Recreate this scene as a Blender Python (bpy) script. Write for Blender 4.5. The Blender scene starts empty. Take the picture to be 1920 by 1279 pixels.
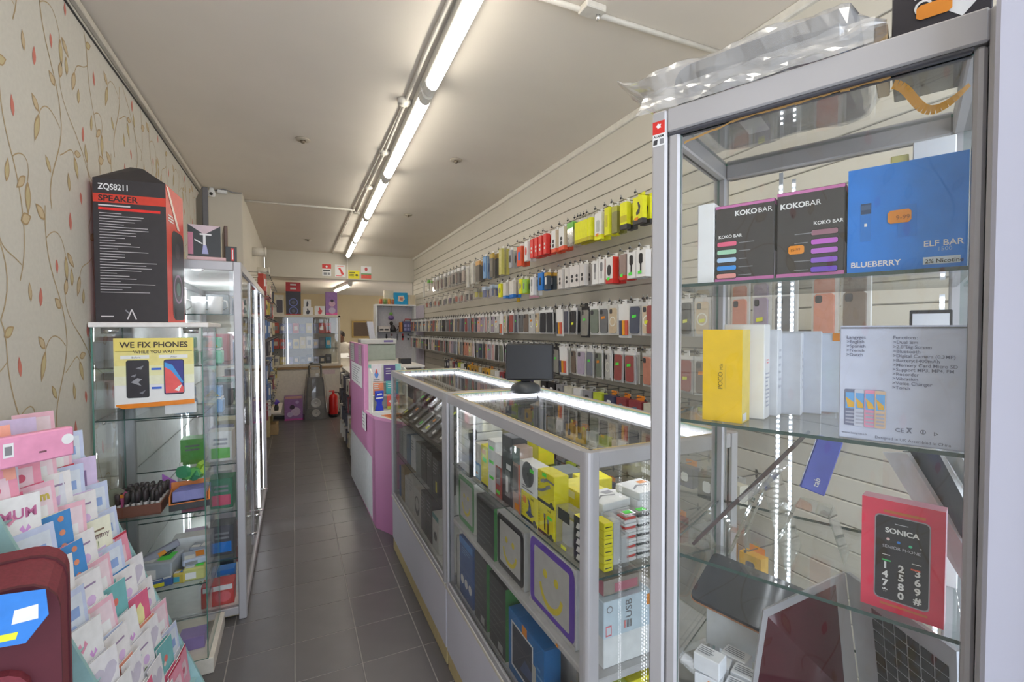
import bpy, math, random
from mathutils import Vector, Matrix

# ------------------------------------------------------------------ camera, daylight, exposure
scene = bpy.context.scene
C = scene.collection
R = random.Random(11)
PI = math.pi
F_PX, YAW, PITCH, ROLL, CAM_H = 870.34, .4393, -.0256, .0018, 1.634

def cam_axes():
    cy, sy = math.cos(YAW), math.sin(YAW)
    w = Vector((sy * math.cos(PITCH), cy * math.cos(PITCH), math.sin(PITCH)))
    r = Vector((cy, -sy, 0)); d = -(r.cross(w))
    c, s = math.cos(ROLL), math.sin(ROLL)
    return c * r + s * d, -s * r + c * d, w
CR, CD, CW = cam_axes()
CAM = Vector((0, 0, CAM_H))
cam_data = bpy.data.cameras.new('camera')
cam_data.sensor_fit = 'HORIZONTAL'; cam_data.sensor_width = 36
cam_data.lens = 36 * F_PX / 1920; cam_data.clip_start = .02; cam_data.clip_end = 100
cam = bpy.data.objects.new('camera', cam_data); C.objects.link(cam)
m = Matrix((CR, -CD, -CW)).transposed().to_4x4(); m.translation = CAM
cam.matrix_world = m
scene.camera = cam

world = bpy.data.worlds.new('world'); scene.world = world; world.use_nodes = True
bg = world.node_tree.nodes['Background']
bg.inputs[0].default_value = (.79, .87, 1.0, 1); bg.inputs[1].default_value = 2.7   # overcast daylight coming through the open shop front

vs = scene.view_settings
scene.display_settings.display_device = 'sRGB'
vs.view_transform = 'Standard'; vs.look = 'None'; vs.exposure = 0.6; vs.gamma = 1; vs.use_curve_mapping = False
cy_ = scene.cycles
cy_.max_bounces = 8; cy_.diffuse_bounces = 4; cy_.glossy_bounces = 3; cy_.transmission_bounces = 4
cy_.transparent_max_bounces = 40; cy_.caustics_reflective = False; cy_.caustics_refractive = False
cy_.sample_clamp_indirect = 4.0; cy_.use_denoising = True
TUBE_STRENGTH = 12.0
LED_STRENGTH = 7.0

def at(x, y, X=None, Y=None, Z=None):
    """point of the room seen at photograph pixel x,y on the plane X=, Y= or Z="""
    v = (x - 960) / F_PX * CR + (y - 639.5) / F_PX * CD + CW
    if Z is not None: t = (Z - CAM_H) / v.z
    elif X is not None: t = X / v.x
    else: t = Y / v.y
    return CAM + t * v

# ------------------------------------------------------------------ materials
def lin(c):
    c = c / 255
    return c / 12.92 if c <= .04045 else ((c + .055) / 1.055) ** 2.4
GAIN = 1.2
MATS = {}
def mat(rgb, rough=.5, metal=0, em=0, gain=GAIN, vary=.06, scale=30, bump=0, spec=.5, rnd=0):
    key = (rgb, rough, metal, em, gain, vary, scale, bump, spec, rnd)
    if key in MATS: return MATS[key]
    M = bpy.data.materials.new('m_%d' % len(MATS)); M.use_nodes = True
    nt = M.node_tree; p = nt.nodes['Principled BSDF']; L = nt.links
    col = [min(lin(v) * gain, .9) for v in rgb]
    p.inputs['Base Color'].default_value = (*col, 1)
    p.inputs['Roughness'].default_value = rough; p.inputs['Metallic'].default_value = metal
    p.inputs['Specular IOR Level'].default_value = spec
    if em:
        p.inputs['Emission Color'].default_value = (*[lin(v) for v in rgb], 1)
        p.inputs['Emission Strength'].default_value = em
    if vary:
        tc = nt.nodes.new('ShaderNodeTexCoord'); nz = nt.nodes.new('ShaderNodeTexNoise')
        nz.inputs['Scale'].default_value = scale; nz.inputs['Detail'].default_value = 4
        L.new(tc.outputs['Object'], nz.inputs['Vector'])
        mr = nt.nodes.new('ShaderNodeMapRange')
        mr.inputs[1].default_value = .3; mr.inputs[2].default_value = .7
        mr.inputs[3].default_value = 1 - vary; mr.inputs[4].default_value = 1 + vary
        L.new(nz.outputs['Fac'], mr.inputs[0])
        vm = nt.nodes.new('ShaderNodeVectorMath'); vm.operation = 'SCALE'
        vm.inputs[0].default_value = col
        src = mr.outputs[0]
        if rnd:
            oi = nt.nodes.new('ShaderNodeObjectInfo'); m2 = nt.nodes.new('ShaderNodeMapRange')
            m2.inputs[3].default_value = 1 - rnd; m2.inputs[4].default_value = 1 + rnd
            L.new(oi.outputs['Random'], m2.inputs[0])
            mm = nt.nodes.new('ShaderNodeMath'); mm.operation = 'MULTIPLY'
            L.new(src, mm.inputs[0]); L.new(m2.outputs[0], mm.inputs[1]); src = mm.outputs[0]
        L.new(src, vm.inputs['Scale']); L.new(vm.outputs[0], p.inputs['Base Color'])
        if bump:
            bp = nt.nodes.new('ShaderNodeBump'); bp.inputs['Strength'].default_value = bump; bp.inputs['Distance'].default_value = .002
            L.new(nz.outputs['Fac'], bp.inputs['Height']); L.new(bp.outputs[0], p.inputs['Normal'])
    MATS[key] = M
    return M

def glass_mat(tint=(.975, .99, .985), refl=1.0, f0=.04, haze=0.0, hazecol=(.9, .95, .95), rough=0.0):
    key = ('glass', tint, refl, f0, haze, hazecol, rough)
    if key in MATS: return MATS[key]
    M = bpy.data.materials.new('glass_%d' % len(MATS)); M.use_nodes = True
    nt = M.node_tree; nt.nodes.clear(); L = nt.links
    out = nt.nodes.new('ShaderNodeOutputMaterial'); mx = nt.nodes.new('ShaderNodeMixShader')
    tr = nt.nodes.new('ShaderNodeBsdfTransparent'); tr.inputs[0].default_value = (*tint, 1)
    gl = nt.nodes.new('ShaderNodeBsdfGlossy'); gl.inputs['Roughness'].default_value = rough
    lw = nt.nodes.new('ShaderNodeLayerWeight'); lw.inputs[0].default_value = .5
    pw = nt.nodes.new('ShaderNodeMath'); pw.operation = 'POWER'; pw.inputs[1].default_value = 5
    ma = nt.nodes.new('ShaderNodeMath'); ma.operation = 'MULTIPLY_ADD'
    ma.inputs[1].default_value = (1 - f0) * refl; ma.inputs[2].default_value = f0 * refl
    L.new(lw.outputs['Facing'], pw.inputs[0]); L.new(pw.outputs[0], ma.inputs[0]); L.new(ma.outputs[0], mx.inputs[0])
    first = tr.outputs[0]
    if haze:
        df = nt.nodes.new('ShaderNodeBsdfDiffuse'); df.inputs[0].default_value = (*hazecol, 1)
        m0 = nt.nodes.new('ShaderNodeMixShader'); m0.inputs[0].default_value = haze
        L.new(tr.outputs[0], m0.inputs[1]); L.new(df.outputs[0], m0.inputs[2]); first = m0.outputs[0]
    L.new(first, mx.inputs[1]); L.new(gl.outputs[0], mx.inputs[2]); L.new(mx.outputs[0], out.inputs[0])
    MATS[key] = M
    return M

WHITE = mat((228, 226, 222), .45); PAPER = mat((235, 233, 230), .6, vary=.02)
ALU = mat((178, 176, 178), .42, .3, gain=1.15, vary=.03, scale=8); CHROME = mat((200, 200, 205), .18, .95, gain=1.6, vary=0)
BLACK = mat((38, 37, 40), .45, gain=1.0); DARK = mat((62, 61, 64), .5, gain=1.1); GREY = mat((130, 130, 134), .5)
GLASS = glass_mat(tint=(.99, .996, .993)); GEDGE = mat((95, 150, 135), .15, gain=1.0, vary=0)
SHELFGLASS = glass_mat(tint=(.98, .993, .987)); GEDGE_D = mat((60, 82, 78), .15, gain=1.0, vary=0)
WRAP = glass_mat(tint=(.97, .97, .97), refl=1.6, f0=.07, haze=.13, hazecol=(.95, .95, .95), rough=.12)
BAGF = glass_mat(tint=(.97, .97, .97), refl=1.8, f0=.08, haze=.30, hazecol=(.85, .86, .88), rough=.15)
ORANGE = mat((245, 140, 45), .6); LIME = mat((90, 235, 80), .6); YELLOW = mat((235, 228, 40), .55); NEONY = mat((220, 235, 60), .6)
WOOD = mat((150, 120, 80), .5); BEIGE = mat((190, 172, 125), .5); CARD = mat((178, 150, 110), .7)
PINK = mat((205, 115, 180), .5); PALEPINK = mat((225, 175, 200), .5); LED = mat((238, 242, 255), .4, em=LED_STRENGTH, vary=0)
RED = mat((205, 50, 45), .45); BLUE = mat((40, 120, 205), .45); TEAL = mat((70, 165, 190), .5)

# ------------------------------------------------------------------ mesh builder
class MB:
    def __init__(s, M=None):
        s.v = []; s.f = []; s.m = []; s.mats = []; s.M = M; s.sm = []
    def mi(s, mt):
        if mt not in s.mats: s.mats.append(mt)
        return s.mats.index(mt)
    def add(s, vs_, fs, mt, smooth=False):
        b = len(s.v)
        for p in vs_:
            p = Vector(p)
            s.v.append(s.M @ p if s.M else p)
        for i, f in enumerate(fs):
            s.f.append([b + k for k in f]); s.m.append(s.mi(mt[i] if isinstance(mt, (list, tuple)) else mt)); s.sm.append(smooth)
        return s
    def box(s, x0, y0, z0, x1, y1, z1, mt, side=None):
        """side: material of the four faces other than front/back (used for glass edges)"""
        vs_ = [(x0, y0, z0), (x1, y0, z0), (x1, y1, z0), (x0, y1, z0), (x0, y0, z1), (x1, y0, z1), (x1, y1, z1), (x0, y1, z1)]
        fs = [(0, 3, 2, 1), (4, 5, 6, 7), (0, 1, 5, 4), (1, 2, 6, 5), (2, 3, 7, 6), (3, 0, 4, 7)]
        if side is not None:
            d = (x1 - x0, y1 - y0, z1 - z0); k = d.index(min(d))
            big = {0: (3, 5), 1: (2, 4), 2: (0, 1)}[k]
            mt = [mt if i in big else side for i in range(6)]
        return s.add(vs_, fs, mt)
    def cbox(s, x0, y0, z0, x1, y1, z1, mt, b=.002):
        """box with chamfered edges"""
        vs_ = []; 
        for (X, ix) in ((x0, 1), (x1, -1)):
            for (Y, iy) in ((y0, 1), (y1, -1)):
                for (Z, iz) in ((z0, 1), (z1, -1)):
                    vs_ += [(X, Y + iy * b, Z + iz * b), (X + ix * b, Y, Z + iz * b), (X + ix * b, Y + iy * b, Z)]
        idx = lambda i, j, k, a: ((i * 2 + j) * 2 + k) * 3 + a
        fs = []
        for i in (0, 1):
            q = [idx(i, 0, 0, 0), idx(i, 1, 0, 0), idx(i, 1, 1, 0), idx(i, 0, 1, 0)]; fs.append(q if i else q[::-1])
            q = [idx(0, i, 0, 1), idx(1, i, 0, 1), idx(1, i, 1, 1), idx(0, i, 1, 1)]; fs.append(q[::-1] if i else q)
            q = [idx(0, 0, i, 2), idx(1, 0, i, 2), idx(1, 1, i, 2), idx(0, 1, i, 2)]; fs.append(q if i else q[::-1])
        for i in (0, 1):
            for j in (0, 1):
                flip = (i + j) % 2
                q = [idx(i, j, 0, 0), idx(i, j, 0, 1), idx(i, j, 1, 1), idx(i, j, 1, 0)]; fs.append(q if not flip else q[::-1])
                q = [idx(i, 0, j, 0), idx(i, 1, j, 0), idx(i, 1, j, 2), idx(i, 0, j, 2)]; fs.append(q if flip else q[::-1])
                q = [idx(0, i, j, 1), idx(1, i, j, 1), idx(1, i, j, 2), idx(0, i, j, 2)]; fs.append(q if not flip else q[::-1])
                for k in (0, 1):
                    t = [idx(i, j, k, 0), idx(i, j, k, 1), idx(i, j, k, 2)]
                    fs.append(t if (i + j + k) % 2 else t[::-1])
        return s.add(vs_, fs, mt)
    def poly(s, pts, mt):
        return s.add(pts, [tuple(range(len(pts)))], mt)
    def prism(s, pts, h0, h1, mt, cap=None, plane='XZ', smooth=False):
        """outline pts (a,b) extruded; plane XZ: a=x b=z along y; XY: along z; YZ: along x"""
        n = len(pts)
        P = {'XZ': lambda a, b, h: (a, h, b), 'XY': lambda a, b, h: (a, b, h), 'YZ': lambda a, b, h: (h, a, b)}[plane]
        s.add([P(a, b, h0) for a, b in pts] + [P(a, b, h1) for a, b in pts], [(i, (i + 1) % n, n + (i + 1) % n, n + i) for i in range(n)], mt, smooth)
        cm = cap or mt
        s.add([P(a, b, h0) for a, b in pts], [tuple(range(n))[::-1]], cm)
        s.add([P(a, b, h1) for a, b in pts], [tuple(range(n))], cm)
        return s
    def tube(s, pts, r, mt, n=6, cap=True):
        pts = [Vector(p) for p in pts]; rings = []
        for i, p in enumerate(pts):
            t = (pts[min(i + 1, len(pts) - 1)] - pts[max(i - 1, 0)])
            t = t.normalized() if t.length else Vector((0, 0, 1))
            up = Vector((0, 0, 1)) if abs(t.z) < .9 else Vector((1, 0, 0))
            a = t.cross(up).normalized(); b = a.cross(t)
            rr = r[i] if isinstance(r, (list, tuple)) else r
            rings += [p + rr * (math.cos(2 * PI * k / n) * a + math.sin(2 * PI * k / n) * b) for k in range(n)]
        fs = [(i * n + k, i * n + (k + 1) % n, (i + 1) * n + (k + 1) % n, (i + 1) * n + k) for i in range(len(pts) - 1) for k in range(n)]
        if cap: fs += [tuple(range(n))[::-1], tuple(range((len(pts) - 1) * n, len(pts) * n))]
        return s.add(rings, fs, mt, True)
    def lathe(s, prof, mt, n=20, cx=0, cy=0, smooth=True):
        vs_ = [(cx + r * math.cos(2 * PI * k / n), cy + r * math.sin(2 * PI * k / n), z) for r, z in prof for k in range(n)]
        fs = [(i * n + k, i * n + (k + 1) % n, (i + 1) * n + (k + 1) % n, (i + 1) * n + k) for i in range(len(prof) - 1) for k in range(n)]
        if prof[0][0] > 1e-5: fs.append(tuple(range(n))[::-1])
        if prof[-1][0] > 1e-5: fs.append(tuple(range((len(prof) - 1) * n, len(prof) * n)))
        return s.add(vs_, fs, mt, smooth)
    def mesh(s, name):
        me = bpy.data.meshes.new(name)
        me.from_pydata([tuple(v) for v in s.v], [], s.f)
        for mt in s.mats: me.materials.append(mt)
        me.polygons.foreach_set('material_index', s.m)
        me.polygons.foreach_set('use_smooth', s.sm)
        me.validate(); me.update()
        return me
    def build(s, name, parent=None, loc=(0, 0, 0), rot=(0, 0, 0)):
        return put(name, s.mesh(name), parent, loc, rot)

def put(name, data, parent=None, loc=(0, 0, 0), rot=(0, 0, 0)):
    o = bpy.data.objects.new(name, data); C.objects.link(o)
    o.location = loc; o.rotation_euler = rot
    if parent: o.parent = parent
    return o
def tag(o, label, cat, group=None):
    o['label'] = label; o['category'] = cat
    if group: o['group'] = group
    return o
def thing(name, label, cat, loc=(0, 0, 0), rz=0, group=None, rot=None):
    return tag(put(name, None, None, loc, rot or (0, 0, rz)), label, cat, group)
def struct(o):
    o['kind'] = 'structure'; return o
def stuff(o):
    o['kind'] = 'stuff'; return o
def dup(o, loc, rz=None, label=None, group=None, rot=None):
    c = o.copy(); C.objects.link(c); c.location = loc
    if rz is not None: c.rotation_euler = (0, 0, rz)
    if rot is not None: c.rotation_euler = rot
    if label: c['label'] = label
    if group: c['group'] = group
    for ch in KIDS.get(o.name, ()):
        d = ch.copy(); C.objects.link(d); d.parent = c
        for g in KIDS.get(ch.name, ()):
            e = g.copy(); C.objects.link(e); e.parent = d
    return c
KIDS = {}
def kid(parent, o):
    KIDS.setdefault(parent.name, []).append(o); return o

def text(name, s, size, mt, parent=None, loc=(0, 0, 0), rot=(0, 0, 0), bold=0, align='LEFT', sx=1, shear=0, ls=1):
    cu = bpy.data.curves.new(name, 'FONT'); cu.body = s; cu.size = size; cu.offset = bold * size
    cu.align_x = align; cu.align_y = 'TOP_BASELINE'; cu.resolution_u = 3; cu.shear = shear; cu.space_line = ls
    tmp = bpy.data.objects.new('tmp', cu); me = bpy.data.meshes.new_from_object(tmp)
    bpy.data.objects.remove(tmp); bpy.data.curves.remove(cu)
    me.materials.clear(); me.materials.append(mt); me.name = name
    o = put(name, me, parent, loc, rot); o.scale = (sx, 1, 1)
    return o

# faces of a box w x d x h standing on z=0, centred: position and rotation for flat print
DIM = {}
def face(dim, f, u, v, off=.0007):
    w, d, h = dim
    if f == 'F': return (-w / 2 + u * w, -d / 2 - off, v * h), (PI / 2, 0, 0), (w, h)
    if f == 'R': return (w / 2 + off, -d / 2 + u * d, v * h), (PI / 2, 0, PI / 2), (d, h)
    if f == 'L': return (-w / 2 - off, d / 2 - u * d, v * h), (PI / 2, 0, -PI / 2), (d, h)
    if f == 'B': return (w / 2 - u * w, d / 2 + off, v * h), (PI / 2, 0, PI), (w, h)
    return (-w / 2 + u * w, -d / 2 + v * d, h + off), (0, 0, 0), (w, d)
def ftext(box, f, u, v, s, size, mt, bold=0, align='LEFT', name='lettering', off=.0012, sx=1, turn=0, shear=0, ls=1):
    loc, rot, _ = face(DIM[box.name], f, u, v, off)
    o = text(name, s, size, mt, box, loc, rot, bold, align, sx, shear, ls)
    if turn:
        o.rotation_mode = 'QUATERNION'
        from mathutils import Euler, Quaternion
        o.rotation_quaternion = Euler(rot).to_quaternion() @ Quaternion((0, 0, 1), turn)
    return o
def fshape(box, f, polys, name, off=.0007):
    """polys: list of (points in fractions of the face, material); one flat printed part"""
    dim = DIM[box.name]; loc, rot, (w, h) = face(dim, f, 0, 0, off)
    mb = MB()
    for i, (pts, mt) in enumerate(polys):
        mb.poly([(u * w, v * h, i * .00015) for u, v in pts], mt)
    return mb.build(name, box, loc, rot)
def rc(u0, v0, u1, v1): return [(u0, v0), (u1, v0), (u1, v1), (u0, v1)]
def rrc(u0, v0, u1, v1, r, asp=1, n=4):
    """rounded rectangle, r in u units, asp = width/height of the face"""
    out = []
    for (cx, cy, a0) in ((u1 - r, v0 + r * asp, -PI / 2), (u1 - r, v1 - r * asp, 0), (u0 + r, v1 - r * asp, PI / 2), (u0 + r, v0 + r * asp, PI)):
        for k in range(n + 1):
            a = a0 + k * PI / 2 / n; out.append((cx + r * math.cos(a), cy + r * asp * math.sin(a)))
    return out
def circ(u, v, r, asp=1, n=16): return [(u + r * math.cos(2 * PI * k / n), v + r * asp * math.sin(2 * PI * k / n)) for k in range(n)]
def tagshape(u0, v0, u1, v1):
    k = (u1 - u0) * .12; vm = (v0 + v1) / 2; dv = (v1 - v0) * .18
    return [(u0 + k, v0), (u1 - k, v0), (u1, v0 + dv), (u1, v1 - dv), (u1 - k, v1), (u0 + k, v1), (u0, v1 - dv), (u0, v0 + dv)]
def carton(name, label, cat, w, d, h, mt, loc, rz=0, group=None, rot=None, top=None, sidem=None, b=.0015, parent=None):
    mb = MB()
    if top or sidem:
        sm = sidem or mt; tm = top or mt
        mb.box(-w / 2, -d / 2, 0, w / 2, d / 2, h, [mt, tm, mt, sm, mt, sm])
    else: mb.cbox(-w / 2, -d / 2, 0, w / 2, d / 2, h, mt, min(b, w / 5, d / 5, h / 5))
    o = mb.build(name, parent, loc, rot or (0, 0, rz))
    DIM[o.name] = (w, d, h)
    if label: tag(o, label, cat, group)
    return o
def bars(n, u0, u1, v0, v1, mt, seed=0, fill=.35, lens=(.5, 1)):
    """lines of print too small to read"""
    rr = random.Random(seed); out = []
    for i in range(n):
        v = v1 - (i + .5) * (v1 - v0) / n; t = (v1 - v0) / n * fill / 2
        out.append((rc(u0, v - t, u0 + (u1 - u0) * rr.uniform(*lens), v + t), mt))
    return out
ORD = 'first second third fourth fifth sixth seventh eighth ninth tenth eleventh twelfth thirteenth fourteenth fifteenth sixteenth seventeenth eighteenth nineteenth'.split()
TENS = {2: 'twent', 3: 'thirt', 4: 'fort', 5: 'fift', 6: 'sixt', 7: 'sevent', 8: 'eight', 9: 'ninet'}
def nth(i):
    """i from 1"""
    if i < 20: return ORD[i - 1]
    t, u = divmod(i, 10)
    return TENS[t] + ('ieth' if u == 0 else 'y-' + ORD[u - 1])
# ------------------------------------------------------------------ room
GROUT = mat((150, 145, 140), .8); 
TILE = mat((100, 97, 98), .33, gain=1.1, vary=.05, scale=9, rnd=.05)
mb = MB(); mb.box(-1.2, -1.6, -.12, 2.6, 13.4, -.0042, TILE); mb.box(-.915, 1.13, -.05, 2.085, 9.84, -.002, GROUT)
floor = struct(mb.build('floor'))
TS = .3
tile_mesh = MB().cbox(.0025, .0025, -.006, TS - .0025, TS - .0025, 0, TILE, .0012).mesh('tile')
for u in range(-3, 7):
    for v in range(-5, 24):
        put('tile', tile_mesh, floor, (-.0147 + TS * u, 2.634 + TS * v, 0))
CEILM = mat((222, 214, 202), .8, gain=1.12, vary=.025, scale=2)
WALLW = mat((205, 199, 186), .7, gain=1.1, vary=.02, scale=3)
BACKW = mat((218, 202, 168), .8, gain=1.15, vary=.03, scale=2)
struct(MB().box(-.95, -1.5, 3.0, 2.5, 9.1, 3.1, CEILM).build('ceiling'))
struct(MB().box(-.95, 9.1, 2.555, 3.2, 13.3, 2.65, CEILM).build('ceiling_rear'))
struct(MB().box(-.43, 8.94, 2.545, 2.3, 9.12, 3.0, WALLW).build('beam'))
seam = struct(MB().box(.895, 8.931, 2.55, .905, 8.941, 3.0, mat((225, 222, 215), .6)).build('trim_4'))
struct(MB().box(-.95, 13.1, 0, 3.2, 13.2, 2.6, BACKW).build('wall_back'))
struct(MB().box(3.0, 9.12, 0, 3.2, 13.1, 2.6, BACKW).build('wall_rear_right'))
struct(MB().box(2.27, 9.0, 0, 3.2, 9.12, 2.6, BACKW).build('wall_rear_return'))
struct(MB().box(-.95, 5.36, 0, -.45, 13.1, 3.0, WALLW).build('wall_rear_left'))

# wallpapered left wall: flat printed vines
WP = mat((202, 198, 188), .8, gain=1.03, vary=.03, scale=60, bump=.3)
wl = struct(MB().box(-.95, -1.5, 0, -.80, 5.36, 3.0, WP).build('wall_left'))
STEM = mat((170, 150, 116), .8, gain=1.1); LEAF = mat((186, 172, 132), .8, gain=1.1); LEAF2 = mat((190, 172, 140), .8, gain=1.1)
BUD = mat((196, 118, 104), .8, gain=1.1); DARKLEAF = mat((166, 142, 106), .8, gain=1.1)
def bez(p0, p1, p2, p3, n=10):
    out = []
    for i in range(n + 1):
        t = i / n; a = (1 - t) ** 3; b = 3 * t * (1 - t) ** 2; c = 3 * t * t * (1 - t); d = t ** 3
        out.append((a * p0[0] + b * p1[0] + c * p2[0] + d * p3[0], a * p0[1] + b * p1[1] + c * p2[1] + d * p3[1]))
    return out
def vine(mb, oy, oz, lim):
    """one repeat of the print, .53 wide (along Y) by .64 high, at oy, oz"""
    X0 = -.7994
    S = 1.3
    def ok(pts): return all(lim[0] < p[0] < lim[1] and lim[2] < p[1] < lim[3] for p in pts)
    def stem(pts, w=.0035):
        w *= 1.5
        q = []
        for i, p in enumerate(pts):
            a = pts[max(i - 1, 0)]; b = pts[min(i + 1, len(pts) - 1)]
            l = math.hypot(b[0] - a[0], b[1] - a[1]) or 1
            nx, ny = -(b[1] - a[1]) / l * w / 2, (b[0] - a[0]) / l * w / 2
            q.append(((p[0] * S + nx + oy, p[1] * S + ny + oz), (p[0] * S - nx + oy, p[1] * S - ny + oz)))
        for i in range(len(q) - 1):
            f = [q[i][0], q[i][1], q[i + 1][1], q[i + 1][0]]
            if ok(f): mb.poly([(X0, y, z) for y, z in f], STEM)
    def leaf(y, z, ang, L_, w, kind=0):
        L_ *= 1.35; w *= 1.4 if kind < 2 else 1.7
        for k, (s, mt) in enumerate(((1, DARKLEAF if kind < 2 else BUD), (.72, LEAF if kind == 0 else (LEAF2 if kind == 1 else BUD)))):
            pts = []
            for t, ww in ((0, 0), (.12, .5), (.3, .9), (.5, 1), (.72, .7), (.9, .28), (1, 0), (.9, -.28), (.72, -.7), (.5, -1), (.3, -.9), (.12, -.5)):
                a = (t - .5) * L_ * (s if k else 1) + .5 * L_; b = ww * w / 2 * s
                pts.append((oy + y * S + a * math.cos(ang) - b * math.sin(ang), oz + z * S + a * math.sin(ang) + b * math.cos(ang)))
            if ok(pts): mb.poly([(X0 + .0002 * (k + 1), p, q) for p, q in pts], mt)
    stem(bez((.10, 0), (.06, .10), (.20, .18), (.17, .30)), .005); stem(bez((.17, .30), (.15, .42), (.04, .45), (.06, .64)), .0045)
    stem(bez((.36, 0), (.44, .12), (.36, .22), (.24, .30)), .004); stem(bez((.24, .30), (.20, .33), (.17, .36), (.17, .40)), .003)
    stem(bez((.45, .10), (.50, .20), (.47, .33), (.42, .42)), .004); stem(bez((.42, .42), (.36, .54), (.40, .58), (.36, .64)), .004)
    stem(bez((.16, .17), (.22, .20), (.24, .23), (.26, .20)), .003); stem(bez((.165, .25), (.10, .30), (.06, .28), (.04, .24)), .003)
    stem(bez((.43, .40), (.48, .44), (.52, .42), (.50, .36)), .003); stem(bez((.06, .55), (.12, .60), (.16, .58), (.18, .52)), .003)
    stem(bez((.38, .54), (.33, .50), (.30, .52), (.28, .47)), .003); stem(bez((.46, .14), (.40, .17), (.37, .16), (.36, .21)), .003)
    for y, z, a, L_, w, k in ((.26, .20, -1.2, .07, .026, 0), (.26, .21, .2, .05, .022, 1), (.04, .24, -1.9, .085, .026, 0), (.04, .245, 2.4, .05, .024, 1),
                              (.18, .52, -1.5, .08, .024, 0), (.19, .53, -.7, .06, .024, 1), (.50, .36, -1.6, .085, .028, 0), (.49, .37, -2.4, .06, .022, 1),
                              (.28, .47, -1.9, .07, .026, 1), (.36, .21, 1.8, .06, .022, 0), (.17, .40, 1.3, .055, .026, 1), (.10, .10, 2.2, .05, .02, 0),
                              (.46, .25, .4, .055, .03, 1), (.06, .60, 2.6, .06, .03, 1), (.37, .60, .5, .05, .024, 0), (.14, .36, 2.5, .045, .026, 1),
                              (.33, .27, 1.5, .05, .016, 2), (.02, .36, 1.5, .05, .015, 2), (.22, .60, 1.6, .055, .016, 2), (.44, .50, 1.7, .05, .014, 2),
                              (.12, .50, -1.5, .04, .013, 2), (.30, .10, -1.4, .04, .014, 2), (.40, .33, 1.4, .06, .02, 0), (.22, .43, 1.6, .055, .022, 0),
                              (.30, .38, 1.45, .05, .02, 0), (.50, .05, 1.7, .05, .018, 1), (.22, .08, 1.7, .055, .02, 0)):
        leaf(y, z, a, L_, w, k)
vm = MB(); lim = (-1.4, 5.3, .02, 2.93)
for i in range(10):
    for j in range(5):
        vine(vm, -1.3 + i * .689, j * .832 - (.416 if i % 2 else 0), lim)
vm.build('wallpaper_print', wl)

# right wall: slat boards with recessed grooves
WX0, WY0, WK = 1.955, 2.163, .0225
def wx(y): return WX0 + WK * (y - WY0)
ang = math.atan(WK)
SLAT = mat((205, 200, 188), .45, gain=1.1, vary=.02, scale=3); GROOVE = mat((150, 146, 138), .7, gain=1.1)
mw = Matrix.Translation((wx(-1.5), -1.5, 0)) @ Matrix.Rotation(-ang, 4, 'Z')
wr = struct(MB(mw).box(.008, 0, 0, .15, 10.62, 3.0, GROOVE).build('wall_right'))
LW = 10.47
for k in range(29):
    z1 = 2.757 - .0945 * k; z0 = z1 - .0895
    if z0 < .02: break
    MB(mw).cbox(0, .0, z0, .014, LW, z1, SLAT, .003).build('slat', wr)
MB(mw).cbox(0, 0, 2.765, .014, LW, 2.985, SLAT, .003).build('top_board', wr)
struct(MB(mw).cbox(-.022, 0, 2.955, .013, LW, 3.0, mat((222, 218, 208), .5, gain=1.1), .006).build('trim_1'))
# trunking and cable along the left wall and ceiling
struct(MB().cbox(-.80, -1.2, 2.955, -.775, 5.36, 2.985, mat((190, 184, 172), .6), .004).build('trim_2'))
cb = MB().tube([(-.797, -.5, 2.93), (-.796, 1.5, 2.935), (-.797, 2.6, 2.928), (-.796, 3.5, 2.94), (-.797, 4.6, 2.935), (-.797, 5.3, 2.94)], .005, BLACK, 6).build('wall_cable')
tag(cb, 'black cable run under the ceiling along the wallpapered wall', 'cable')
# shop front mullion close to the camera on the right
FR = mat((178, 178, 192), .5, .1, gain=1.1, vary=.02, scale=5); FR2 = mat((205, 212, 225), .4, gain=1.1, vary=.02)
mull = Matrix.Translation((.7371, .2551, 0)) @ Matrix.Rotation(math.atan2(-.945, .327), 4, 'Z')
t3 = struct(MB(mull).cbox(0, 0, 0, .052, .05, 3.0, FR, .004).build('trim_3'))
MB(mull).cbox(.052, -.012, 0, .16, .05, 3.0, FR2, .005).build('glazing_bead', t3)
struct(MB(mull).cbox(.16, -.012, 0, 1.6, .05, .6, FR, .005).build('wall_front'))

# ------------------------------------------------------------------ strip lights along the ceiling
TUBE = mat((255, 248, 234), .4, em=TUBE_STRENGTH, vary=0); FIT = mat((225, 222, 214), .5)
def tx(y): return .66 + .0325 * (y - 1.73)
segs = [(-.72, .70), (.89, 2.445), (2.625, 4.01), (4.18, 5.58), (5.74, 7.14), (7.30, 8.70)]
def batten(y0, y1, z, x0, x1, label, TUBE=TUBE):
    L_ = y1 - y0; a = -math.atan2(x1 - x0, L_)
    t = thing('strip_light', label, 'light', (x0, y0, z - .035), a, 'strip lights on the ceiling')
    MB().cbox(-.040, -.08, -.022, .040, L_ + .08, .034, FIT, .004).build('batten_body', t)
    half = [(.034 * math.cos(k * PI / 8), .034 * math.sin(k * PI / 8)) for k in range(9)]
    prof = [(x, -.022 - s * 1.15) for x, s in half]
    d = MB().prism(prof, .0, L_, TUBE, smooth=False).build('diffuser', t)
    prof2 = [(x * 1.02, -.02 - s * 1.2) for x, s in [(.034 * math.cos(k * PI / 8), .034 * math.sin(k * PI / 8)) for k in range(9)]]
    for yy in (-.075, L_):
        MB().prism(prof2, yy, yy + .075, FIT).build('end_cap', t)
    return t
names = ['strip light nearest the shop front, mostly above the camera', 'bright strip light cut by the top of the view', 'second lit strip light along the ceiling row',
         'third lit strip light along the ceiling row', 'fourth lit strip light along the ceiling row', 'last strip light of the row, just before the beam']
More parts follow.
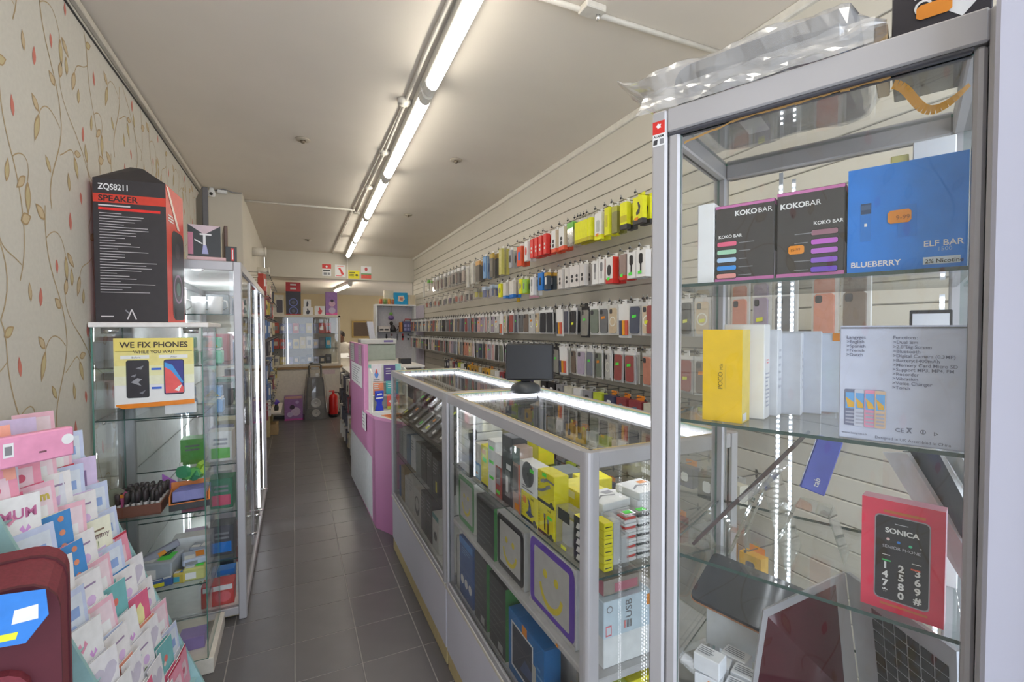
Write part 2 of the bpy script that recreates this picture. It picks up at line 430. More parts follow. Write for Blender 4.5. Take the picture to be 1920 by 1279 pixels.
for (y0, y1), n in zip(segs, names): batten(y0, y1, 3.0, tx(y0), tx(y1), n)
batten(9.45, 10.95, 2.555, .985, .85, 'strip light in the rear room beyond the beam', mat((255, 246, 228), .4, em=30.0, vary=0))
# conduit beside the lights, with round boxes
COND = mat((205, 200, 190), .5)
cd = thing('ceiling_conduit', 'white conduit with round boxes beside the strip lights', 'conduit', (0, 0, 0))
MB().tube([(.575, -.5, 2.988), (.60, 2.2, 2.988), (.645, 3.6, 2.988), (.66, 5.0, 2.988), (.675, 5.65, 2.988)], .011, COND, 8).build('pipe', cd)
MB().tube([(.575, -.5, 2.99), (.61, 2.0, 2.99), (.64, 8.9, 2.99)], .006, COND, 6).build('wire', cd)
for x, y in ((.612, 2.8), (.645, 3.65), (.66, 4.6), (.675, 5.65)):
    MB().lathe([(.04, 2.972), (.042, 2.998)], COND, 14, x, y).build('junction_box', cd)
c2 = tag(MB().tube([(-.45, 5.64, 2.989), (.64, 5.56, 2.989)], .012, COND, 8).build('ceiling_conduit'), 'white conduit crossing the ceiling to the pier on the left', 'conduit')
c3 = thing('ceiling_conduit', 'white conduit crossing the ceiling above the bagged black item', 'conduit')
MB().tube([(.8, 1.70, 2.989), (1.94, 1.66, 2.989)], .012, COND, 8).build('pipe', c3)
MB().cbox(1.11, 1.63, 2.97, 1.21, 1.70, 2.999, COND, .004).build('junction_box', c3)
MB().lathe([(.008, 2.95), (.010, 2.972)], CHROME, 8, 1.19, 1.665).build('screw', c3)
for px, lab in (((568, 265), 'small round ceiling fitting left of the lights'), ((855, 303), 'small brass ceiling fitting right of the lights'), ((765, 405), 'smaller ceiling fitting farther down, right of the lights'), ((578, 451), 'far ceiling fitting left of the lights')):
    p = at(*px, Z=2.985)
    s_ = thing('ceiling_fitting', lab, 'fitting', (p.x, p.y, 2.99))
    MB().lathe([(.045, .0), (.05, .009)], mat((165, 155, 140), .6), 14).build('plate', s_)
    MB().lathe([(.0, -.022), (.012, -.018), (.02, 0)], mat((120, 110, 95), .35, .7), 10).build('socket', s_)
# ------------------------------------------------------------------ glass counters
LED2 = mat((240, 244, 255), .4, em=5.0, vary=0)
MEL = mat((205, 203, 212), .4, gain=1.1, vary=.02, scale=4)
def pane(mb, *a, m=None): return mb.box(*a, m or GLASS, side=GEDGE)
def counter(y0, y1, label, thick):
    t = thing('glass_counter', label, 'counter', (.645, y0, 0)); L_ = y1 - y0; W = .535; z0, z1 = .405, 1.33
    MB().cbox(.006, .004, .085, W, L_ - .004, .40, MEL, .002).build('plinth', t)
    MB().cbox(.010, .006, 0, W, L_ - .006, .084, BEIGE, .002).build('kick_strip', t)
    MB().cbox(.0, .0, .388, W + .005, L_, .405, mat((196, 190, 178), .5), .002).build('plinth_edge', t)
    P = .034
    for x in (0, W - P):
        for y in (0, L_ - P):
            o = [(x + (P if k in (1, 2) else 0), y + (P if k > 1 else 0)) for k in range(4)]
            cxn, cyn = (x == 0), (y == 0)
            pts = []
            for k, (a, b) in enumerate(o):   # round the outer corner
                if (a == 0 or abs(a - W) < 1e-6) and (b == 0 or abs(b - L_) < 1e-6):
                    r = .016; ccx = r if a == 0 else W - r; ccy = r if b == 0 else L_ - r
                    base = {0: PI, 1: -PI / 2, 2: 0, 3: PI / 2}[k]
                    pts += [(ccx + r * math.cos(base + q * PI / 8), ccy + r * math.sin(base + q * PI / 8)) for q in range(5)]
                else: pts.append((a, b))
            MB().prism(pts, z0, z1, ALU, plane='XY').build('corner_post', t)
    for z, h in ((z0, .03), (z1 - .042, .042)):
        n = 'top_rail' if z > 1 else 'bottom_rail'
        for a in ((0.002, P, z, .024, L_ - P, z + h), (W - .024, P, z, W - .002, L_ - P, z + h), (P, .002, z, W - P, .024, z + h), (P, L_ - .024, z, W - P, L_ - .002, z + h)):
            MB().cbox(*a, ALU, .003).build(n, t)
    rim = MB()
    for a in ((.024, .024, z1 - .008, .030, L_ - .024, z1), (W - .030, .024, z1 - .008, W - .024, L_ - .024, z1), (.03, .024, z1 - .008, W - .03, .030, z1), (.03, L_ - .030, z1 - .008, W - .03, L_ - .024, z1)):
        rim.box(*a, BEIGE)
    rim.build('glass_seal', t)
    MB().box(.002, .002, z0 - .003, W - .002, L_ - .002, z0 + .002, WHITE).build('floor_board', t)
    pane(MB(), .010, P, z0 + .03, .015, L_ - P, z1 - .042).build('front_pane', t)
    pane(MB(), P, .010, z0 + .03, W - P, .015, z1 - .042).build('end_pane', t)
    pane(MB(), P, L_ - .015, z0 + .03, W - P, L_ - .010, z1 - .042).build('end_pane', t)
    pane(MB(), W - .015, P, z0 + .03, W - .010, L_ - P, z1 - .042).build('back_pane', t)
    pane(MB(), .031, .031, z1 - .008, W - .031, L_ - .031, z1 - .003).build('top_pane', t)
    MB().box(.03, .02, .994, W - .03, L_ - .02, 1.0, SHELFGLASS, side=GEDGE_D).build('glass_shelf', t)
    if thick: MB().cbox(.03, .02, .715, W - .03, L_ - .02, .735, mat((186, 184, 184), .5), .003).build('white_shelf', t)
    else: MB().box(.03, .02, .715, W - .03, L_ - .02, .721, SHELFGLASS, side=GEDGE_D).build('glass_shelf', t)
    MB().cbox(W - .052, .04, z1 - .040, W - .026, L_ - .04, z1 - .024, LED, .003).build('led_strip', t)
    MB().cbox(.06, L_ - .052, z1 - .040, W - .06, L_ - .026, z1 - .024, LED, .003).build('led_strip', t)
    return t
counter(.94, 2.13, 'glass display counter nearest the camera, with aluminium frame and white plinth', True)
counter(2.14, 3.49, 'glass display counter farther along, between the near counter and pink counter', False)

# ------------------------------------------------------------------ tall cabinet on the right
CAB = Vector((.633, .709, 0)); CRZ = math.radians(-66)
CABM = Matrix.Translation(CAB) @ Matrix.Rotation(CRZ, 4, 'Z')
def cab(x, y, z): return CABM @ Vector((x, y, z))
tc_ = thing('display_cabinet', 'tall aluminium and glass display cabinet nearest the camera', 'cabinet', CAB, CRZ)
CWD, CDP, CH = .472, .40, 2.052
def post(x0, y0, x1, y1, nm='corner_post', z0=0, z1=CH): return MB().cbox(x0, y0, z0, x1, y1, z1, ALU, .004).build(nm, tc_)
post(0, 0, .030, .030); post(CWD - .012, 0, CWD + .02, .030); post(0, CDP - .03, .030, CDP); post(CWD - .03, CDP - .03, CWD, CDP)
post(.0315, .004, .053, .026, 'door_stile', .13, 2.005); post(.446, .004, .459, .026, 'door_stile', .13, 2.005)
for a in ((.030, .001, 2.007, CWD - .012, .03, CH), (.030, CDP - .03, 2.007, CWD - .03, CDP, CH), (0.001, .03, 2.007, .03, CDP - .03, CH), (CWD - .03, .03, 2.007, CWD - .001, CDP - .03, CH)):
    MB().cbox(*a, ALU, .003).build('top_rail', tc_)
MB().cbox(.001, .001, .02, CWD, CDP - .001, .13, ALU, .003).build('base', tc_)
MB().cbox(.0315, .002, 2.0, .446, .028, 2.0065, mat((70, 70, 76), .5)).build('door_gap', tc_)
pane(MB(), .053, .012, .13, .446, .017, 2.0).build('front_pane', tc_)
pane(MB(), .010, .03, .13, .015, CDP - .03, 2.007).build('side_pane', tc_)
pane(MB(), CWD - .015, .03, .13, CWD - .010, CDP - .03, 2.007).build('side_pane', tc_)
pane(MB(), .03, CDP - .015, .13, CWD - .03, CDP - .010, 2.007).build('back_pane', tc_)
pane(MB(), .03, .03, 2.040, CWD - .03, CDP - .03, 2.046).build('top_pane', tc_)
SHZ = (1.720, 1.460, 1.196, .93)
for z in SHZ: MB().box(.02, .026, z - .006, CWD - .02, CDP - .02, z, SHELFGLASS, side=GEDGE_D).build('glass_shelf', tc_)
for (x, y, zt) in ((.150, CDP - .021, 2.0), (.176, CDP - .021, 1.98), (.432, CDP - .034, 1.70)):
    st = MB().box(x - .004, y, .16, x + .004, y + .003, zt, mat((200, 205, 210), .3)).build('led_strip', tc_)
    dm = MB()
    for k in range(148):
        z = .2 + k * .012
        if z > zt - .01: break
        dm.box(x - .0022, y - .0015, z, x + .0022, y, z + .0045, mat((245, 248, 255), .4, em=16, vary=0))
    stuff(dm.build('led_dots', st))
# alarm sticker on the post
al = MB(); 
al.poly([(.003, -.0006, 1.985), (.027, -.0006, 1.985), (.027, -.0006, 2.032), (.003, -.0006, 2.032)], PAPER)
al.poly([(.003, -.0008, 2.008), (.027, -.0008, 2.008), (.027, -.0008, 2.032), (.003, -.0008, 2.032)], RED)
al.poly([(.015 + .006 * math.cos(k * PI / 5) * (1 if k % 2 else .6), -.001, 2.0225 + .006 * math.sin(k * PI / 5) * (1 if k % 2 else .6)) for k in range(10)], PAPER)
al.poly([(.004, -.0008, 1.988), (.012, -.0008, 1.988), (.013, -.0008, 1.998), (.005, -.0008, 1.997)], DARK)
al.poly([(.017, -.0008, 1.988), (.025, -.0008, 1.988), (.025, -.0008, 1.998), (.017, -.0008, 1.998)], GREY)
als = al.build('alarm_sticker', tc_); als['label'] = 'red and white alarm sticker on the corner post'
text('lettering', 'ALARM', .0062, BLACK, als, (.015, -.0012, 2.0010), (PI / 2, 0, 0), .02, 'CENTER')

# ------------------------------------------------------------------ frameless glass cabinet, left
g1 = thing('display_cabinet', 'frameless glass corner cabinet under the speaker box', 'cabinet', (-.79, 2.57, 0))
W1, D1, H1 = .405, .40, 1.645
MB().cbox(0, 0, .0, .425, D1 , .075, mat((222, 216, 204), .5), .003).build('base_board', g1)
pane(MB(), 0, 0, .076, W1, .005, H1).build('front_pane', g1)
pane(MB(), W1 - .005, .006, .076, W1, D1, H1).build('side_pane', g1)
pane(MB(), 0, .006, .076, .005, D1, H1).build('side_pane', g1)
pane(MB(), .006, D1 - .005, .076, W1 - .006, D1, H1).build('back_pane', g1)
G1Z = (1.238, .785, .44)
for z in G1Z: MB().box(.006, .008, z - .006, W1 - .006, D1 - .006, z, SHELFGLASS, side=GEDGE_D).build('glass_shelf', g1)
MB().cbox(-.005, -.012, H1, .43, D1 + .01, H1 + .022, mat((226, 220, 216), .5), .003).build('top_board', g1)
for x in (.05, .35):
    MB().lathe([(.03, H1 - .028), (.032, H1 - .002)], CHROME, 16, x, .06).build('downlight', g1)
for x in (.03, W1 - .03):
    for z in G1Z: MB().lathe([(.006, z - .02), (.006, z - .006)], CHROME, 8, x, .03).build('shelf_clip', g1)
# ------------------------------------------------------------------ aluminium cabinet behind it, LED lit
c2t = thing('display_cabinet', 'long LED lit aluminium display cabinet along the left wall', 'cabinet', (-.79, 2.985, 0))
W2, L2, H2 = .53, 2.28, 2.01
for x in (0, W2 - .04):
    for y in (0, L2 - .04): MB().cbox(x, y, 0, x + .04, y + .04, H2, ALU, .004).build('corner_post', c2t)
for a in ((.04, 0, H2 - .05, W2 - .04, .035, H2), (.04, L2 - .035, H2 - .05, W2 - .04, L2, H2), (W2 - .035, .04, H2 - .05, W2, L2 - .04, H2), (0, .04, H2 - .05, .035, L2 - .04, H2)):
    MB().cbox(*a, ALU, .003).build('top_rail', c2t)
for a in ((.04, 0, .03, W2 - .04, .035, .075), (W2 - .035, .04, .03, W2, L2 - .04, .075), (.04, L2 - .035, .03, W2 - .04, L2, .075)):
    MB().cbox(*a, ALU, .003).build('bottom_rail', c2t)
MB().cbox(.0, .04, .005, W2 - .04, L2 - .04, .03, BEIGE, .003).build('kick_strip', c2t)
MB().box(.005, .005, .05, W2 - .005, L2 - .005, .06, WHITE).build('floor_board', c2t)
MB().box(.005, .005, H2 - .012, W2 - .005, L2 - .005, H2 - .002, WHITE).build('top_board', c2t)
MB().box(.001, .04, .075, .008, L2 - .04, H2 - .05, mat((214, 214, 214), .5)).build('back_panel', c2t)
pane(MB(), .04, .012, .075, W2 - .04, .017, H2 - .05).build('end_pane', c2t)
pane(MB(), W2 - .016, .04, .075, W2 - .011, L2 * .52, H2 - .05).build('sliding_door', c2t)
pane(MB(), W2 - .026, L2 * .48, .075, W2 - .021, L2 - .04, H2 - .05).build('sliding_door', c2t)
G2Z = (1.72, 1.44, 1.162, .886, .617, .347)
for z in G2Z: MB().box(.01, .02, z - .006, W2 - .04, L2 - .02, z, SHELFGLASS, side=GEDGE_D).build('glass_shelf', c2t)
for y in (1.24, 1.75): MB().cbox(W2 - .010, y - .004, .20, W2 - .002, y + .004, H2 - .06, LED2, .001).build('led_strip', c2t)

for y in (1.26, 1.50): MB().cbox(.009, y - .004, .20, .015, y + .004, H2 - .06, LED2, .001).build('led_strip', c2t)
for x, y, r in ((W2 - .03, 1.24, PI / 2), (W2 - .03, 1.75, PI / 2), (.02, 1.38, -PI / 2)):   # light of the strips
    la = bpy.data.lights.new('led_lamp', 'AREA'); la.shape = 'RECTANGLE'; la.size = 1.7; la.size_y = .012; la.energy = 5; la.color = (.92, .96, 1)
    put('led_lamp', la, c2t, (x, y, 1.08), (0, PI / 2 if x > .1 else -PI / 2, 0))
for y in (.62, ): MB().cbox(W2 - .010, y - .006, .16, W2 - .002, y + .006, H2 - .06, ALU, .002).build('door_stile', c2t)

for x in (.14, .30):
    ld = bpy.data.lights.new('downlight_lamp', 'POINT'); ld.energy = 2.2; ld.color = (.93, .96, 1); ld.shadow_soft_size = .02
    put('downlight_lamp', ld, c2t, (x, .16, H2 - .06))
for y, z in ((.3, .36), (.62, .36), (1.52, .26), (1.0, .26)):
    MB().tube([(W2 - .012, y, z), (W2 + .035, y, z)], .007, CHROME, 8).build('handle', c2t)
for x in (.14, .30): MB().lathe([(.03, H2 - .04), (.032, H2 - .012)], CHROME, 14, x, .16).build('downlight', c2t)
# ------------------------------------------------------------------ goods hanging on the slat wall
FACE_RZ = -PI / 2 - ang
HOOKM = mat((150, 148, 145), .3, .8)
hook_mesh = MB().tube([(0, 0, 0), (-.185, 0, 0), (-.20, 0, .012), (-.204, 0, .022)], .0032, HOOKM, 5).lathe([(0, -.004), (.006, 0), (.006, .006), (0, .01)], BLACK, 6, -.204, 0).add([(0, -.012, -.02), (0, .012, -.02), (0, .012, .02), (0, -.012, .02)], [(0, 1, 2, 3)], HOOKM).mesh('hook')
def hook(y, z): return put('hook', hook_mesh, wr, (wx(y), y, z))

def oct_(x0, z0, x1, z1, c): return [(x0 + c, z0), (x1 - c, z0), (x1, z0 + c), (x1, z1 - c), (x1 - c, z1), (x0 + c, z1), (x0, z1 - c), (x0, z0 + c)]
CLEARP = mat((205, 205, 203), .3, gain=1.15); CLEARG = mat((178, 178, 178), .3, gain=1.1)
def case_mesh(back, inner, header, stick=None, w=.095, h=.2, prt=None):
    """blister pack with a phone case in it; origin at the hook hole, front towards -y"""
    mb = MB(); cs = MB(); sk = None
    mb.box(-w / 2, -.004, -h, w / 2, .004, -.012, back)
    mb.box(-.018, -.002, -.014, .018, .002, .014, header)
    if inner:
        cs.prism(oct_(-w / 2 + .012, -h + .012, w / 2 - .012, -.034, .009), -.011, -.0042, inner)
        if prt != 'plain':
            cs.prism(oct_(-w / 2 + .018, -.068, -w / 2 + .042, -.040, .005), -.0125, -.011, DARK)
    mb.box(-w / 2, -.0055, -.03, w / 2, .0045, -.012, header)
    if prt == 'bars':
        for k, cl in enumerate((mat((70, 75, 100), .5), mat((235, 160, 40), .5), mat((205, 95, 75), .5))):
            cs.box(-w / 2 + .012 + k * .025, -.0128, -h + .016, -w / 2 + .034 + k * .025, -.0045, -h * .52, cl)
    if prt == 'ring':
        n = 14
        vs_ = [(r * math.cos(2 * PI * k / n), -.0122, -h * .58 + r * math.sin(2 * PI * k / n)) for r in (.024, .031) for k in range(n)]
        cs.add(vs_, [(k, (k + 1) % n, n + (k + 1) % n, n + k) for k in range(n)], mat((225, 225, 215), .4))
    if stick:
        z = -h * (.45 if stick is not NEONY else .62)
        sk = MB().poly([(-.018, -.0135, z - .010), (.016, -.0135, z - .006), (.017, -.0135, z + .010), (-.017, -.0135, z + .007)], stick).mesh('price_sticker')
    me = mb.mesh('phone_case_pack')
    INNER[me.name] = (cs.mesh('colour_swatches' if prt == 'bars' else 'phone_case') if cs.v else None, sk)
    return me
INNER = {}
SN = {0: None, 1: LIME, 2: ORANGE, 3: NEONY}; SW = {0: 'without sticker', 1: 'green sticker', 2: 'orange sticker', 3: 'yellow sticker'}
cols = [('grey', (105, 105, 108), CLEARP), ('black', (48, 48, 52), CLEARG), ('clear', (190, 190, 188), CLEARP), ('navy', (74, 78, 94), CLEARG), ('pink', (196, 160, 160), CLEARP), ('lilac', (160, 148, 166), CLEARP),
        ('brown', (112, 98, 88), CLEARP), ('red', (150, 78, 74), CLEARG), ('green', (112, 120, 108), CLEARP), ('beige', (196, 178, 150), CLEARP), ('blue', (112, 128, 150), CLEARP), ('slate', (120, 124, 136), CLEARG), ('coral', (190, 130, 112), CLEARP)]
CASES = []
for i, (nm, cl, bk) in enumerate(cols):
    for s_ in (0, 1, 2, 3):
        if (i + s_) % 2 == 0 or s_ == 0:
            CASES.append((nm, SW[s_], case_mesh(bk, mat(cl, .4), PAPER if i % 3 else CLEARP, SN[s_], prt='plain' if i % 4 == 3 else ('ring' if nm in ('clear', 'beige') else None))))
BARS = ('white', 'colour swatches', case_mesh(PAPER, None, PAPER, None, w=.10, h=.215, prt='bars'))
DARKBOX = ('dark framed', 'green sticker', case_mesh(BLACK, mat((140, 138, 132), .4), BLACK, LIME, w=.12, h=.22))
PLAINB = [('grey', case_mesh(CLEARP, mat((150, 150, 150), .4), CLEARP)), ('dark', case_mesh(CLEARG, mat((70, 70, 74), .4), CLEARG)), ('pale', case_mesh(CLEARP, mat((200, 196, 192), .4), PAPER))]
def hang(me, name, label, cat, y, z, d=.15, group=None, yaw=0, roll=0):
    o = put(name, me, None, (wx(y) - d, y, z), (roll, 0, FACE_RZ + yaw))
    inn = INNER.get(me.name)
    if inn:
        if inn[0]: put(inn[0].name.split('.')[0], inn[0], o)
        if inn[1]: put('price_sticker', inn[1], o)
    return tag(o, label, cat, group)
for row, z, word in ((3, 1.80, 'third'), (4, 1.515, 'fourth')):
    y = .95; i = 0; rr = random.Random(row); near = 0
    while y < 8.45:
        if y < 2.0: near += 1
        elif not i: y = 2.02
        if y >= 2.0: i += 1
        hook(y, z)
        c = CASES[rr.randrange(len(CASES))]
        if (row, i) in ((3, 3), (3, 10), (3, 20), (4, 9)): c = BARS
        if (row, i) in ((3, 7), (4, 10)): c = DARKBOX
        if y < 2.0:
            hang(c[2], 'phone_case_pack', f'{c[0]} phone case pack seen behind the tall cabinet, {c[1]}, {word} slat row, {nth(near)} hook', 'phone case', y, z - .004, .165, 'phone case packs on the slat wall', rr.uniform(-.2, .15))
        else:
            hang(c[2], 'phone_case_pack', f'{c[0]} phone case pack, {c[1]}, {word} slat row, {nth(i)} hook from the tall cabinet', 'phone case', y, z - .004, .165, 'phone case packs on the slat wall', rr.uniform(-.22, .16), rr.uniform(-.03, .03))
            b = PLAINB[rr.randrange(3)]
            hang(b[1], 'phone_case_pack', f'{b[0]} pack behind the front one, {word} slat row, {nth(i)} hook from the tall cabinet', 'phone case', y, z - .004, .132, 'phone case packs on the slat wall', rr.uniform(-.08, .08))
        y += .104 + (rr.random() < .12) * .05 + (0 if y < 5 else -.006)

def boxpack(w, h, d, fm, top=None, foot=None, art=None, tab=PAPER, stick=None, sidem=None):
    """boxed accessory on a hang tab"""
    mb = MB()
    zb = -h - .015
    mb.box(-w / 2, -d / 2, zb, w / 2, d / 2, -.015, [fm, fm, fm, sidem or fm, fm, sidem or fm])
    mb.box(-w * .35, d / 2 - .002, -.016, w * .35, d / 2, .012, tab)
    if foot: mb.box(-w / 2 - .0006, -d / 2 - .0006, zb - .0004, w / 2 + .0006, d / 2 + .0006, zb + h * .17, foot)
    if top: mb.box(-w / 2 - .0006, -d / 2 - .0006, -.015 - h * .2, w / 2 + .0006, d / 2 + .0006, -.0146, top)
    yf = -d / 2 - .001
    if art:
        kind, am = art
        if kind == 'slab': mb.prism(oct_(-w * .2, zb + h * .28, w * .22, zb + h * .72, w * .08), yf - .001, yf, am)
        if kind == 'bent':
            mb.poly([(-w * .1, yf, zb + h * .3), (w * .22, yf, zb + h * .36), (w * .3, yf, zb + h * .62), (w * .12, yf, zb + h * .8), (0, yf, zb + h * .78), (w * .1, yf, zb + h * .55), (-w * .14, yf, zb + h * .42)], am)
        if kind == 'brush': mb.prism(oct_(-w * .2, zb + h * .5, w * .2, zb + h * .88, w * .1), yf - .001, yf, am); mb.box(-w * .07, yf - .001, zb + h * .2, w * .07, yf, zb + h * .5, am)
        if kind == 'dots':
            for q in (.3, .5): mb.prism([(w * .22 * math.cos(k * PI / 4), zb + h * q + w * .2 * math.sin(k * PI / 4)) for k in range(8)], yf - .001, yf, am)
        if kind == 'band': mb.box(-w / 2, yf, zb + h * .25, w / 2, yf + .0005, zb + h * .5, am)
        if kind == 'oval': mb.prism([(w * .3 * math.cos(k * PI / 6), zb + h * .5 + h * .22 * math.sin(k * PI / 6)) for k in range(12)], yf - .001, yf, am)
    if stick: mb.poly([(-w * .3, yf - .002, zb + h * .12), (w * .1, yf - .002, zb + h * .12), (w * .12, yf - .002, zb + h * .24), (-w * .28, yf - .002, zb + h * .22)], stick)
    return mb.mesh('pack')
def wrap_pack(w, h, inner, lab):
    mb = MB(); mb.box(-w / 2, -.012, -h, w / 2, .012, -.02, WRAP); mb.box(-w / 2, -.013, -.045, w / 2, .013, -.005, lab)
    mb.prism(oct_(-w * .3, -h * .9, w * .3, -h * .3, w * .1), -.008, .008, inner)
    return mb.mesh('pack')
def front_row(items, z, word, d=.15):
    """items: pixel x of the pack's centre, mesh, name, label start, copies on the hook, category"""
    for px, me, nm, lab, n, cat, dz in items:
        v = at(px, 500, Z=0) - CAM; k = v.x / v.y
        y = (WX0 - WK * WY0 - d) / (k - WK)
        hook(y, z)
        for q in range(min(n, 2)):
            o = hang(me, nm, lab + (f', {word} slat row' if q == 0 else f', hung behind, {word} slat row'), cat, y, z - .004 + dz, d + .02 - q * .055, None, R.uniform(-.1, .08))
Y1 = boxpack(.085, .15, .03, YELLOW, foot=DARK, art=('bent', DARK), tab=YELLOW, stick=ORANGE)
Y2 = boxpack(.06, .155, .03, YELLOW, foot=DARK, art=('band', mat((190, 180, 40), .5)))
Y3 = boxpack(.05, .17, .032, YELLOW, art=('slab', mat((200, 190, 60), .5)))
GG = boxpack(.055, .16, .02, mat((130, 128, 70), .4), top=mat((170, 170, 60), .4))
WY = boxpack(.075, .17, .02, PAPER, foot=YELLOW, art=('slab', mat((180, 185, 180), .5)), stick=ORANGE)
YB = boxpack(.05, .145, .03, YELLOW, foot=mat((190, 178, 30), .5))
SILV = wrap_pack(.09, .17, mat((190, 185, 170), .3), mat((120, 190, 90), .5))
WO = boxpack(.075, .165, .03, PAPER, foot=mat((225, 90, 60), .5), art=('dots', DARK), sidem=mat((215, 200, 175), .5))
RB = boxpack(.055, .155, .034, mat((215, 55, 50), .45), art=('dots', PAPER))
WR = boxpack(.06, .165, .03, PAPER, art=('oval', RED), foot=PAPER)
BO = boxpack(.08, .17, .03, mat((215, 85, 50), .5), art=('slab', BLUE))
GRP = boxpack(.06, .16, .02, mat((160, 162, 168), .5), art=('oval', DARK))
GOLD = boxpack(.075, .25, .03, mat((188, 182, 96), .35), art=('slab', mat((205, 198, 120), .35)))
DKG = boxpack(.10, .24, .02, mat((105, 100, 92), .5), top=mat((190, 160, 70), .5), art=('slab', mat((130, 124, 112), .5)))
BLP = boxpack(.08, .23, .02, mat((120, 160, 205), .5), art=('oval', mat((70, 110, 170), .5)))
TAN = boxpack(.10, .22, .02, mat((104, 98, 92), .5), top=mat((205, 160, 100), .5))
WHT = boxpack(.075, .23, .02, mat((205, 203, 196), .5), art=('oval', mat((190, 188, 180), .5)))
WRP1 = wrap_pack(.08, .2, mat((150, 120, 115), .5), PAPER); WRP2 = wrap_pack(.08, .2, mat((90, 84, 86), .5), PAPER); WRP3 = wrap_pack(.08, .2, mat((200, 180, 170), .5), PAPER)
ORG = boxpack(.07, .14, .03, mat((235, 150, 50), .5), art=('slab', PAPER))
r1 = [(1204, Y1, 'yellow_box_pack', 'yellow boxed stand with grey bent shape beside the tall cabinet', 3, 'box', 0), (1177, Y2, 'yellow_box_pack', 'yellow boxed cable pack left of the bent stand boxes', 4, 'box', 0),
      (1159, GG, 'metal_case_pack', 'olive metallic slim pack between yellow boxes', 2, 'pack', 0), (1146, Y3, 'yellow_box_pack', 'tall narrow yellow box with pale slab', 3, 'box', .01), (1128, WY, 'charger_pack', 'white pack with yellow foot and orange tag', 2, 'pack', 0),
      (1112, YB, 'yellow_box_pack', 'plain yellow box at the right of the row of five', 2, 'box', -.01), (1106, YB, 'yellow_box_pack', 'second plain yellow box of the row of five', 2, 'box', -.01), (1100, YB, 'yellow_box_pack', 'middle plain yellow box of the row of five', 2, 'box', -.01), (1095, YB, 'yellow_box_pack', 'fourth plain yellow box of the row of five', 2, 'box', -.01), (1089, YB, 'yellow_box_pack', 'leftmost plain yellow box of the row of five', 2, 'box', -.01),
      (1076, SILV, 'wrapped_pack', 'crinkled clear bag left of the plain yellow boxes', 2, 'bag', 0), (1060, WO, 'charger_box', 'white box with orange foot and beige side', 3, 'box', 0), (1045, WO, 'charger_box', 'second white box with orange foot', 2, 'box', 0),
      (1029, RB, 'red_box_pack', 'red box with white dots, right end of four', 2, 'box', 0), (1020, RB, 'red_box_pack', 'red box with white dots, second of four', 2, 'box', 0), (1012, RB, 'red_box_pack', 'red box with white dots, third of four', 2, 'box', 0), (1004, RB, 'red_box_pack', 'red box with white dots, left end of four', 2, 'box', 0),
      (993, WR, 'charger_box', 'white box with red oval beside the red boxes', 2, 'box', 0), (980, BO, 'orange_box_pack', 'orange box with a blue slab', 3, 'box', -.02), (962, GRP, 'grey_pack', 'grey pack with dark oval', 2, 'pack', -.02), 
      (944, GOLD, 'screen_pack', 'long olive gold pack', 3, 'pack', .03), (926, DKG, 'screen_pack', 'long dark grey pack with gold top', 3, 'pack', .02), (913, BLP, 'screen_pack', 'long pale blue pack', 2, 'pack', .02), (900, TAN, 'screen_pack', 'long dark pack with tan top', 2, 'pack', 0),
      (889, WHT, 'screen_pack', 'long white pack beside the dark tan one', 2, 'pack', 0), (880, WHT, 'screen_pack', 'second long white pack going back', 2, 'pack', -.03), (872, WRP3, 'wrapped_pack', 'pale wrapped pack in the far half', 2, 'pack', 0), (864, WRP2, 'wrapped_pack', 'dark wrapped pack in the far half', 2, 'pack', 0),
      (858, WRP1, 'wrapped_pack', 'brownish wrapped pack in the far half', 2, 'pack', 0), (852, WRP2, 'wrapped_pack', 'second dark wrapped pack going back', 2, 'pack', 0), (845, WRP3, 'wrapped_pack', 'second pale wrapped pack going back', 2, 'pack', 0), (838, WRP2, 'wrapped_pack', 'third dark wrapped pack going back', 2, 'pack', 0),
      (830, WRP1, 'wrapped_pack', 'second brownish wrapped pack going back', 2, 'pack', 0), (823, WRP1, 'wrapped_pack', 'third brownish wrapped pack going back', 2, 'pack', 0), (816, WRP3, 'wrapped_pack', 'third pale wrapped pack going back', 2, 'pack', 0), (806, SILV, 'wrapped_pack', 'clear bag near the beam', 2, 'bag', 0), (797, WHT, 'screen_pack', 'white pack nearest the beam', 1, 'pack', 0)]
front_row(r1, 2.40, 'top')
BK1 = boxpack(.075, .15, .04, PAPER, art=('brush', BLACK), foot=None, stick=LIME); RED1 = boxpack(.06, .15, .03, mat((150, 130, 125), .5), foot=RED, stick=LIME)
WRB = boxpack(.075, .16, .045, PAPER, art=('oval', DARK), foot=RED, stick=LIME, sidem=mat((215, 60, 45), .5)); WH1 = boxpack(.06, .15, .03, PAPER, art=('brush', GREY))
WD = boxpack(.06, .145, .034, mat((212, 208, 206), .4), art=('dots', DARK)); BL1 = boxpack(.08, .14, .03, BLUE, art=('slab', DARK)); BL2 = boxpack(.06, .13, .03, mat((60, 70, 80), .5), art=('slab', PAPER), top=mat((190, 150, 60), .5))
YG = boxpack(.06, .12, .02, mat((160, 205, 90), .5), art=('slab', GREY)); YL = boxpack(.06, .13, .02, YELLOW, art=('oval', mat((150, 150, 140), .5))); WB = boxpack(.08, .15, .03, mat((212, 208, 200), .5), foot=BLUE)
CLB = wrap_pack(.09, .13, mat((90, 110, 170), .5), mat((180, 195, 215), .5)); YBALL = wrap_pack(.09, .11, mat((215, 205, 50), .5), mat((150, 150, 140), .5))
DM = wrap_pack(.07, .12, mat((80, 76, 78), .5), mat((200, 195, 185), .5)); RM = wrap_pack(.07, .12, mat((190, 90, 70), .5), mat((200, 195, 185), .5)); GM = wrap_pack(.07, .12, mat((110, 115, 100), .5), mat((210, 205, 195), .5))
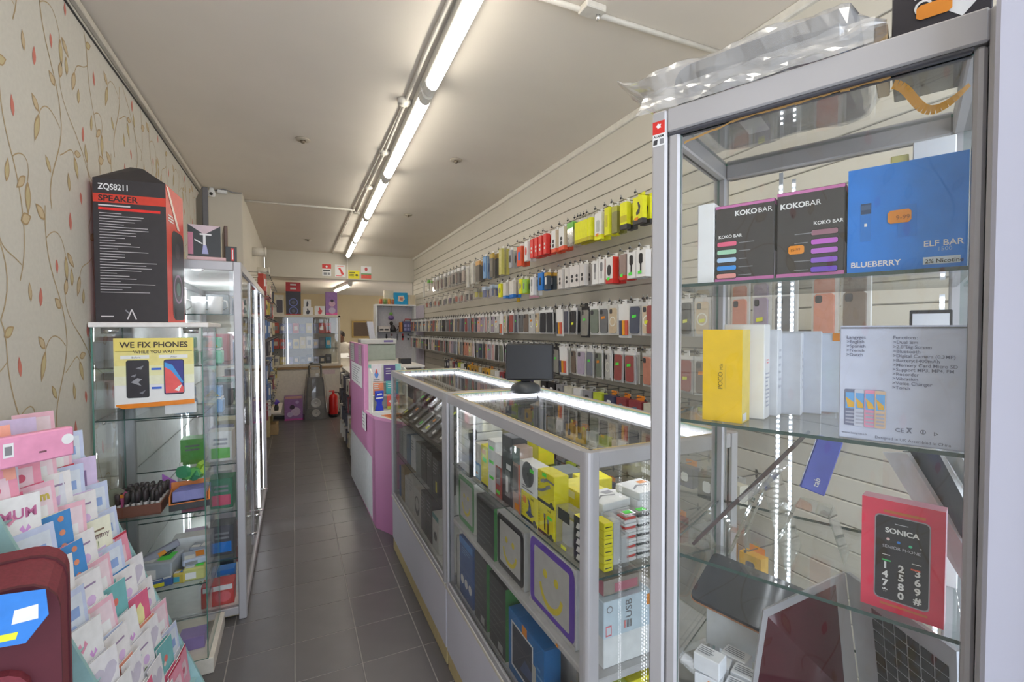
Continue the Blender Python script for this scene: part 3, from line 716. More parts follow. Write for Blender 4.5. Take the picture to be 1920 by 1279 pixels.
r2 = [(1212, BK1, 'hair_brush_box', 'white box with black brush shape beside the tall cabinet', 2, 'box', 0), (1194, BK1, 'hair_brush_box', 'white box with black brush shape, left of the nearest', 2, 'box', 0), (1176, RED1, 'red_foot_pack', 'greyish pack with red foot and green sticker', 3, 'pack', 0),
      (1153, WRB, 'charger_box', 'white box with red side and dark oval', 3, 'box', 0), (1136, WH1, 'charger_pack', 'white pack with grey plug shape', 3, 'pack', 0), (1124, WH1, 'charger_pack', 'second white pack with grey plug shape', 2, 'pack', 0),
      (1100, WD, 'white_box_pack', 'white box with two dark dots, right end of five', 2, 'box', 0), (1090, WD, 'white_box_pack', 'white box with two dark dots, second of five', 2, 'box', 0), (1081, WD, 'white_box_pack', 'white box with two dark dots, middle of five', 2, 'box', 0), (1071, WD, 'white_box_pack', 'white box with two dark dots, fourth of five', 2, 'box', 0), (1058, WD, 'white_box_pack', 'white box with two dark dots, left end of five', 4, 'box', 0),
      (1031, BL2, 'charger_pack', 'dark pack with gold top and white slab', 2, 'pack', 0), (1020, BL1, 'blue_box_pack', 'bright blue box with dark slab', 2, 'box', .01), (1004, WH1, 'charger_pack', 'white pack between blue and yellow goods', 2, 'pack', -.01),
      (988, YG, 'cable_pack', 'lime green flat pack', 2, 'pack', -.01), (981, YL, 'cable_pack', 'yellow flat pack beside the lime one', 2, 'pack', 0), (965, WB, 'white_box_pack', 'cream box with blue foot', 3, 'box', 0), (952, WB, 'white_box_pack', 'second cream box with blue foot', 2, 'box', 0), (942, YL, 'cable_pack', 'yellow flat pack farther back', 2, 'pack', 0),
      (926, CLB, 'wrapped_pack', 'clear bag with blue goods', 3, 'bag', 0), (912, CLB, 'wrapped_pack', 'second clear bag with blue goods', 2, 'bag', 0), (896, YBALL, 'wrapped_pack', 'clear bag with yellow goods', 2, 'bag', 0), (878, DM, 'wrapped_pack', 'dark goods in a clear bag', 2, 'bag', 0), (868, RM, 'wrapped_pack', 'reddish goods in a clear bag', 2, 'bag', 0), (858, RM, 'wrapped_pack', 'second reddish bag going back', 2, 'bag', 0),
      (847, DM, 'wrapped_pack', 'second dark bag going back', 2, 'bag', 0), (838, GM, 'wrapped_pack', 'greenish bag going back', 2, 'bag', 0), (828, GM, 'wrapped_pack', 'second greenish bag going back', 2, 'bag', 0), (818, RM, 'wrapped_pack', 'third reddish bag going back', 2, 'bag', 0), (810, DM, 'wrapped_pack', 'third dark bag going back', 2, 'bag', 0), (802, RM, 'wrapped_pack', 'last reddish bag near the beam', 2, 'bag', 0)]
front_row(r2, 2.095, 'second')
# fifth and lower rows: wallets and small boxes, seen over and through the counters
low = [('white', PAPER, None), ('dark blue', mat((70, 70, 96), .5), PAPER), ('lime', mat((190, 205, 60), .5), None), ('grey', mat((140, 140, 145), .5), DARK), ('dark red', mat((140, 62, 66), .5), mat((90, 110, 130), .5)),
       ('cream', mat((200, 196, 180), .5), None), ('black', BLACK, PAPER), ('orange framed', mat((225, 175, 50), .5), mat((70, 72, 90), .5)), ('tan', mat((190, 150, 80), .5), DARK)]
LOWM = [(n_, boxpack(.10, .10 if i % 2 else .12, .05, a, art=('slab', b) if b else ('band', mat((170, 170, 160), .5)), tab=(ORANGE if i % 3 == 1 else CLEARG))) for i, (n_, a, b) in enumerate(low)]
for z, word, y0, y1, st in ((1.235, 'fifth', 1.62, 6.2, .125), (.96, 'sixth', 1.45, 4.2, .14), (.68, 'seventh', 1.35, 3.4, .15)):
    y = y0; i = 0; rr = random.Random(int(z * 100))
    seq = [7, 8, 6, 5, 4, 4, 1, 2, 3, 0] if word == 'fifth' else []
    while y < y1:
        i += 1
        n_, me = LOWM[seq[i - 1] if i <= len(seq) else rr.randrange(len(LOWM))]
        hook(y, z)
        hang(me, 'wallet_box', f'{n_} boxed pack on the {word} slat row, {nth(i)} hook from near end', 'box', y, z - .004, .15, 'small boxes on the lower slat rows', rr.uniform(-.1, .1))
        y += st
# little yellow notice and price rail stickers on the wall
tag(MB().box(-.035, -.001, -.03, .035, .001, .03, mat((205, 170, 30), .5)).build('wall_sticker', None, (wx(4.1) - .003, 4.1, 1.93), (0, 0, FACE_RZ)), 'small dark yellow sticker on the slat wall above the phone cases', 'sticker')
tag(MB().cbox(-.10, -.003, -.022, .10, .003, .022, PALEPINK, .001).build('wall_sticker', None, (wx(3.75) - .004, 3.75, 1.94), (0, 0, FACE_RZ)), 'pale pink strip notice on the slat wall beside the yellow sticker', 'sticker')
# ------------------------------------------------------------------ goods in and on the tall cabinet
def in_cab(name, label, cat, x0, x1, y0, d, h, z, mt, yaw=0, **k):
    w = x1 - x0
    return carton(name, label, cat, w, d, h, mt, cab((x0 + x1) / 2, y0 + d / 2, z), CRZ + yaw, **k)
CHAR = mat((66, 62, 62), .45, gain=1.1); PKE = mat((205, 120, 175), .5, gain=1.1)
in_cab('white_box', 'slim white box at the left end of the top shelf, beside the dark boxes', 'box', .074, .105, .045, .09, .150, 1.7205, PAPER)
def vape(x0, x1, h, label, left):
    b = in_cab('flavour_box', label, 'box', x0, x1, .045, .085, h, 1.7205, CHAR, yaw=0)
    A = (x1 - x0) / h
    fshape(b, 'F', [(rc(0, 0, 1, .05), PKE), (rc(0, .965, 1, 1), PKE)], 'pink_edging')
    fshape(b, 'T', [(rc(0, 0, 1, 1), mat((190, 120, 165), .5))], 'pink_edging')
    fshape(b, 'R', [(rc(.0, 0, .3, .36), mat((200, 190, 195), .5)), (rc(0, .93, 1, 1), PKE)], 'side_print')
    ftext(b, 'F', .345 if left else .05, .85 if left else .81, 'KOKO', .0125, PAPER, .035)
    ftext(b, 'F', .735 if left else .43, .85 if left else .81, 'BAR', .0125, PAPER)
    pal = ((222, 100, 130), (160, 205, 175), (165, 195, 225), (60, 140, 215), (235, 150, 145)) if left else ((150, 105, 120), (190, 100, 195), (185, 110, 200), (140, 95, 195), (110, 75, 190))
    ps = []
    for k, cl in enumerate(pal):
        v = (.50 - k * .105)
        u0, u1 = (.04, .38) if left else (.53, .91)
        ps.append((rrc(u0 - .01, v - .040, u1 + .01, v + .034, .034, A), mat((40, 38, 40), .5)))
        ps.append((rrc(u0, v - .032, u1, v + .026, .028, A), mat(cl, .5)))
        q0 = .42 if left else .28
        ps.append((rc(q0, v - .006, q0 + (.26, .2, .14, .24, .22)[k], v + .004), GREY))
    fshape(b, 'F', ps, 'flavour_stripes')
    ftext(b, 'F', .06 if left else .56, .575 if left else .585, 'KOKO BAR', .0080, PAPER, .02)
    return b
vape(.107, .205, .140, 'dark flavour box with five stripes at its left, second on the top shelf', True)
v2 = vape(.209, .305, .145, 'dark flavour box with purple stripes and orange price tag', False)
t_ = fshape(v2, 'F', [(tagshape(.19, .27, .43, .37), ORANGE)], 'price_tag', .0025); t_['label'] = 'orange price tag'
ftext(v2, 'F', .22, .30, '15-99', .0065, mat((150, 90, 40), .6), off=.0034, turn=.08)
BLU = mat((30, 128, 222), .4, gain=1.15)
e = in_cab('blue_box', 'bright blue box with orange tag at the right of the top shelf', 'box', .309, .446, .042, .09, .162, 1.7205, BLU, sidem=mat((235, 240, 245), .4))
DIM[e.name] = (.137, .09, .162)
fshape(e, 'F', [(rc(.12, .30, .215, .56), mat((35, 120, 205), .4)), (rc(.12, .56, .215, .66), mat((45, 70, 105), .4)), (rc(.125, .60, .21, .645), mat((70, 95, 130), .4)), (rc(.155, .44, .18, .47), PAPER), (rc(.45, .31, .60, .60), mat((28, 118, 206), .4))], 'bar_picture')
ftext(e, 'F', .035, .055, 'BLUEBERRY', .0118, PAPER, .02); ftext(e, 'F', .66, .20, 'ELF BAR', .0120, PAPER, .01); ftext(e, 'F', .77, .155, '1500', .008, mat((150, 190, 235), .5))
fshape(e, 'F', [(rc(.66, .04, .95, .105), mat((205, 215, 225), .5))], 'white_label', .0009); ftext(e, 'F', .675, .050, '2% Nicotine', .0082, DARK, .01, off=.0018)
fshape(e, 'F', [(tagshape(.36, .44, .56, .56), ORANGE)], 'price_tag', .0022); ftext(e, 'F', .43, .47, '9-99', .009, mat((150, 90, 40), .6), off=.003)
w_ = in_cab('white_box', 'tall white box standing behind the bright blue box', 'box', .385, .440, .20, .055, .235, 1.7205, PAPER)
fshape(w_, 'F', bars(5, .1, .6, .70, .78, GREY, 3), 'small_print')
in_cab('yellow_box', 'pale yellow box edge behind the bright blue box', 'box', .355, .380, .21, .05, .22, 1.7205, mat((215, 205, 130), .5))
# second shelf
YB_ = mat((240, 192, 30), .4, gain=1.1)
p_ = in_cab('phone_box', 'bright yellow phone box at the front left of the second shelf', 'box', .086, .156, .045, .052, .172, 1.4605, YB_, sidem=mat((232, 200, 90), .4))
DIM[p_.name] = (.07, .052, .172)
ftext(p_, 'F', .52, .35, 'POCO', .0115, mat((110, 95, 30), .5), .0, turn=PI / 2); ftext(p_, 'F', .52, .56, 'M5s', .0075, mat((110, 95, 30), .5), turn=PI / 2)
fshape(p_, 'F', [(rc(.585, .36, .60, .62), mat((205, 175, 60), .5))], 'small_print'); fshape(p_, 'R', [(rc(.06, .02, .55, .10), PAPER)], 'barcode_label')
p2 = in_cab('phone_box', 'white phone box with red print just behind the yellow one', 'box', .105, .178, .112, .042, .182, 1.4605, PAPER)
fshape(p2, 'R', bars(9, .15, .85, .12, .50, mat((170, 172, 185), .5), 2) + bars(2, .2, .7, .58, .64, mat((225, 110, 110), .5), 4), 'small_print')
for k, (x0, y0, h, lab) in enumerate(((.118, .165, .172, 'third phone box back, plain white'), (.150, .205, .165, 'fourth phone box back, grey white'), (.178, .245, .168, 'fifth phone box back, with green sticker'), (.21, .285, .164, 'last phone box of the row, with orange corner sticker'))):
    b = in_cab('phone_box', lab + ', second shelf of the tall cabinet', 'box', x0, x0 + .072, y0, .036, h, 1.4605, mat((218 - 6 * k, 220 - 5 * k, 226 - 4 * k), .45), yaw=.06 * k)
    fshape(b, 'R', bars(6, .2, .8, .3, .8, mat((190, 192, 200), .5), k), 'small_print')
    if k == 2: fshape(b, 'R', [(rc(.2, .44, .6, .53), LIME)], 'price_sticker', .0012)
    if k == 3: fshape(b, 'F', [(rc(.72, .9, 1, 1), ORANGE)], 'price_sticker', .0012)
bx = in_cab('phone_box', 'wide white phone box with printed feature list at the right', 'box', .302, .451, .034, .06, .178, 1.4605, mat((206, 212, 240), .4, gain=1.1), yaw=0)
T2 = mat((112, 116, 140), .5)
ftext(bx, 'F', .06, .885, 'Langyges\n>English\n>Spanish\n>French\n>Dutch', .0068, T2, .01, ls=1.0)
ftext(bx, 'F', .44, .885, 'Functions:\n>Dual Sim\n>2.8"Big Screen\n>Bluetooth\n>Digital Camera (0.3MP)\n>Battery:1400mAh\n>Memory Card Micro SD\n>Support MP3, MP4, FM\n>Recorder\n>Vibration\n>Voice Changer\n>Torch', .0068, T2, .01, ls=1.0)
ftext(bx, 'F', .03, .045, 'www.baty.co.uk', .0050, T2); ftext(bx, 'F', .31, .030, 'Designed in UK Assembled in China', .0058, T2)
ftext(bx, 'F', .47, .105, 'CE', .0085, T2)
A = .149 / .178
fshape(bx, 'F', [(circ(.68, .125, .022, A), T2), (circ(.68, .125, .016, A), mat((206, 212, 240), .4, gain=1.1)), (rc(.675, .11, .685, .14), T2), (circ(.77, .12, .022, A, 3), T2), (circ(.77, .12, .012, A, 3), mat((206, 212, 240), .4, gain=1.1)),
                 ([(.555, .105), (.567, .105), (.60, .148), (.588, .148)], T2), ([(.588, .105), (.60, .105), (.567, .148), (.555, .148)], T2), (rc(.56, .14, .595, .147), T2), (rc(.012, .975, .988, .984), DARK)], 'approval_marks')
ps = []
for k, cl in enumerate(((120, 124, 150), (196, 200, 216), (222, 150, 180), (214, 186, 160))):
    u0, u1 = .05 + k * .085, .05 + k * .085 + (.11 if k == 0 else .09); v0, v1 = .12, .44
    ps += [(rrc(u0, v0 + .0, u1, v1, .012, A), mat(cl, .4)), (rc(u0 + .01, v0 + .15, u1 - .008, v1 - .03), mat((110, 170, 225), .4)), ([(u0 + .01, v0 + .25), (u1 - .02, v0 + .20), (u1 - .01, v0 + .16), (u0 + .03, v0 + .16)], mat((240, 175, 70), .4))]
    for r_ in range(4): ps.append((rc(u0 + .012, v0 + .02 + r_ * .03, u1 - .01, v0 + .035 + r_ * .03), mat((170, 172, 190), .5)))
fshape(bx, 'F', ps, 'phone_pictures')
d_ = in_cab('framed_phone', 'dark rimmed white phone box behind the feature list box', 'phone', .385, .440, .20, .02, .205, 1.4605, BLACK)
fshape(d_, 'F', [(rc(.07, .03, .93, .97), PAPER)], 'front_panel')
# third shelf
def slab4(pts, th, mt, name, parent=None, edge=None):
    """thin slab from four world points"""
    P_ = [Vector(p) for p in pts]; n = (P_[1] - P_[0]).cross(P_[3] - P_[0]).normalized() * th
    mb = MB(); v = P_ + [p + n for p in P_]
    mb.add(v, [(0, 1, 2, 3), (7, 6, 5, 4), (0, 4, 5, 1), (1, 5, 6, 2), (2, 6, 7, 3), (3, 7, 4, 0)], [mt, mt] + [edge or mt] * 4)
    return mb.build(name, parent)
def cpx(x, y, dep):
    v = at(x, y, Z=0) - CAM if y > 640 else at(x, y, Z=5) - CAM
    Mi = CABM.inverted(); o = Mi @ CAM; q = Mi.to_3x3() @ v
    t = (dep - o.y) / q.y
    return CABM @ (o + t * q)
tb = thing('tablet', 'thin dark tablet leaning on a clear stand at the left of the third shelf', 'tablet', cab(.06, .12, 1.197), 0)
inv = Matrix.Translation(-tb.location)
def loc4(pts): return [inv @ Vector(p) for p in pts]
slab4(loc4([cab(.062, .06, 1.206), cab(.062, .215, 1.206), cab(.235, .215, 1.432), cab(.235, .06, 1.432)]), .006, mat((60, 56, 60), .3), 'tablet_body', tb, mat((84, 72, 72), .4))
slab4(loc4([cab(.067, .068, 1.213), cab(.067, .207, 1.213), cab(.229, .207, 1.424), cab(.229, .068, 1.424)]), -.0012, mat((90, 96, 104), .1), 'screen', tb)
slab4(loc4([cab(.15, .05, 1.32), cab(.15, .20, 1.32), cab(.20, .20, 1.375), cab(.20, .05, 1.375)]), .012, WRAP, 'plastic_film', tb)
st = thing('tablet_stand', 'clear bent acrylic stand holding the dark tablet', 'stand', cab(.15, .12, 1.197), 0)
ACR = glass_mat(tint=(.94, .96, .95), refl=1.6, f0=.06); inv = Matrix.Translation(-st.location)
def strip(pts, y0, y1, th, nm):
    mb = MB(CABM)
    for i in range(len(pts) - 1):
        a, b = Vector((pts[i][0], 0, pts[i][1])), Vector((pts[i + 1][0], 0, pts[i + 1][1])); n = Vector((-(b - a).z, 0, (b - a).x)).normalized() * th
        q = [a, b, b + n, a + n]
        mb.add([(p.x, y0, p.z) for p in q] + [(p.x, y1, p.z) for p in q], [(0, 1, 2, 3), (7, 6, 5, 4), (0, 4, 5, 1), (1, 5, 6, 2), (2, 6, 7, 3), (3, 7, 4, 0)], [ACR] * 6)
    mb.M = inv @ CABM; v = [inv @ p for p in mb.v]; mb.v = v
    return mb.build(nm, st)
strip([(.085, 1.225), (.097, 1.2), (.13, 1.2), (.18, 1.345)], .07, .095, .003, 'front_arm'); strip([(.085, 1.225), (.097, 1.2), (.13, 1.2), (.18, 1.345)], .18, .205, .003, 'front_arm'); strip([(.185, 1.35), (.225, 1.1985)], .07, .205, .003, 'rear_leg')
tc2 = carton('phone_box', 'small violet blue phone box leaning back on the third shelf', 'box', .042, .016, .11, mat((92, 104, 190), .4), cab(.244, .20, 1.315), CRZ, rot=(-.25, .30, CRZ + .2))
ftext(tc2, 'F', .65, .10, 'tab', .014, PAPER, .01, turn=PI / 2)
sb = thing('phone_stand', 'second clear acrylic stand under the violet phone box', 'stand', cab(.23, .22, 1.197))
st, inv = sb, Matrix.Translation(-sb.location)
strip([(.19, 1.20), (.22, 1.285), (.275, 1.28)], .17, .24, .003, 'cradle'); strip([(.275, 1.28), (.30, 1.1985)], .17, .24, .003, 'rear_leg')
rd = carton('phone_box', 'red phone box with large keypad phone at the front of the third shelf', 'box', .098, .028, .172, mat((226, 62, 92), .4, gain=1.15), cab(.383, .062, 1.1965), CRZ - .10, top=mat((235, 160, 175), .4), sidem=mat((238, 190, 205), .35))
DIM[rd.name] = (.098, .028, .172); A = .098 / .172
ph = fshape(rd, 'F', [(rrc(.17, .10, .84, .87, .07, A), mat((160, 150, 160), .3, .5)), (rrc(.185, .11, .825, .86, .065, A), mat((44, 42, 50), .3, gain=1)), (rc(.42, .80, .58, .806), mat((190, 190, 195), .3)), (circ(.34, .655, .022, A), mat((235, 190, 190), .4)), (circ(.47, .645, .022, A), mat((60, 130, 215), .4)), (circ(.61, .635, .022, A), mat((70, 200, 150), .4)), (circ(.73, .635, .010, A), PAPER),
                     (rc(.27, .508, .37, .514), PAPER), (rc(.63, .488, .74, .494), PAPER), (rc(.27, .455, .38, .468), mat((70, 190, 110), .4)), (rc(.62, .435, .73, .448), mat((235, 90, 60), .4))], 'phone_picture')
ftext(rd, 'F', .505, .715, 'SONICA', .0108, PAPER, .03, 'CENTER'); ftext(rd, 'F', .5, .575, 'SENIOR PHONE', .0064, mat((190, 190, 200), .5), 0, 'CENTER')
pass
fshape(rd, 'F', bars(1, .28, .78, .888, .918, mat((200, 110, 60), .5), 1, .8, (1, 1)) + bars(1, .25, .82, .05, .075, mat((205, 110, 70), .5), 1, .8, (1, 1)), 'gold_print')
for i, row in enumerate(('123', '456', '789', '*0#')):
    for j, ch in enumerate(row):
        ftext(rd, 'F', .31 + j * .195, .385 - i * .080, ch, .0145, PAPER, .035, 'CENTER', name='digit')
for nm, lab, q, mt, th in (('tablet', 'white backed tablet leaning at the right of the third shelf', [(1812, 1104, .14), (1655, 848, .21), (1700, 850, .15), (1818, 1042, .11)], mat((222, 224, 232), .3), .006),
                           ('tablet', 'dark screened tablet leaning in front of the white one', [(1808, 1046, .125), (1692, 846, .19), (1758, 846, .11), (1822, 965, .09)], mat((80, 88, 100), .12), .006),
                           ('tablet', 'white tablet at the far right edge of the third shelf', [(1822, 935, .115), (1766, 846, .16), (1796, 846, .10), (1828, 900, .08)], mat((214, 222, 236), .2), .006)):
    o = slab4([cpx(*p) for p in q], th, mt, nm, None, PAPER); tag(o, lab, 'tablet')
for k, (x0, y0, h, mt, lab) in enumerate(((.40, .20, .12, ORANGE, 'orange box behind the leaning tablets'), (.425, .14, .06, PAPER, 'small white box under the leaning tablets'))):
    in_cab('small_box', lab + ', third shelf', 'box', x0, x0 + .028, y0 + .06, .05, h, 1.1965, mt)
# bottom visible shelf: laptop, tablet, small cartons
lp = thing('laptop', 'silver laptop stood open on its side with black keyboard, lowest visible shelf', 'laptop', cab(.36, .10, .931))
inv = Matrix.Translation(-lp.location)
q = [cpx(1690, 1400, .10), cpx(1810, 1420, .05), cpx(1812, 1170, .06), cpx(1548, 1095, .20)]
deck = slab4(loc4([cab(.33, .19, .935), cab(.452, .055, .935), cab(.445, .055, 1.165), cab(.30, .22, 1.165)]), -.008, mat((176, 178, 184), .35, .4), 'keyboard_deck', lp)
P0, P1, P2, P3 = [inv @ Vector(p) for p in (cab(.33, .19, .935), cab(.452, .055, .935), cab(.445, .055, 1.165), cab(.30, .22, 1.165))]
nn = (P1 - P0).cross(P3 - P0).normalized()
def bil(u, v): return (P0 * (1 - u) + P1 * u) * (1 - v) + (P3 * (1 - u) + P2 * u) * v
kb = MB()
for i in range(6):
    for j in range(11):
        u0, u1 = .27 + i * .115, .27 + i * .115 + .098; v0, v1 = .02 + j * .078, .02 + j * .078 + .066
        qd = [bil(u0, v0), bil(u1, v0), bil(u1, v1), bil(u0, v1)]
        kb.add([p + nn * .0003 for p in qd] + [p + nn * .0018 for p in qd], [(4, 5, 6, 7), (0, 1, 5, 4), (1, 2, 6, 5), (2, 3, 7, 6), (3, 0, 4, 7)], mat((40, 40, 44), .5, gain=1))
kk = stuff(kb.build('keys', lp)); kk['label'] = 'black keys'
lid = slab4(loc4([cab(.325, .19, .935), cab(.165, .085, .935), cab(.185, .085, 1.11), cab(.295, .22, 1.165)]), -.006, ALU, 'lid', lp)
slab4(loc4([cab(.320, .186, .94), cab(.170, .085, .94), cab(.188, .085, 1.104), cab(.292, .212, 1.155)]), .001, mat((84, 40, 48), .08, gain=1), 'screen', lp)  # dark red is a reflection painted into the screen's colour
tt = thing('tablet', 'dark tablet with copper rim lying behind the laptop screen', 'tablet', cab(.13, .25, 1.04), 0, None, (.28, .12, CRZ))
MB().prism(rrc(-.11, -.08, .11, .08, .015), -.004, .004, mat((70, 72, 78), .15), plane='XY').build('tablet_body', tt)
MB().prism(rrc(-.111, -.081, .111, .081, .016), -.007, -.003, mat((190, 140, 110), .4, .3), plane='XY').build('rim', tt)
bxp = in_cab('phone_box', 'pile base of white phone boxes under the dark tablet', 'box', .05, .20, .19, .15, .09, .931, mat((206, 210, 212), .5))
kz = 0
for k, (x, y, z, lab) in enumerate(((.10, .06, .931, 'small white carton with orange tag at the front left of the bottom shelf'), (.10, .105, .931, 'small white carton second from the front, bottom shelf'), (.155, .06, .931, 'small white carton beside the orange tagged one'),
                                    (.155, .105, .931, 'small white carton behind the orange tag carton'), (.10, .06, .967, 'small white carton on top at the front left'), (.125, .148, .931, 'small white carton farthest back against the phone boxes'))):
    b = in_cab('small_carton', lab, 'box', x - .025, x + .025, y - .02, .036, .034, z, mat((212, 214, 218), .5), yaw=.12 - .05 * k)
    fshape(b, 'T', bars(4, .1, .9, .2, .85, mat((120, 122, 130), .5), k), 'small_print')
    if k == 0: fshape(b, 'F', [(rc(.5, .3, .95, .8), ORANGE)], 'price_tag', .0012)
# on top of the cabinet
TOPZ = CH + .001
bi = thing('bagged_speaker', 'long black item in a crinkled clear plastic bag on the tall cabinet', 'speaker', cab(.17, .2, TOPZ), CRZ)
prof = rrc(-.145, .012, .150, .094, .03, 1)
MB().prism(prof, -.15, .13, mat((62, 60, 62), .6, gain=1.1), smooth=False).build('body', bi)
MB().box(-.06, -.02, .0095, -.02, .06, .0115, PAPER).build('paper_label', bi)
def bag_mesh():
    mb = MB(); nx, ny = 34, 26; rr = random.Random(5)
    from mathutils import noise
    V = []
    for j in range(ny + 1):
        a = 2 * PI * j / ny
        for i in range(nx + 1):
            t = i / nx; x = -.27 + t * .45
            e_ = min(1, t / .22) if t < .22 else (min(1, (1 - t) / .10) if t > .9 else 1)
            ry = .17 * (.75 + .25 * e_); rz = .058 * max(e_, .10)
            ca, sa = math.cos(a), math.sin(a)
            y = -.01 + ry * (abs(ca) ** .6) * (1 if ca > 0 else -1); z = .056 + rz * (abs(sa) ** .6) * (1 if sa > 0 else -1)
            z += (1 - e_) * .065 if t < .22 else 0
            n_ = noise.noise_vector(Vector((x * 14, y * 14, z * 14))) * .011 + noise.noise_vector(Vector((x * 45, y * 45, z * 45))) * .004
            V.append((x + n_.x, y + n_.y, max(.004, z + n_.z)))
    F_ = [(j * (nx + 1) + i, j * (nx + 1) + i + 1, (j + 1) * (nx + 1) + i + 1, (j + 1) * (nx + 1) + i) for j in range(ny) for i in range(nx)]
    mb.add(V, F_, BAGF)
    # loose flap hanging over the front rail
    V = []
    for j in range(7):
        for i in range(31):
            x = -.20 + i / 30 * .37; s_ = j / 6
            n_ = noise.noise(Vector((x * 22, s_ * 3, 2.1))) * .010
            V.append((x, -.175 - .028 * s_ + n_, .045 - .052 * s_ + abs(n_) * .8 + .004))
    mb.add(V, [(j * 31 + i, j * 31 + i + 1, (j + 1) * 31 + i + 1, (j + 1) * 31 + i) for j in range(6) for i in range(30)], BAGF)
    return mb
bag_mesh().build('plastic_bag', bi)
hb = in_cab('black_box', 'black box with orange tag and white lettering on the tall cabinet', 'box', .357, .470, .10, .16, .22, TOPZ, mat((50, 46, 52), .45, gain=1.1))
fshape(hb, 'F', [([(.42, .34), (.72, .20), (1, .36), (1, .62), (.7, .44)], mat((225, 225, 232), .4)), ([(.55, .62), (1, .40), (1, .60), (.7, .75)], mat((120, 122, 132), .4))], 'white_graphic')
ftext(hb, 'F', .24, .50, 'HO', .030, PAPER, .01, turn=-PI / 2)
fshape(hb, 'F', [(tagshape(.26, .26, .62, .36), ORANGE)], 'price_tag', .0016)
in_cab('cardboard_piece', 'brown cardboard piece beside the black box on the tall cabinet', 'box', .335, .352, .10, .12, .07, TOPZ, CARD)
# ribbon and torn tape under the top rail
rb = MB(CABM); OR2 = mat((222, 160, 60), .5); rr = random.Random(3)
pts = [(.06 + i * .012, 1.984 + .0155 * min(1, i / 8) + rr.uniform(-.001, .001)) for i in range(26)]
for i in range(25): rb.poly([(pts[i][0], .0095, pts[i][1] - .0015 - rr.random() * .002), (pts[i + 1][0], .0095, pts[i + 1][1] - .0015 - rr.random() * .002), (pts[i + 1][0], .0095, pts[i + 1][1] + .001), (pts[i][0], .0095, pts[i][1] + .001)], mat((160, 125, 75), .7))
tp = tag(rb.build('tape_strip'), 'torn brown tape under the top rail of the tall cabinet', 'tape')
cur = bez((.362, 1.998), (.385, 1.99), (.388, 1.938), (.415, 1.948), 14) + bez((.415, 1.948), (.43, 1.953), (.438, 1.965), (.444, 1.97), 6)[1:]
rb = MB(CABM)
for i in range(len(cur) - 1):
    wv = lambda k: .0055 * (1 if k < 14 else max(.35, 1 - (k - 13) * .1))
    a, b = cur[i], cur[i + 1]; dx, dz = b[0] - a[0], b[1] - a[1]; l = math.hypot(dx, dz); nx_, nz = -dz / l, dx / l
    rb.add([(a[0] + nx_ * wv(i), .034, a[1] + nz * wv(i)), (a[0] - nx_ * wv(i), .040, a[1] - nz * wv(i)), (b[0] - nx_ * wv(i + 1), .040, b[1] - nz * wv(i + 1)), (b[0] + nx_ * wv(i + 1), .034, b[1] + nz * wv(i + 1))], [(0, 1, 2, 3)], OR2)
tag(rb.build('ribbon'), 'orange ribbon curling down inside the top of the tall cabinet', 'ribbon')
# ------------------------------------------------------------------ goods in the counters
def side_item(name, label, cat, px0, px1, pyt, z, d, mt, x=.69, yaw=0, h=None, **k):
    """box behind the aisle-side glass between two sight lines, standing at z"""
    a, b = at(px0, 900, X=x).y, at(px1, 900, X=x).y
    lo, hi = (.978, 2.092) if (a + b) / 2 < 2.13 else (2.178, 3.45)
    a, b = min(max(a, lo), hi), min(max(b, lo), hi)
    w = abs(a - b) * .97; yc = (a + b) / 2
    if h is None: h = at((px0 + px1) / 2, pyt, X=x).z - z
    o = carton(name, label, cat, w, d, h, mt, (x + d / 2, yc, z), -PI / 2 + yaw, **k)
    DIM[o.name] = (w, d, h); return o
def end_item(name, label, cat, px0, px1, pyt, z, d, mt, y=.985, yaw=0, h=None, **k):
    a, b = at(px0, 1000, Y=y).x, at(px1, 1000, Y=y).x
    w = abs(a - b) * .97; xc = (a + b) / 2
    if h is None: h = at((px0 + px1) / 2, pyt, Y=y).z - z
    o = carton(name, label, cat, w, d, h, mt, (xc, y + d / 2, z), yaw, **k)
    DIM[o.name] = (w, d, h); return o
S1, S2, S0 = 1.0005, .7355, .4075
WHB = mat((222, 224, 224), .45)
YEL = mat((224, 214, 40), .45, gain=1.2); DKF = mat((50, 52, 52), .45, gain=1.1)
# stack of white boxes, one by one
for c_, (pa, pb, n, d, lab) in enumerate(((858, 884, 7, .15, 'tall'), (849, 857, 5, .09, 'low'))):
    zt = at((pa + pb) / 2, 772 if n == 7 else 808, X=.685).z; hh = min((zt - S1), .26) / n
    for k in range(n):
        b = side_item('white_carton', f'white flat carton, {nth(k + 1)} from the bottom of the {lab} white stack, near counter', 'box', pa, pb, 0, S1 + k * hh, d, (WHB, mat((205, 206, 204), .45))[k % 2], x=.685, h=hh - .003, yaw=R.uniform(-.06, .06), b=.003)
        if k == n - 2 and n == 7: fshape(b, 'L', [(rc(.2, .3, .8, .8), LIME)], 'price_sticker')
tri = thing('folded_tripod', 'folded black tripod standing by the white carton stacks', 'tripod', (.685, at(886.5, 900, X=.685).y, S1))
MB().tube([(0, .008, .0), (0, .004, .12), (.0, 0, .17)], [.006, .008, .010], BLACK, 6).build('leg', tri); MB().tube([(.012, -.008, .0), (.01, -.004, .12), (.0, 0, .17)], [.006, .008, .010], BLACK, 6).build('leg', tri)
MB().tube([(-.012, -.006, .0), (-.01, -.004, .12), (.0, 0, .17)], [.006, .008, .010], BLACK, 6).build('leg', tri); MB().cbox(-.016, -.012, .16, .016, .012, .205, BLACK, .004).build('head', tri)
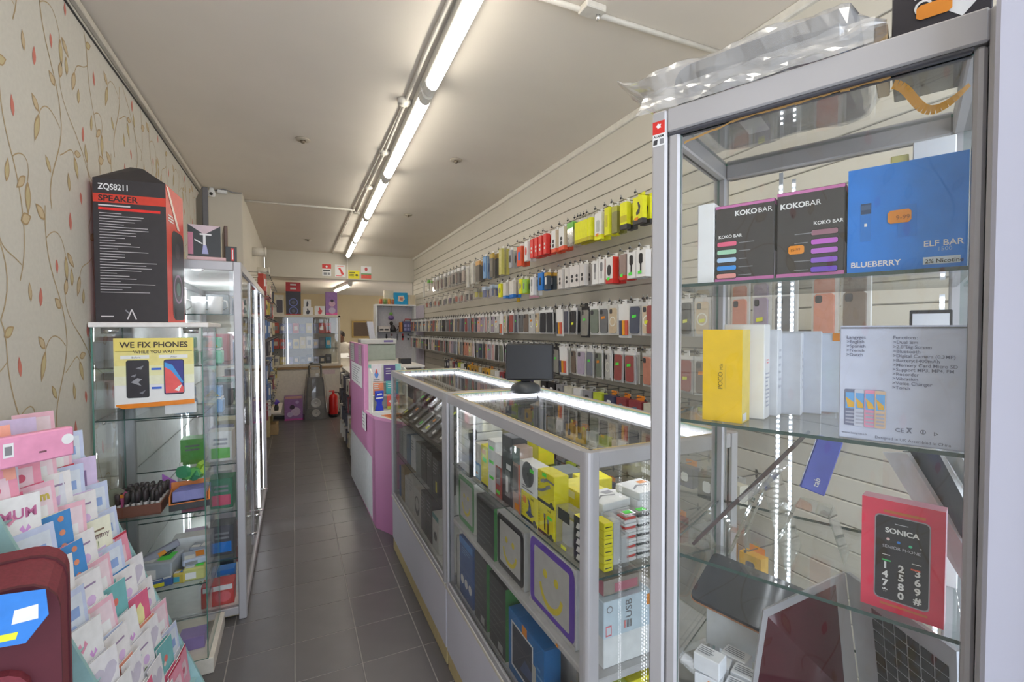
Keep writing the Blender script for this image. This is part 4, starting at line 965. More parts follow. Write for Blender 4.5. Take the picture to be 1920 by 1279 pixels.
a = side_item('accessory_pack', 'white pack with blue frame picture, right of the folded tripod', 'pack', 891, 902, 832, S1, .05, mat((205, 200, 190), .4)); fshape(a, 'F', [(rc(0, .05, 1, .48), mat((70, 130, 190), .4)), (rc(.1, .08, .8, .42), mat((150, 190, 215), .4)), (circ(.35, .2, .16, .2), ORANGE)], 'print')
a = side_item('accessory_pack', 'yellow pack with orange tag beside the blue framed pack', 'pack', 902, 915, 836, S1, .05, YEL); fshape(a, 'F', [(rc(.1, .78, .7, .9), ORANGE), (rc(.3, .6, .8, .7), LIME), (rc(0, 0, 1, .06), DKF)], 'print')
a = side_item('charger_box', 'tall white box with three green stickers on the near counter shelf', 'box', 915, 929, 826, S1, .055, WHB); fshape(a, 'F', [(rc(.2, v, .8, v + .06), LIME) for v in (.25, .55, .82)], 'price_sticker')
a = side_item('charger_box', 'white box with red lower half and grey device picture', 'box', 929, 941, 852, S1, .05, mat((170, 80, 70), .45), top=WHB); fshape(a, 'F', [(rc(0, .72, 1, 1), WHB), (rrc(.15, .3, .8, .68, .1, .3), GREY), (rc(.2, .08, .7, .16), LIME)], 'print')
a = side_item('charger_box', 'tall narrow black box with white device picture', 'box', 941, 961, 818, S1, .06, mat((64, 66, 68), .4)); fshape(a, 'F', [(rrc(.3, .12, .8, .5, .1, .3), mat((120, 124, 124), .3)), (rrc(.4, .18, .62, .42, .08, .3), PAPER), (rc(.45, .52, .9, .6), WHB)], 'print')
a = side_item('charger_box', 'grey box with orange edge and white device, beside the tall black box', 'box', 961, 975, 838, S1, .05, mat((170, 150, 140), .45)); fshape(a, 'F', [(rc(.85, 0, 1, .8), mat((215, 100, 60), .45)), (rc(0, .75, 1, 1), mat((110, 130, 125), .4)), (rrc(.1, .3, .75, .7, .1, .3), mat((110, 104, 104), .4)), (rc(.3, .04, .9, .14), ORANGE)], 'print')
def yprint(b, kind):
    ps = [(rc(0, 0, 1, .10), DKF), (circ(.84, .09, .10, DIM[b.name][0] / DIM[b.name][2]), mat((80, 80, 70), .5))]
    if kind == 'stand': ps += [([(.30, .28), (.58, .20), (.80, .34), (.50, .44)], mat((70, 76, 104), .4)), ([(.46, .42), (.66, .38), (.62, .62), (.52, .80), (.40, .86), (.50, .62)], mat((92, 98, 124), .4)), (tagshape(.12, .62, .34, .86), ORANGE)]
    if kind == 'cable': ps += [(rc(.40, .18, .47, .58), DKF), (rc(.38, .58, .49, .72), GREY), (rc(.62, .12, .69, .46), DKF), (rc(.60, .46, .71, .60), GREY), (rc(.62, .62, .9, .72), LIME)]
    if kind == 'plugs': ps += [([(.0, .30), (.30, .36), (.62, .52), (.58, .58), (.26, .44), (0, .37)], GREY), ([(.55, .48), (.80, .60), (.74, .70), (.50, .58)], mat((150, 152, 150), .3)), ([(.30, .72), (.55, .84), (1, .80), (1, .74), (.6, .76), (.38, .66)], GREY), ([(.22, .62), (.44, .70), (.40, .80), (.18, .70)], mat((150, 152, 150), .3)), (rc(.30, .86, .55, .97), LIME)]
    for k in range(6):
        ps.append((circ(.10, .22 + k * .10, .03, DIM[b.name][0] / DIM[b.name][2], 8), mat((170, 165, 40), .5)))
    fshape(b, 'F', ps, 'print')
hz = at(990, 905, X=.69).z - S1
b1 = side_item('stand_box', 'yellow box with folding stand picture, front of the near counter top shelf', 'box', 977, 1008, 0, S1, .05, YEL, h=.092); yprint(b1, 'stand'); ftext(b1, 'F', .62, .86, 'budi', .012, DKF, .0)
b2 = side_item('cable_box', 'yellow box with two plugs picture, right of the folding stand box', 'box', 1009, 1039, 0, S1, .05, YEL, h=.094); yprint(b2, 'cable'); ftext(b2, 'F', .62, .86, 'budi', .012, DKF, .0)
b3 = side_item('charger_box', 'white box with dark round charging pad picture', 'box', 974, 1007, 0, S1 + .0935, .05, WHB, h=.098); A = DIM[b3.name][0] / DIM[b3.name][2]
fshape(b3, 'F', [(circ(.5, .64, .34, A, 24), mat((88, 92, 94), .4)), (circ(.5, .64, .05, A), DKF), (rc(.62, .76, .84, .88), LIME)] + bars(2, .15, .85, .08, .24, GREY, 1, .5), 'print')
b4 = side_item('cable_box', 'yellow box with curled cable picture above the two plugs box', 'box', 1008, 1040, 0, S1 + .0955, .05, YEL, h=.10); yprint(b4, 'plugs')
a = side_item('clear_pack', 'clear blister pack with white charger, near the corner post', 'pack', 1042, 1074, 0, S1, .045, WRAP, h=.118)
MB().cbox(-.024, -.018, .012, .024, .012, .082, mat((205, 208, 205), .3), .008).build('charger', a); MB().box(-.03, -.0235, .085, .03, -.0225, .117, DKF).build('header_card', a); MB().box(-.015, -.0236, .004, .012, -.0228, .014, NEONY).build('price_sticker', a)
a = side_item('clip_box', 'black box with column of white clip pictures at the corner post', 'box', 1076, 1098, 0, S1, .05, DKF, h=.125, top=YEL)
fshape(a, 'F', [([(.2, v), (.5, v), (.55, v + .06), (.8, v + .08), (.7, v + .14), (.35, v + .13)], PAPER) for v in (.06, .23, .40, .57, .74)], 'clip_pictures')
for k, (pa, pb, dx, zz, lab) in enumerate(((1042, 1090, .10, 0, 'yellow box lying behind the clear charger pack'), (1044, 1088, .10, .065, 'upper yellow box with orange tag behind the clear pack'), (1000, 1040, .14, 0, 'yellow box deep in the near counter behind the cable boxes'))):
    b = side_item('cable_box', lab, 'box', pa, pb, 0, S1 + zz, .10, YEL, x=.69 + dx, h=.063); fshape(b, 'F', [(rc(.05, .3, .12, .5), ORANGE), (circ(.1, .2, .04, 1.4), GREY), (rc(.3, .55, .8, .9), PAPER)], 'print')
# second shelf: kids tablets and dark boxes
def smile(b, col, rim):
    A = DIM[b.name][0] / DIM[b.name][2]
    arc = [(.5 + .26 * math.cos(t), .46 + .26 * A * math.sin(t)) for t in [PI * 1.05 + k * PI * .9 / 12 for k in range(13)]] + [(.5 + .21 * math.cos(t), .48 + .21 * A * math.sin(t)) for t in [PI * 1.95 - k * PI * .9 / 12 for k in range(13)]]
    fshape(b, 'F', [(rrc(.02, .02, .98, .98, .10, A), rim), (rrc(.12, .12, .88, .88, .03, A), mat((186, 184, 180), .3)), (arc, col), (circ(.38, .60, .05, A, 10), col), (circ(.62, .60, .05, A, 10), col)], 'tablet_picture')
YS = mat((214, 196, 60), .5)
GRN = mat((72, 140, 78), .5); PUR = mat((100, 66, 170), .5); DG = mat((58, 60, 60), .45)
def leaning(b, tilt): 
    b.rotation_euler = (tilt, 0, b.rotation_euler[2]); b.location.x += .02
# (front, tilt back) 
b = side_item('kids_tablet_box', 'white tablet box with green foam frame and yellow smile', 'tablet', 838, 890, 0, S2, .045, mat((190, 190, 184), .5), h=.225, x=.70); smile(b, YS, GRN)
b = side_item('tablet_box', 'black box with green spine between the two smile tablets', 'box', 893, 927, 0, S2, .05, DG, h=.205, x=.69, sidem=GRN); DIM[b.name] = (*DIM[b.name],); fshape(b, 'F', bars(7, .1, .9, .1, .9, mat((92, 94, 94), .5), 5, .25), 'small_print')
b = side_item('kids_tablet_box', 'tablet box with black foam frame and yellow smile', 'tablet', 931, 984, 0, S2, .05, mat((170, 170, 168), .5), h=.205, x=.70); smile(b, YS, mat((46, 46, 48), .5))
b = side_item('kids_tablet_box', 'large white tablet box with purple foam frame and yellow smile', 'tablet', 992, 1082, 0, S2, .06, mat((196, 196, 200), .5), h=.228, x=.70); smile(b, YS, PUR)
MB().box(-.14, -.034, .0, .14, -.0315, .012, mat((182, 180, 180), .5)).build('box_lip', b)
ob = MB().box(-.006, -.0012, -.004, .006, 0, .004, ORANGE).build('price_tag', None, (.672, at(1045, 1180, X=.673).y, .726), (0, 0, -PI / 2)); tag(ob, 'small orange tag on the white shelf edge of the near counter', 'tag')
# bottom shelf
for k, (pa, pb, lab) in enumerate(((854.5, 860.5, 'white box with black stripe at the far end, bottom shelf'),)):
    b = side_item('white_carton', lab, 'box', pa, pb, 0, S0, .16, mat((200, 198, 190), .5), h=.25)
    fshape(b, 'F', [(rc(.0, .05, .12, .95), DKF)], 'stripe')
b = side_item('blue_box', 'blue box with three white circles on the bottom shelf', 'box', 861, 886, 0, S0, .07, mat((38, 84, 148), .45), h=.27); A = DIM[b.name][0] / DIM[b.name][2]
fshape(b, 'F', [(circ(u, .28 - (u - .5) * .02, .12, A), PAPER) for u in (.22, .52, .82)] + [(rc(0, .88, 1, 1), mat((60, 130, 200), .45))] + bars(3, .2, .8, .74, .86, mat((120, 160, 210), .5), 2), 'print')
for k, (pa, pb, lab) in enumerate(((889, 912, 'black box with green spine beside the three circle box'), (917, 948, 'black box with green spine beside the blue tablet box'))):
    b = side_item('tablet_box', lab, 'box', pa, pb, 0, S0, .06, DG, h=.28 - .01 * k, sidem=mat((58, 130, 66), .5)); fshape(b, 'F', bars(8, .08, .9, .15, .9, mat((88, 90, 90), .5), k, .22) + [(rc(.55, .05, .85, .16), mat((170, 170, 168), .5))], 'small_print')
b = side_item('tablet_box', 'bright blue tablet box with dark screen and orange tag', 'box', 952, 1022, 0, S0, .06, mat((34, 112, 178), .45), h=.225); A = DIM[b.name][0] / DIM[b.name][2]
fshape(b, 'F', [(rc(.10, .14, .72, .86), WHB), (rc(.13, .18, .69, .83), mat((58, 62, 74), .3)), ([(.35, .25), (.69, .30), (.69, .45), (.5, .5)], mat((70, 86, 120), .3)), (rrc(.70, .2, .80, .62, .03, A), mat((190, 190, 184), .4)), (rc(.42, .86, .56, 1), ORANGE)] + bars(5, .82, .97, .2, .7, mat((110, 160, 205), .5), 1), 'print')
side_item('grey_carton', 'large pale grey carton behind the blue tablet box', 'box', 985, 1084, 0, S0, .12, mat((170, 172, 174), .5), h=.26, x=.78)
b = side_item('camera_box', 'yellow and black camera box in the corner of the bottom shelf', 'box', 1030, 1086, 0, S0, .08, DG, h=.13, top=mat((222, 168, 40), .5)); ftext(b, 'T', .12, .3, 'CAMER', .022, mat((90, 70, 30), .5), .01)
fshape(b, 'F', [(rc(0, .55, .55, .98), mat((66, 66, 68), .4)), (rc(.08, .66, .16, .9), mat((235, 180, 60), .5)), (rc(.2, .7, .8, .8), PAPER), (rc(0, .92, 1, 1), mat((222, 168, 40), .5))], 'print')
# end glass
for k in range(6):
    b = end_item('cable_box', f'small yellow box, {nth(k + 1)} from the bottom of the stack by the corner post', 'box', 1133, 1150, 0, S1 + k * .0215, .05, YEL, h=.0205, y=.975)
    fshape(b, 'F', [(rc(.1, .42, .8, .55), DKF)], 'small_print')
b = end_item('clear_pack', 'tall clear plastic pack right of the small yellow boxes', 'pack', 1152, 1166, 0, S1, .05, WRAP, h=.135, y=.975); MB().cbox(-.014, -.018, .006, .014, .018, .125, mat((205, 208, 210), .35), .004).build('content', b)
b = end_item('clear_pack', 'second clear plastic pack beside the red topped cases', 'pack', 1167, 1180, 0, S1, .05, WRAP, h=.09, y=.975); MB().cbox(-.012, -.018, .006, .012, .018, .08, mat((205, 208, 210), .35), .004).build('content', b)
for c_, (pa, pb, cl, nm) in enumerate(((1172, 1196, (205, 84, 78), 'red'), (1197, 1222, (80, 82, 84), 'dark'))):
    for k in range(5):
        a, b_ = at(pa, 1000, Y=.99).x, at(pb, 1000, Y=.99).x; w = (b_ - a) * .96
        t = thing('earbud_case', f'white cased box with {nm} goods, {nth(k + 1)} from the bottom of its stack', 'box', ((a + b_) / 2, 1.012, S1 + k * .0262), R.uniform(-.05, .05))
        MB().cbox(-w / 2, -.02, 0, w / 2, .02, .010, PAPER, .003).build('base', t); MB().cbox(-w / 2 + .002, -.018, .0105, w / 2 - .002, .018, .0175, mat(cl, .4), .002).build('content', t); MB().cbox(-w / 2, -.02, .018, w / 2, .02, .0255, WRAP if k == 4 else PAPER, .002).build('lid', t)
        if k == 4: MB().box(-w * .3, -.012, .0257, w * .3, .006, .0262, LIME).build('price_sticker', t)
for k, (xa, lab) in enumerate(((.73, 'white flat box with cable picture on top of the yellow goods'), (.86, 'white flat box with orange picture at the far right of the end glass'))):
    b = carton('flat_box', lab, 'box', .105, .10, .022, WHB, (xa + .085, 1.10, S1 + .125 + .012 * k), .1); fshape(b, 'T', [([(.1, .3), (.4, .5), (.8, .4), (.82, .46), (.4, .58), (.1, .38)], GREY), (rc(.6, .6, .9, .8), ORANGE if k else mat((150, 150, 160), .5))], 'print')
for k, xa in enumerate((.73, .86)):
    carton('white_carton', ('white carton under the cable picture box', 'white carton under the orange picture box')[k], 'box', .10, .10, .124 + .012 * k, WHB, (xa + .085, 1.10, S1), 0)
b = end_item('flat_box', 'brownish pink flat box above the pale blue box, end glass', 'box', 1131, 1200, 0, S2 + .185, .15, mat((150, 140, 130), .5), h=.04, y=1.0, sidem=mat((175, 110, 120), .5)); fshape(b, 'F', [(rc(.3, .1, .95, .7), mat((180, 110, 122), .5))], 'print')
b = end_item('usb_box', 'pale blue white box with upright lettering behind the end glass', 'box', 1131, 1222, 0, S2 + .085, .13, mat((196, 212, 222), .45), h=.098, y=.978); ftext(b, 'F', .58, .40, 'USB', .030, GREY, 0, turn=PI / 2); A = DIM[b.name][0] / DIM[b.name][2]
fshape(b, 'F', [(rc(.04, .06, .16, .34), mat((220, 120, 130), .5)), (rc(.055, .1, .145, .30), mat((206, 212, 222), .45)), (circ(.12, .78, .06, A), GREY), (circ(.12, .78, .045, A), mat((200, 212, 222), .45)), (rc(.42, .15, .46, .36), mat((220, 140, 140), .5)), (rc(.48, .15, .52, .36), GREY), (rc(.54, .15, .58, .36), GREY), (rc(.9, .6, 1, .9), ORANGE)], 'print')
YG_ = mat((206, 214, 110), .45)
end_item('white_carton', 'white carton under the pale blue box, end glass', 'box', 1131, 1222, 0, S2, .13, WHB, h=.083, y=.985)
for pa, pb, lab, k in ((1131, 1181, 'pale yellow green box with folding stand picture, end glass', 0), (1183, 1228, 'yellow box with folding stand picture at the right of the end glass', 1)):
    b = end_item('stand_box', lab, 'box', pa, pb, 0, S0 + .155, .06, YG_ if k == 0 else YEL, h=.118, y=.976); A = DIM[b.name][0] / DIM[b.name][2]
    fshape(b, 'F', [(rc(0, 0, 1, .12), DKF), (circ(.84, .12, .13, A), DKF), (circ(.84, .12, .10, A), YG_), ([(.28, .26), (.52, .20), (.84, .40), (.62, .50)], mat((92, 96, 140), .4)), ([(.52, .50), (.80, .46), (.78, .76), (.50, .84)], mat((116, 120, 160), .4)), (tagshape(.38, .52, .54, .74), ORANGE)] + [(circ(.12, .25 + q * .12, .05, A, 8), mat((170, 178, 90), .5)) for q in range(6)], 'print')
    ftext(b, 'F', .62, .86, 'budi', .015, DKF, 0)
b = end_item('white_carton', 'white blue carton at the bottom of the end glass', 'box', 1131, 1224, 0, S0, .13, mat((206, 218, 232), .45), h=.152, y=.980); fshape(b, 'F', [(circ(.75, .75, .04, .8), TEAL), (circ(.3, .55, .04, .8), TEAL), (rc(.3, .5, .8, .53), GREY)], 'print')
# goods at the back of the near counter shelf, seen through the top glass
for k, (x, y, w, d, h, mt, lab) in enumerate(((1.05, 1.30, .10, .12, .05, WHB, 'white box at the back of the near counter shelf'), (1.05, 1.50, .12, .10, .06, YEL, 'yellow box at the back of the near counter shelf'), (1.04, 1.70, .14, .12, .03, mat((120, 126, 124), .4), 'grey flat box at the back of the near counter shelf'),
                                              (1.05, 1.92, .09, .10, .10, YEL, 'taller yellow box by the divider at the back'), (.90, 1.95, .10, .10, .05, mat((70, 72, 74), .4), 'dark box by the divider at the back of the shelf'), (.9, 1.62, .12, .14, .025, mat((90, 96, 92), .3), 'dark flat case in the middle of the near counter shelf'))):
    carton('accessory_box', lab, 'box', w, d, h, mt, (x, y, S1), .1 * (k - 2))
# ------------------------------------------------------------------ far counter: phones on a sloping board, boxed kits below
bd = thing('phone_board', 'dark sloping display board for used phones in the far counter', 'board', (.70, 2.82, 1.003), 0)
MB().add([(0, -.60, 0), (0, .60, 0), (.25, .60, .20), (.25, -.60, .20), (0, -.60, -.001), (0, .60, -.001), (.25, .60, -.001), (.25, -.60, -.001)], [(0, 3, 2, 1), (4, 5, 6, 7), (0, 1, 5, 4), (1, 2, 6, 5), (2, 3, 7, 6), (3, 0, 4, 7)], mat((96, 98, 100), .5)).build('sloping_panel', bd)
MB().box(-.006, -.60, -.001, -.001, .60, .014, DKF).build('front_lip', bd)
sl = math.atan2(.20, .25); rr = random.Random(8); kk = 0
for i in range(2):
    for j in range(8):
        kk += 1
        s_ = .075 + i * .155; y = 2.30 + j * .148
        cl = ((58, 60, 66), (176, 180, 184), (70, 74, 84), (200, 202, 204), (52, 52, 56))[(i * 3 + j * 2) % 5]; nm = {58: 'dark', 176: 'silver', 70: 'slate', 200: 'white', 52: 'black'}[cl[0]]
        t = thing('used_phone', f'{nm} used phone on the {("lower", "upper")[i]} row of the sloping board, {nth(j + 1)} from the divider', 'phone', (.70 + s_ * math.cos(sl) - .006, y, 1.006 + s_ * math.sin(sl) + .005), 0, 'used phones on the sloping board', (0, -sl, rr.uniform(-.08, .08)))
        MB().prism(rrc(-.07, -.035, .07, .035, .008), 0, .008, mat(cl, .3), plane='XY').build('body', t)
        MB().box(-.058, -.031, .0081, .058, .031, .0088, mat((84, 90, 96) if nm in ('silver', 'white') else (64, 68, 74), .12)).build('screen', t)
        st = MB().box(-.045, -.022, .009, -.018, .006, .0095, (LIME, PAPER, PAPER, NEONY)[(i + j) % 4]).build('price_sticker', t)
        if (i * 2 + j) % 3 == 0: MB().box(.015, -.014, .009, .035, .012, .0095, ORANGE).build('price_tag', t)
far = [(754, 763, 1.0, .07, WHB, 'white'), ]
for k, (pa, pb, z, d, h, mt, lab) in enumerate(((822, 811, .722, .10, .20, mat((58, 60, 60), .4), 'black kit box nearest the divider, far counter middle shelf'), (810, 800, .722, .14, .215, mat((64, 66, 66), .4), 'black kit box second from the divider, middle shelf'), (799, 790, .722, .14, .22, mat((60, 62, 62), .4), 'black kit box third from the divider, middle shelf'),
                                                (789, 780, .722, .12, .20, mat((150, 156, 150), .45), 'grey green box in the middle of the far counter middle shelf'), (779, 771, .722, .1, .21, WHB, 'white box on the far counter middle shelf, fourth from its far end'), (770, 763, .722, .1, .19, mat((110, 140, 165), .45), 'blue grey box on the far counter middle shelf'),
                                                (762, 756, .722, .1, .22, mat((190, 192, 190), .45), 'pale box second from the far end, middle shelf'), (755, 748, .722, .1, .18, mat((150, 160, 155), .45), 'dull green box at the far end, middle shelf'),
                                                (822, 810, .408, .12, .20, mat((205, 204, 198), .5), 'white box with teal top and black picture, far counter bottom shelf'), (809, 799, .408, .1, .26, DG, 'black box on the far counter bottom shelf near the divider'), (798, 789, .408, .1, .24, mat((84, 86, 84), .5), 'dark grey box on the far counter bottom shelf'),
                                                (788, 776, .408, .12, .21, mat((196, 194, 186), .5), 'white box with black headset picture, far counter bottom shelf'), (775, 767, .408, .1, .25, mat((200, 198, 190), .5), 'cream box beside the headset box, bottom shelf'), (766, 759, .408, .1, .2, mat((205, 204, 200), .5), 'white low box on the far counter bottom shelf'),
                                                (758, 752, .408, .1, .24, mat((160, 140, 90), .5), 'tan box near the far end, bottom shelf'), (751, 747, .408, .1, .22, mat((60, 110, 180), .5), 'blue box at the far end, bottom shelf'))):
    b = side_item('kit_box', lab, 'box', pa, pb, 0, z, d, mt, h=h, x=.695, yaw=0)
    ps = bars(4, .12, .88, .55, .9, mat((150, 152, 150), .5) if mt is not WHB else GREY, k)
    if k == 0: ps += [(rc(.55, .1, .8, .4), YEL)]
    if k == 8: ps = [(rc(0, .86, 1, 1), mat((70, 150, 140), .5)), (circ(.5, .4, .25, .5), DKF)]
    if k == 11: ps = [(circ(.5, .5, .36, .8, 20), DKF), (circ(.5, .55, .24, .8, 16), mat((196, 194, 186), .5))]
    fshape(b, 'F', ps, 'print')
# ------------------------------------------------------------------ till screen on the counter divider
ps_ = thing('till_screen', 'black customer screen on a round base over the counter divider', 'monitor', (1.012, 2.0, 1.3305), math.radians(-30))
MB().lathe([(.072, 0), (.074, .006), (.068, .030), (.05, .042), (.030, .05)], mat((64, 68, 72), .4), 28).build('round_base', ps_)
MB().cbox(-.022, .0, .045, .022, .03, .16, mat((56, 58, 62), .4), .006).build('stem', ps_)
sc_ = MB(Matrix.Translation((0, -.01, .135)) @ Matrix.Rotation(-.16, 4, 'X'))
sc_.cbox(-.095, -.012, -.078, .135, .018, .100, mat((44, 45, 48), .45, gain=1), .008)
sc_.build('screen_body', ps_)
s2 = MB(Matrix.Translation((0, -.01, .135)) @ Matrix.Rotation(-.16, 4, 'X')); s2.box(-.085, -.0128, -.066, .125, -.0122, .088, mat((34, 36, 42), .30, gain=1)); s2.build('screen', ps_)
s3 = MB(Matrix.Translation((0, -.01, .135)) @ Matrix.Rotation(-.16, 4, 'X')); s3.box(-.07, .0182, .06, .02, .019, .08, GREY); s3.build('rear_label', ps_)
# ------------------------------------------------------------------ greeting card rack, left foreground
MINT = mat((150, 188, 188), .5, gain=1.15)
def fx(z, y=1.93): return -.735 + .375 * (1.234 - z)
rk = thing('card_rack', 'mint green tiered greeting card rack against the wallpapered wall', 'rack', (-.60, 1.93, 0)); KO = Vector((.60, -1.93, 0))
for y in (1.655, 2.21):
    MB(Matrix.Translation(KO)).prism([(-.79, 0), (fx(0, y), 0), (fx(1.24, y), 1.24), (fx(1.24, y) - .012, 1.27), (-.79, 1.27)], y - .006, y + .006, MINT).build('side_panel', rk)
MB(Matrix.Translation(KO)).add([(-.785, 1.662, 1.27), (-.785, 2.203, 1.27), (fx(0) - .16, 2.203, .02), (fx(0) - .16, 1.662, .02)], [(0, 1, 2, 3)], MINT).build('back_panel', rk)
TZ = [1.215 - .098 * k for k in range(11)]
for k, z in enumerate(TZ):
    t = MB(Matrix.Translation(KO)); xa = fx(z); t.box(max(xa - .09, -.785), 1.662, z - .003, xa - .012, 2.203, z, MINT)
    t.build('tier', rk)
    for y in (1.648, ):
        MB(Matrix.Translation(KO)).tube([(fx(z, y) - .03, y - .002, z + .01), (fx(z, y) - .03, y + .004, z + .01)], .005, CHROME, 8).build('screw', rk)
CW_, CHT = .104, .152
def card_mesh(bg, motifs):
    mb = MB(); W, H_ = CW_, CHT
    mb.box(-W / 2, -.0012, 0, W / 2, .0012, H_, [PAPER, PAPER, mat(bg, .45), PAPER, PAPER, PAPER])
    for i, (pts, cl) in enumerate(motifs):
        mb.poly([(-W / 2 + u * W, -.0016 - .0002 * i, v * H_) for u, v in pts], mat(cl, .45))
    return mb.mesh('greeting_card')
A_ = CW_ / CHT
def heart(u, v, r): return [(u + r * .062 * 16 * math.sin(t) ** 3 / 1.0, v + A_ * r * .062 * (13 * math.cos(t) - 5 * math.cos(2 * t) - 2 * math.cos(3 * t) - math.cos(4 * t))) for t in [k * 2 * PI / 16 for k in range(16)]]
PKC, PB, BLc, TLc, WHc = (226, 168, 186), (190, 200, 226), (76, 140, 200), (116, 176, 178), (226, 222, 222)
DES = [('pale pink', 'white panel', card_mesh((228, 178, 192), [(rc(.1, .1, .9, .9), (238, 205, 212)), (rc(.25, .3, .75, .55), (240, 236, 232)), (circ(.3, .75, .06, A_, 8), (200, 110, 140)), (circ(.7, .2, .05, A_, 8), (220, 180, 90))])),
       ('white', 'lilac flowers', card_mesh(WHc, [(circ(.3, .3, .12, A_, 10), (190, 160, 205)), (circ(.6, .42, .15, A_, 10), (206, 178, 214)), (circ(.5, .22, .09, A_, 10), (150, 170, 130)), (rc(.2, .72, .8, .76), (150, 130, 160))])),
       ('blue', 'orange spots', card_mesh(BLc, [(circ(.3 + .4 * (k % 2), .16 + k * .14, .09, A_, 8), (214, 140, 110)) for k in range(6)])),
       ('pale blue', 'blue panel', card_mesh(PB, [(rc(.12, .12, .88, .88), (206, 214, 234)), (rc(.25, .45, .75, .65), (140, 165, 210)), (circ(.5, .28, .1, A_, 8), (170, 190, 225))])),
       ('cream', 'red flower and script', card_mesh((232, 224, 204), [(circ(.4, .22, .10, A_, 10), (190, 90, 90)), (rc(.49, .25, .51, .5), (120, 140, 100)), (rc(.2, .72, .75, .76), (130, 110, 90)), (rc(.28, .62, .66, .65), (130, 110, 90))])),
       ('deep pink', 'cream tree shape', card_mesh((214, 106, 136), [([(.5, .22), (.7, .35), (.72, .6), (.6, .78), (.4, .7), (.34, .45)], (230, 220, 160)), (rc(.47, .14, .53, .24), (230, 220, 160))])),
       ('teal', 'coral figure', card_mesh(TLc, [(circ(.5, .6, .12, A_, 10), (220, 120, 110)), (circ(.4, .5, .08, A_, 8), (230, 200, 190)), (rc(.2, .15, .8, .2), (220, 230, 228))])),
       ('white', 'silver heart', card_mesh((224, 222, 228), [(heart(.5, .55, .45), (196, 190, 204)), (rc(.3, .12, .7, .15), (170, 160, 175))])),
       ('pink', 'red edges', card_mesh((228, 150, 170), [(rc(0, .94, 1, 1), (190, 60, 80)), (rc(.2, .3, .8, .7), (236, 196, 204)), (circ(.5, .5, .12, A_, 10), (206, 96, 120))])),
       ('white', 'pink butterflies', card_mesh((230, 226, 228), [([(.3, .5), (.15, .65), (.25, .72), (.32, .58), (.4, .72), (.48, .62)], (220, 150, 175)), ([(.6, .3), (.5, .4), (.58, .46), (.63, .36), (.7, .46), (.76, .38)], (200, 150, 205)), (rc(.3, .12, .7, .15), (170, 160, 175))])),
       ('salmon', 'gold print', card_mesh((226, 160, 140), [(rc(.25, .2, .75, .4), (214, 180, 110)), (circ(.5, .65, .18, A_, 12), (236, 200, 180))])),
       ('lilac', 'dark number', card_mesh((206, 190, 222), [(rc(.35, .3, .45, .7), (110, 90, 130)), (rc(.5, .3, .65, .7), (130, 110, 150)), (circ(.5, .15, .06, A_, 8), (230, 220, 150))]))]
rr = random.Random(4)
ENV = MB().box(-CW_ / 2, -.001, 0, CW_ / 2, .001, CHT * .96, mat((214, 216, 226), .5)).mesh('greeting_card')
seqs = {0: (10, 11, 0), 1: (8, 8, 0, 0, 3), 2: (9, 0, 1, 3, 11), 3: (3, 2, 0, 1, 3), 4: (1, 2, 1, 4, 3), 5: (3, 1, 0, 3, 8), 6: (9, 0, 6, 1, 7), 7: (7, 1, 9, 5, 1), 8: (9, 7, 1, 7, 0), 9: (1, 5, 7, 6, 3), 10: (6, 1, 7, 8, 8)}
for k, z in enumerate(TZ):
    yaw = max(PI / 2 - (.72 - .06 * k), .5)
    ys = [1.725, 1.832, 1.938, 2.044, 2.145]
    if k == 0: ys = [1.73, 1.86, 1.98]
    for c, y in enumerate(ys):
        di = seqs[k][c]
        depth = 4 if k > 1 else 2
        for q in range(depth):
            nm, mo, me = DES[di] if q == 0 else (('white', 'envelope', ENV) if (q + c) % 2 else DES[(di * 5 + q * 3 + k) % 12])
            x = fx(z, y) - .036 - q * .013
            if x < -.755: x = -.745
            if q and fx(z, y) - .036 - q * .013 < -.76: continue
            tl = -.12 - .012 * q + rr.uniform(-.02, .02)
            lab = f'{nm} greeting card with {mo}, {nth(k + 1)} tier down, {ORD[c]} column from near end' if q == 0 else f'{nm} card tucked {("", "second", "third", "fourth")[q]} deep, {nth(k + 1)} tier down, {ORD[c]} column from near end'
            o = put('greeting_card', me, None, (x, y + rr.uniform(-.012, .012), z + .003), (tl, rr.uniform(-.05, .05), yaw + rr.uniform(-.07, .07)))
            tag(o, lab, 'card', 'greeting cards in the mint rack')
            if (k, c, q) == (2, 1, 0):
                text('lettering', 'Mum', .034, mat((196, 178, 90), .4), o, (0, -.0026, .10), (PI / 2, 0, 0), .05, 'CENTER')
            if (k, c, q) == (2, 0, 0):
                text('lettering', 'MUM', .038, mat((186, 110, 150), .4), o, (0, -.0026, .09), (PI / 2, 0, 0), .02, 'CENTER')
            if (k, c, q) == (4, 3, 0):
                text('lettering', 'Mummy', .026, mat((120, 96, 100), .4), o, (0, -.0026, .085), (PI / 2, 0, 0), .0, 'CENTER')
# pink gift album lying across the top tiers
al_ = carton('gift_album', 'long pink gift box with white label lying across the top tier of the card rack', 'box', .17, .03, .085, mat((222, 150, 180), .45), (-.668, 1.76, 1.26), .85, b=.004)
fshape(al_, 'F', [(rc(.05, .35, .18, .8), PAPER), (rc(.07, .42, .16, .7), GREY), (circ(.9, .6, .09, 2.0), PAPER), (rc(.5, .3, .6, .36), (mat((120, 80, 90), .5)))], 'label_print')
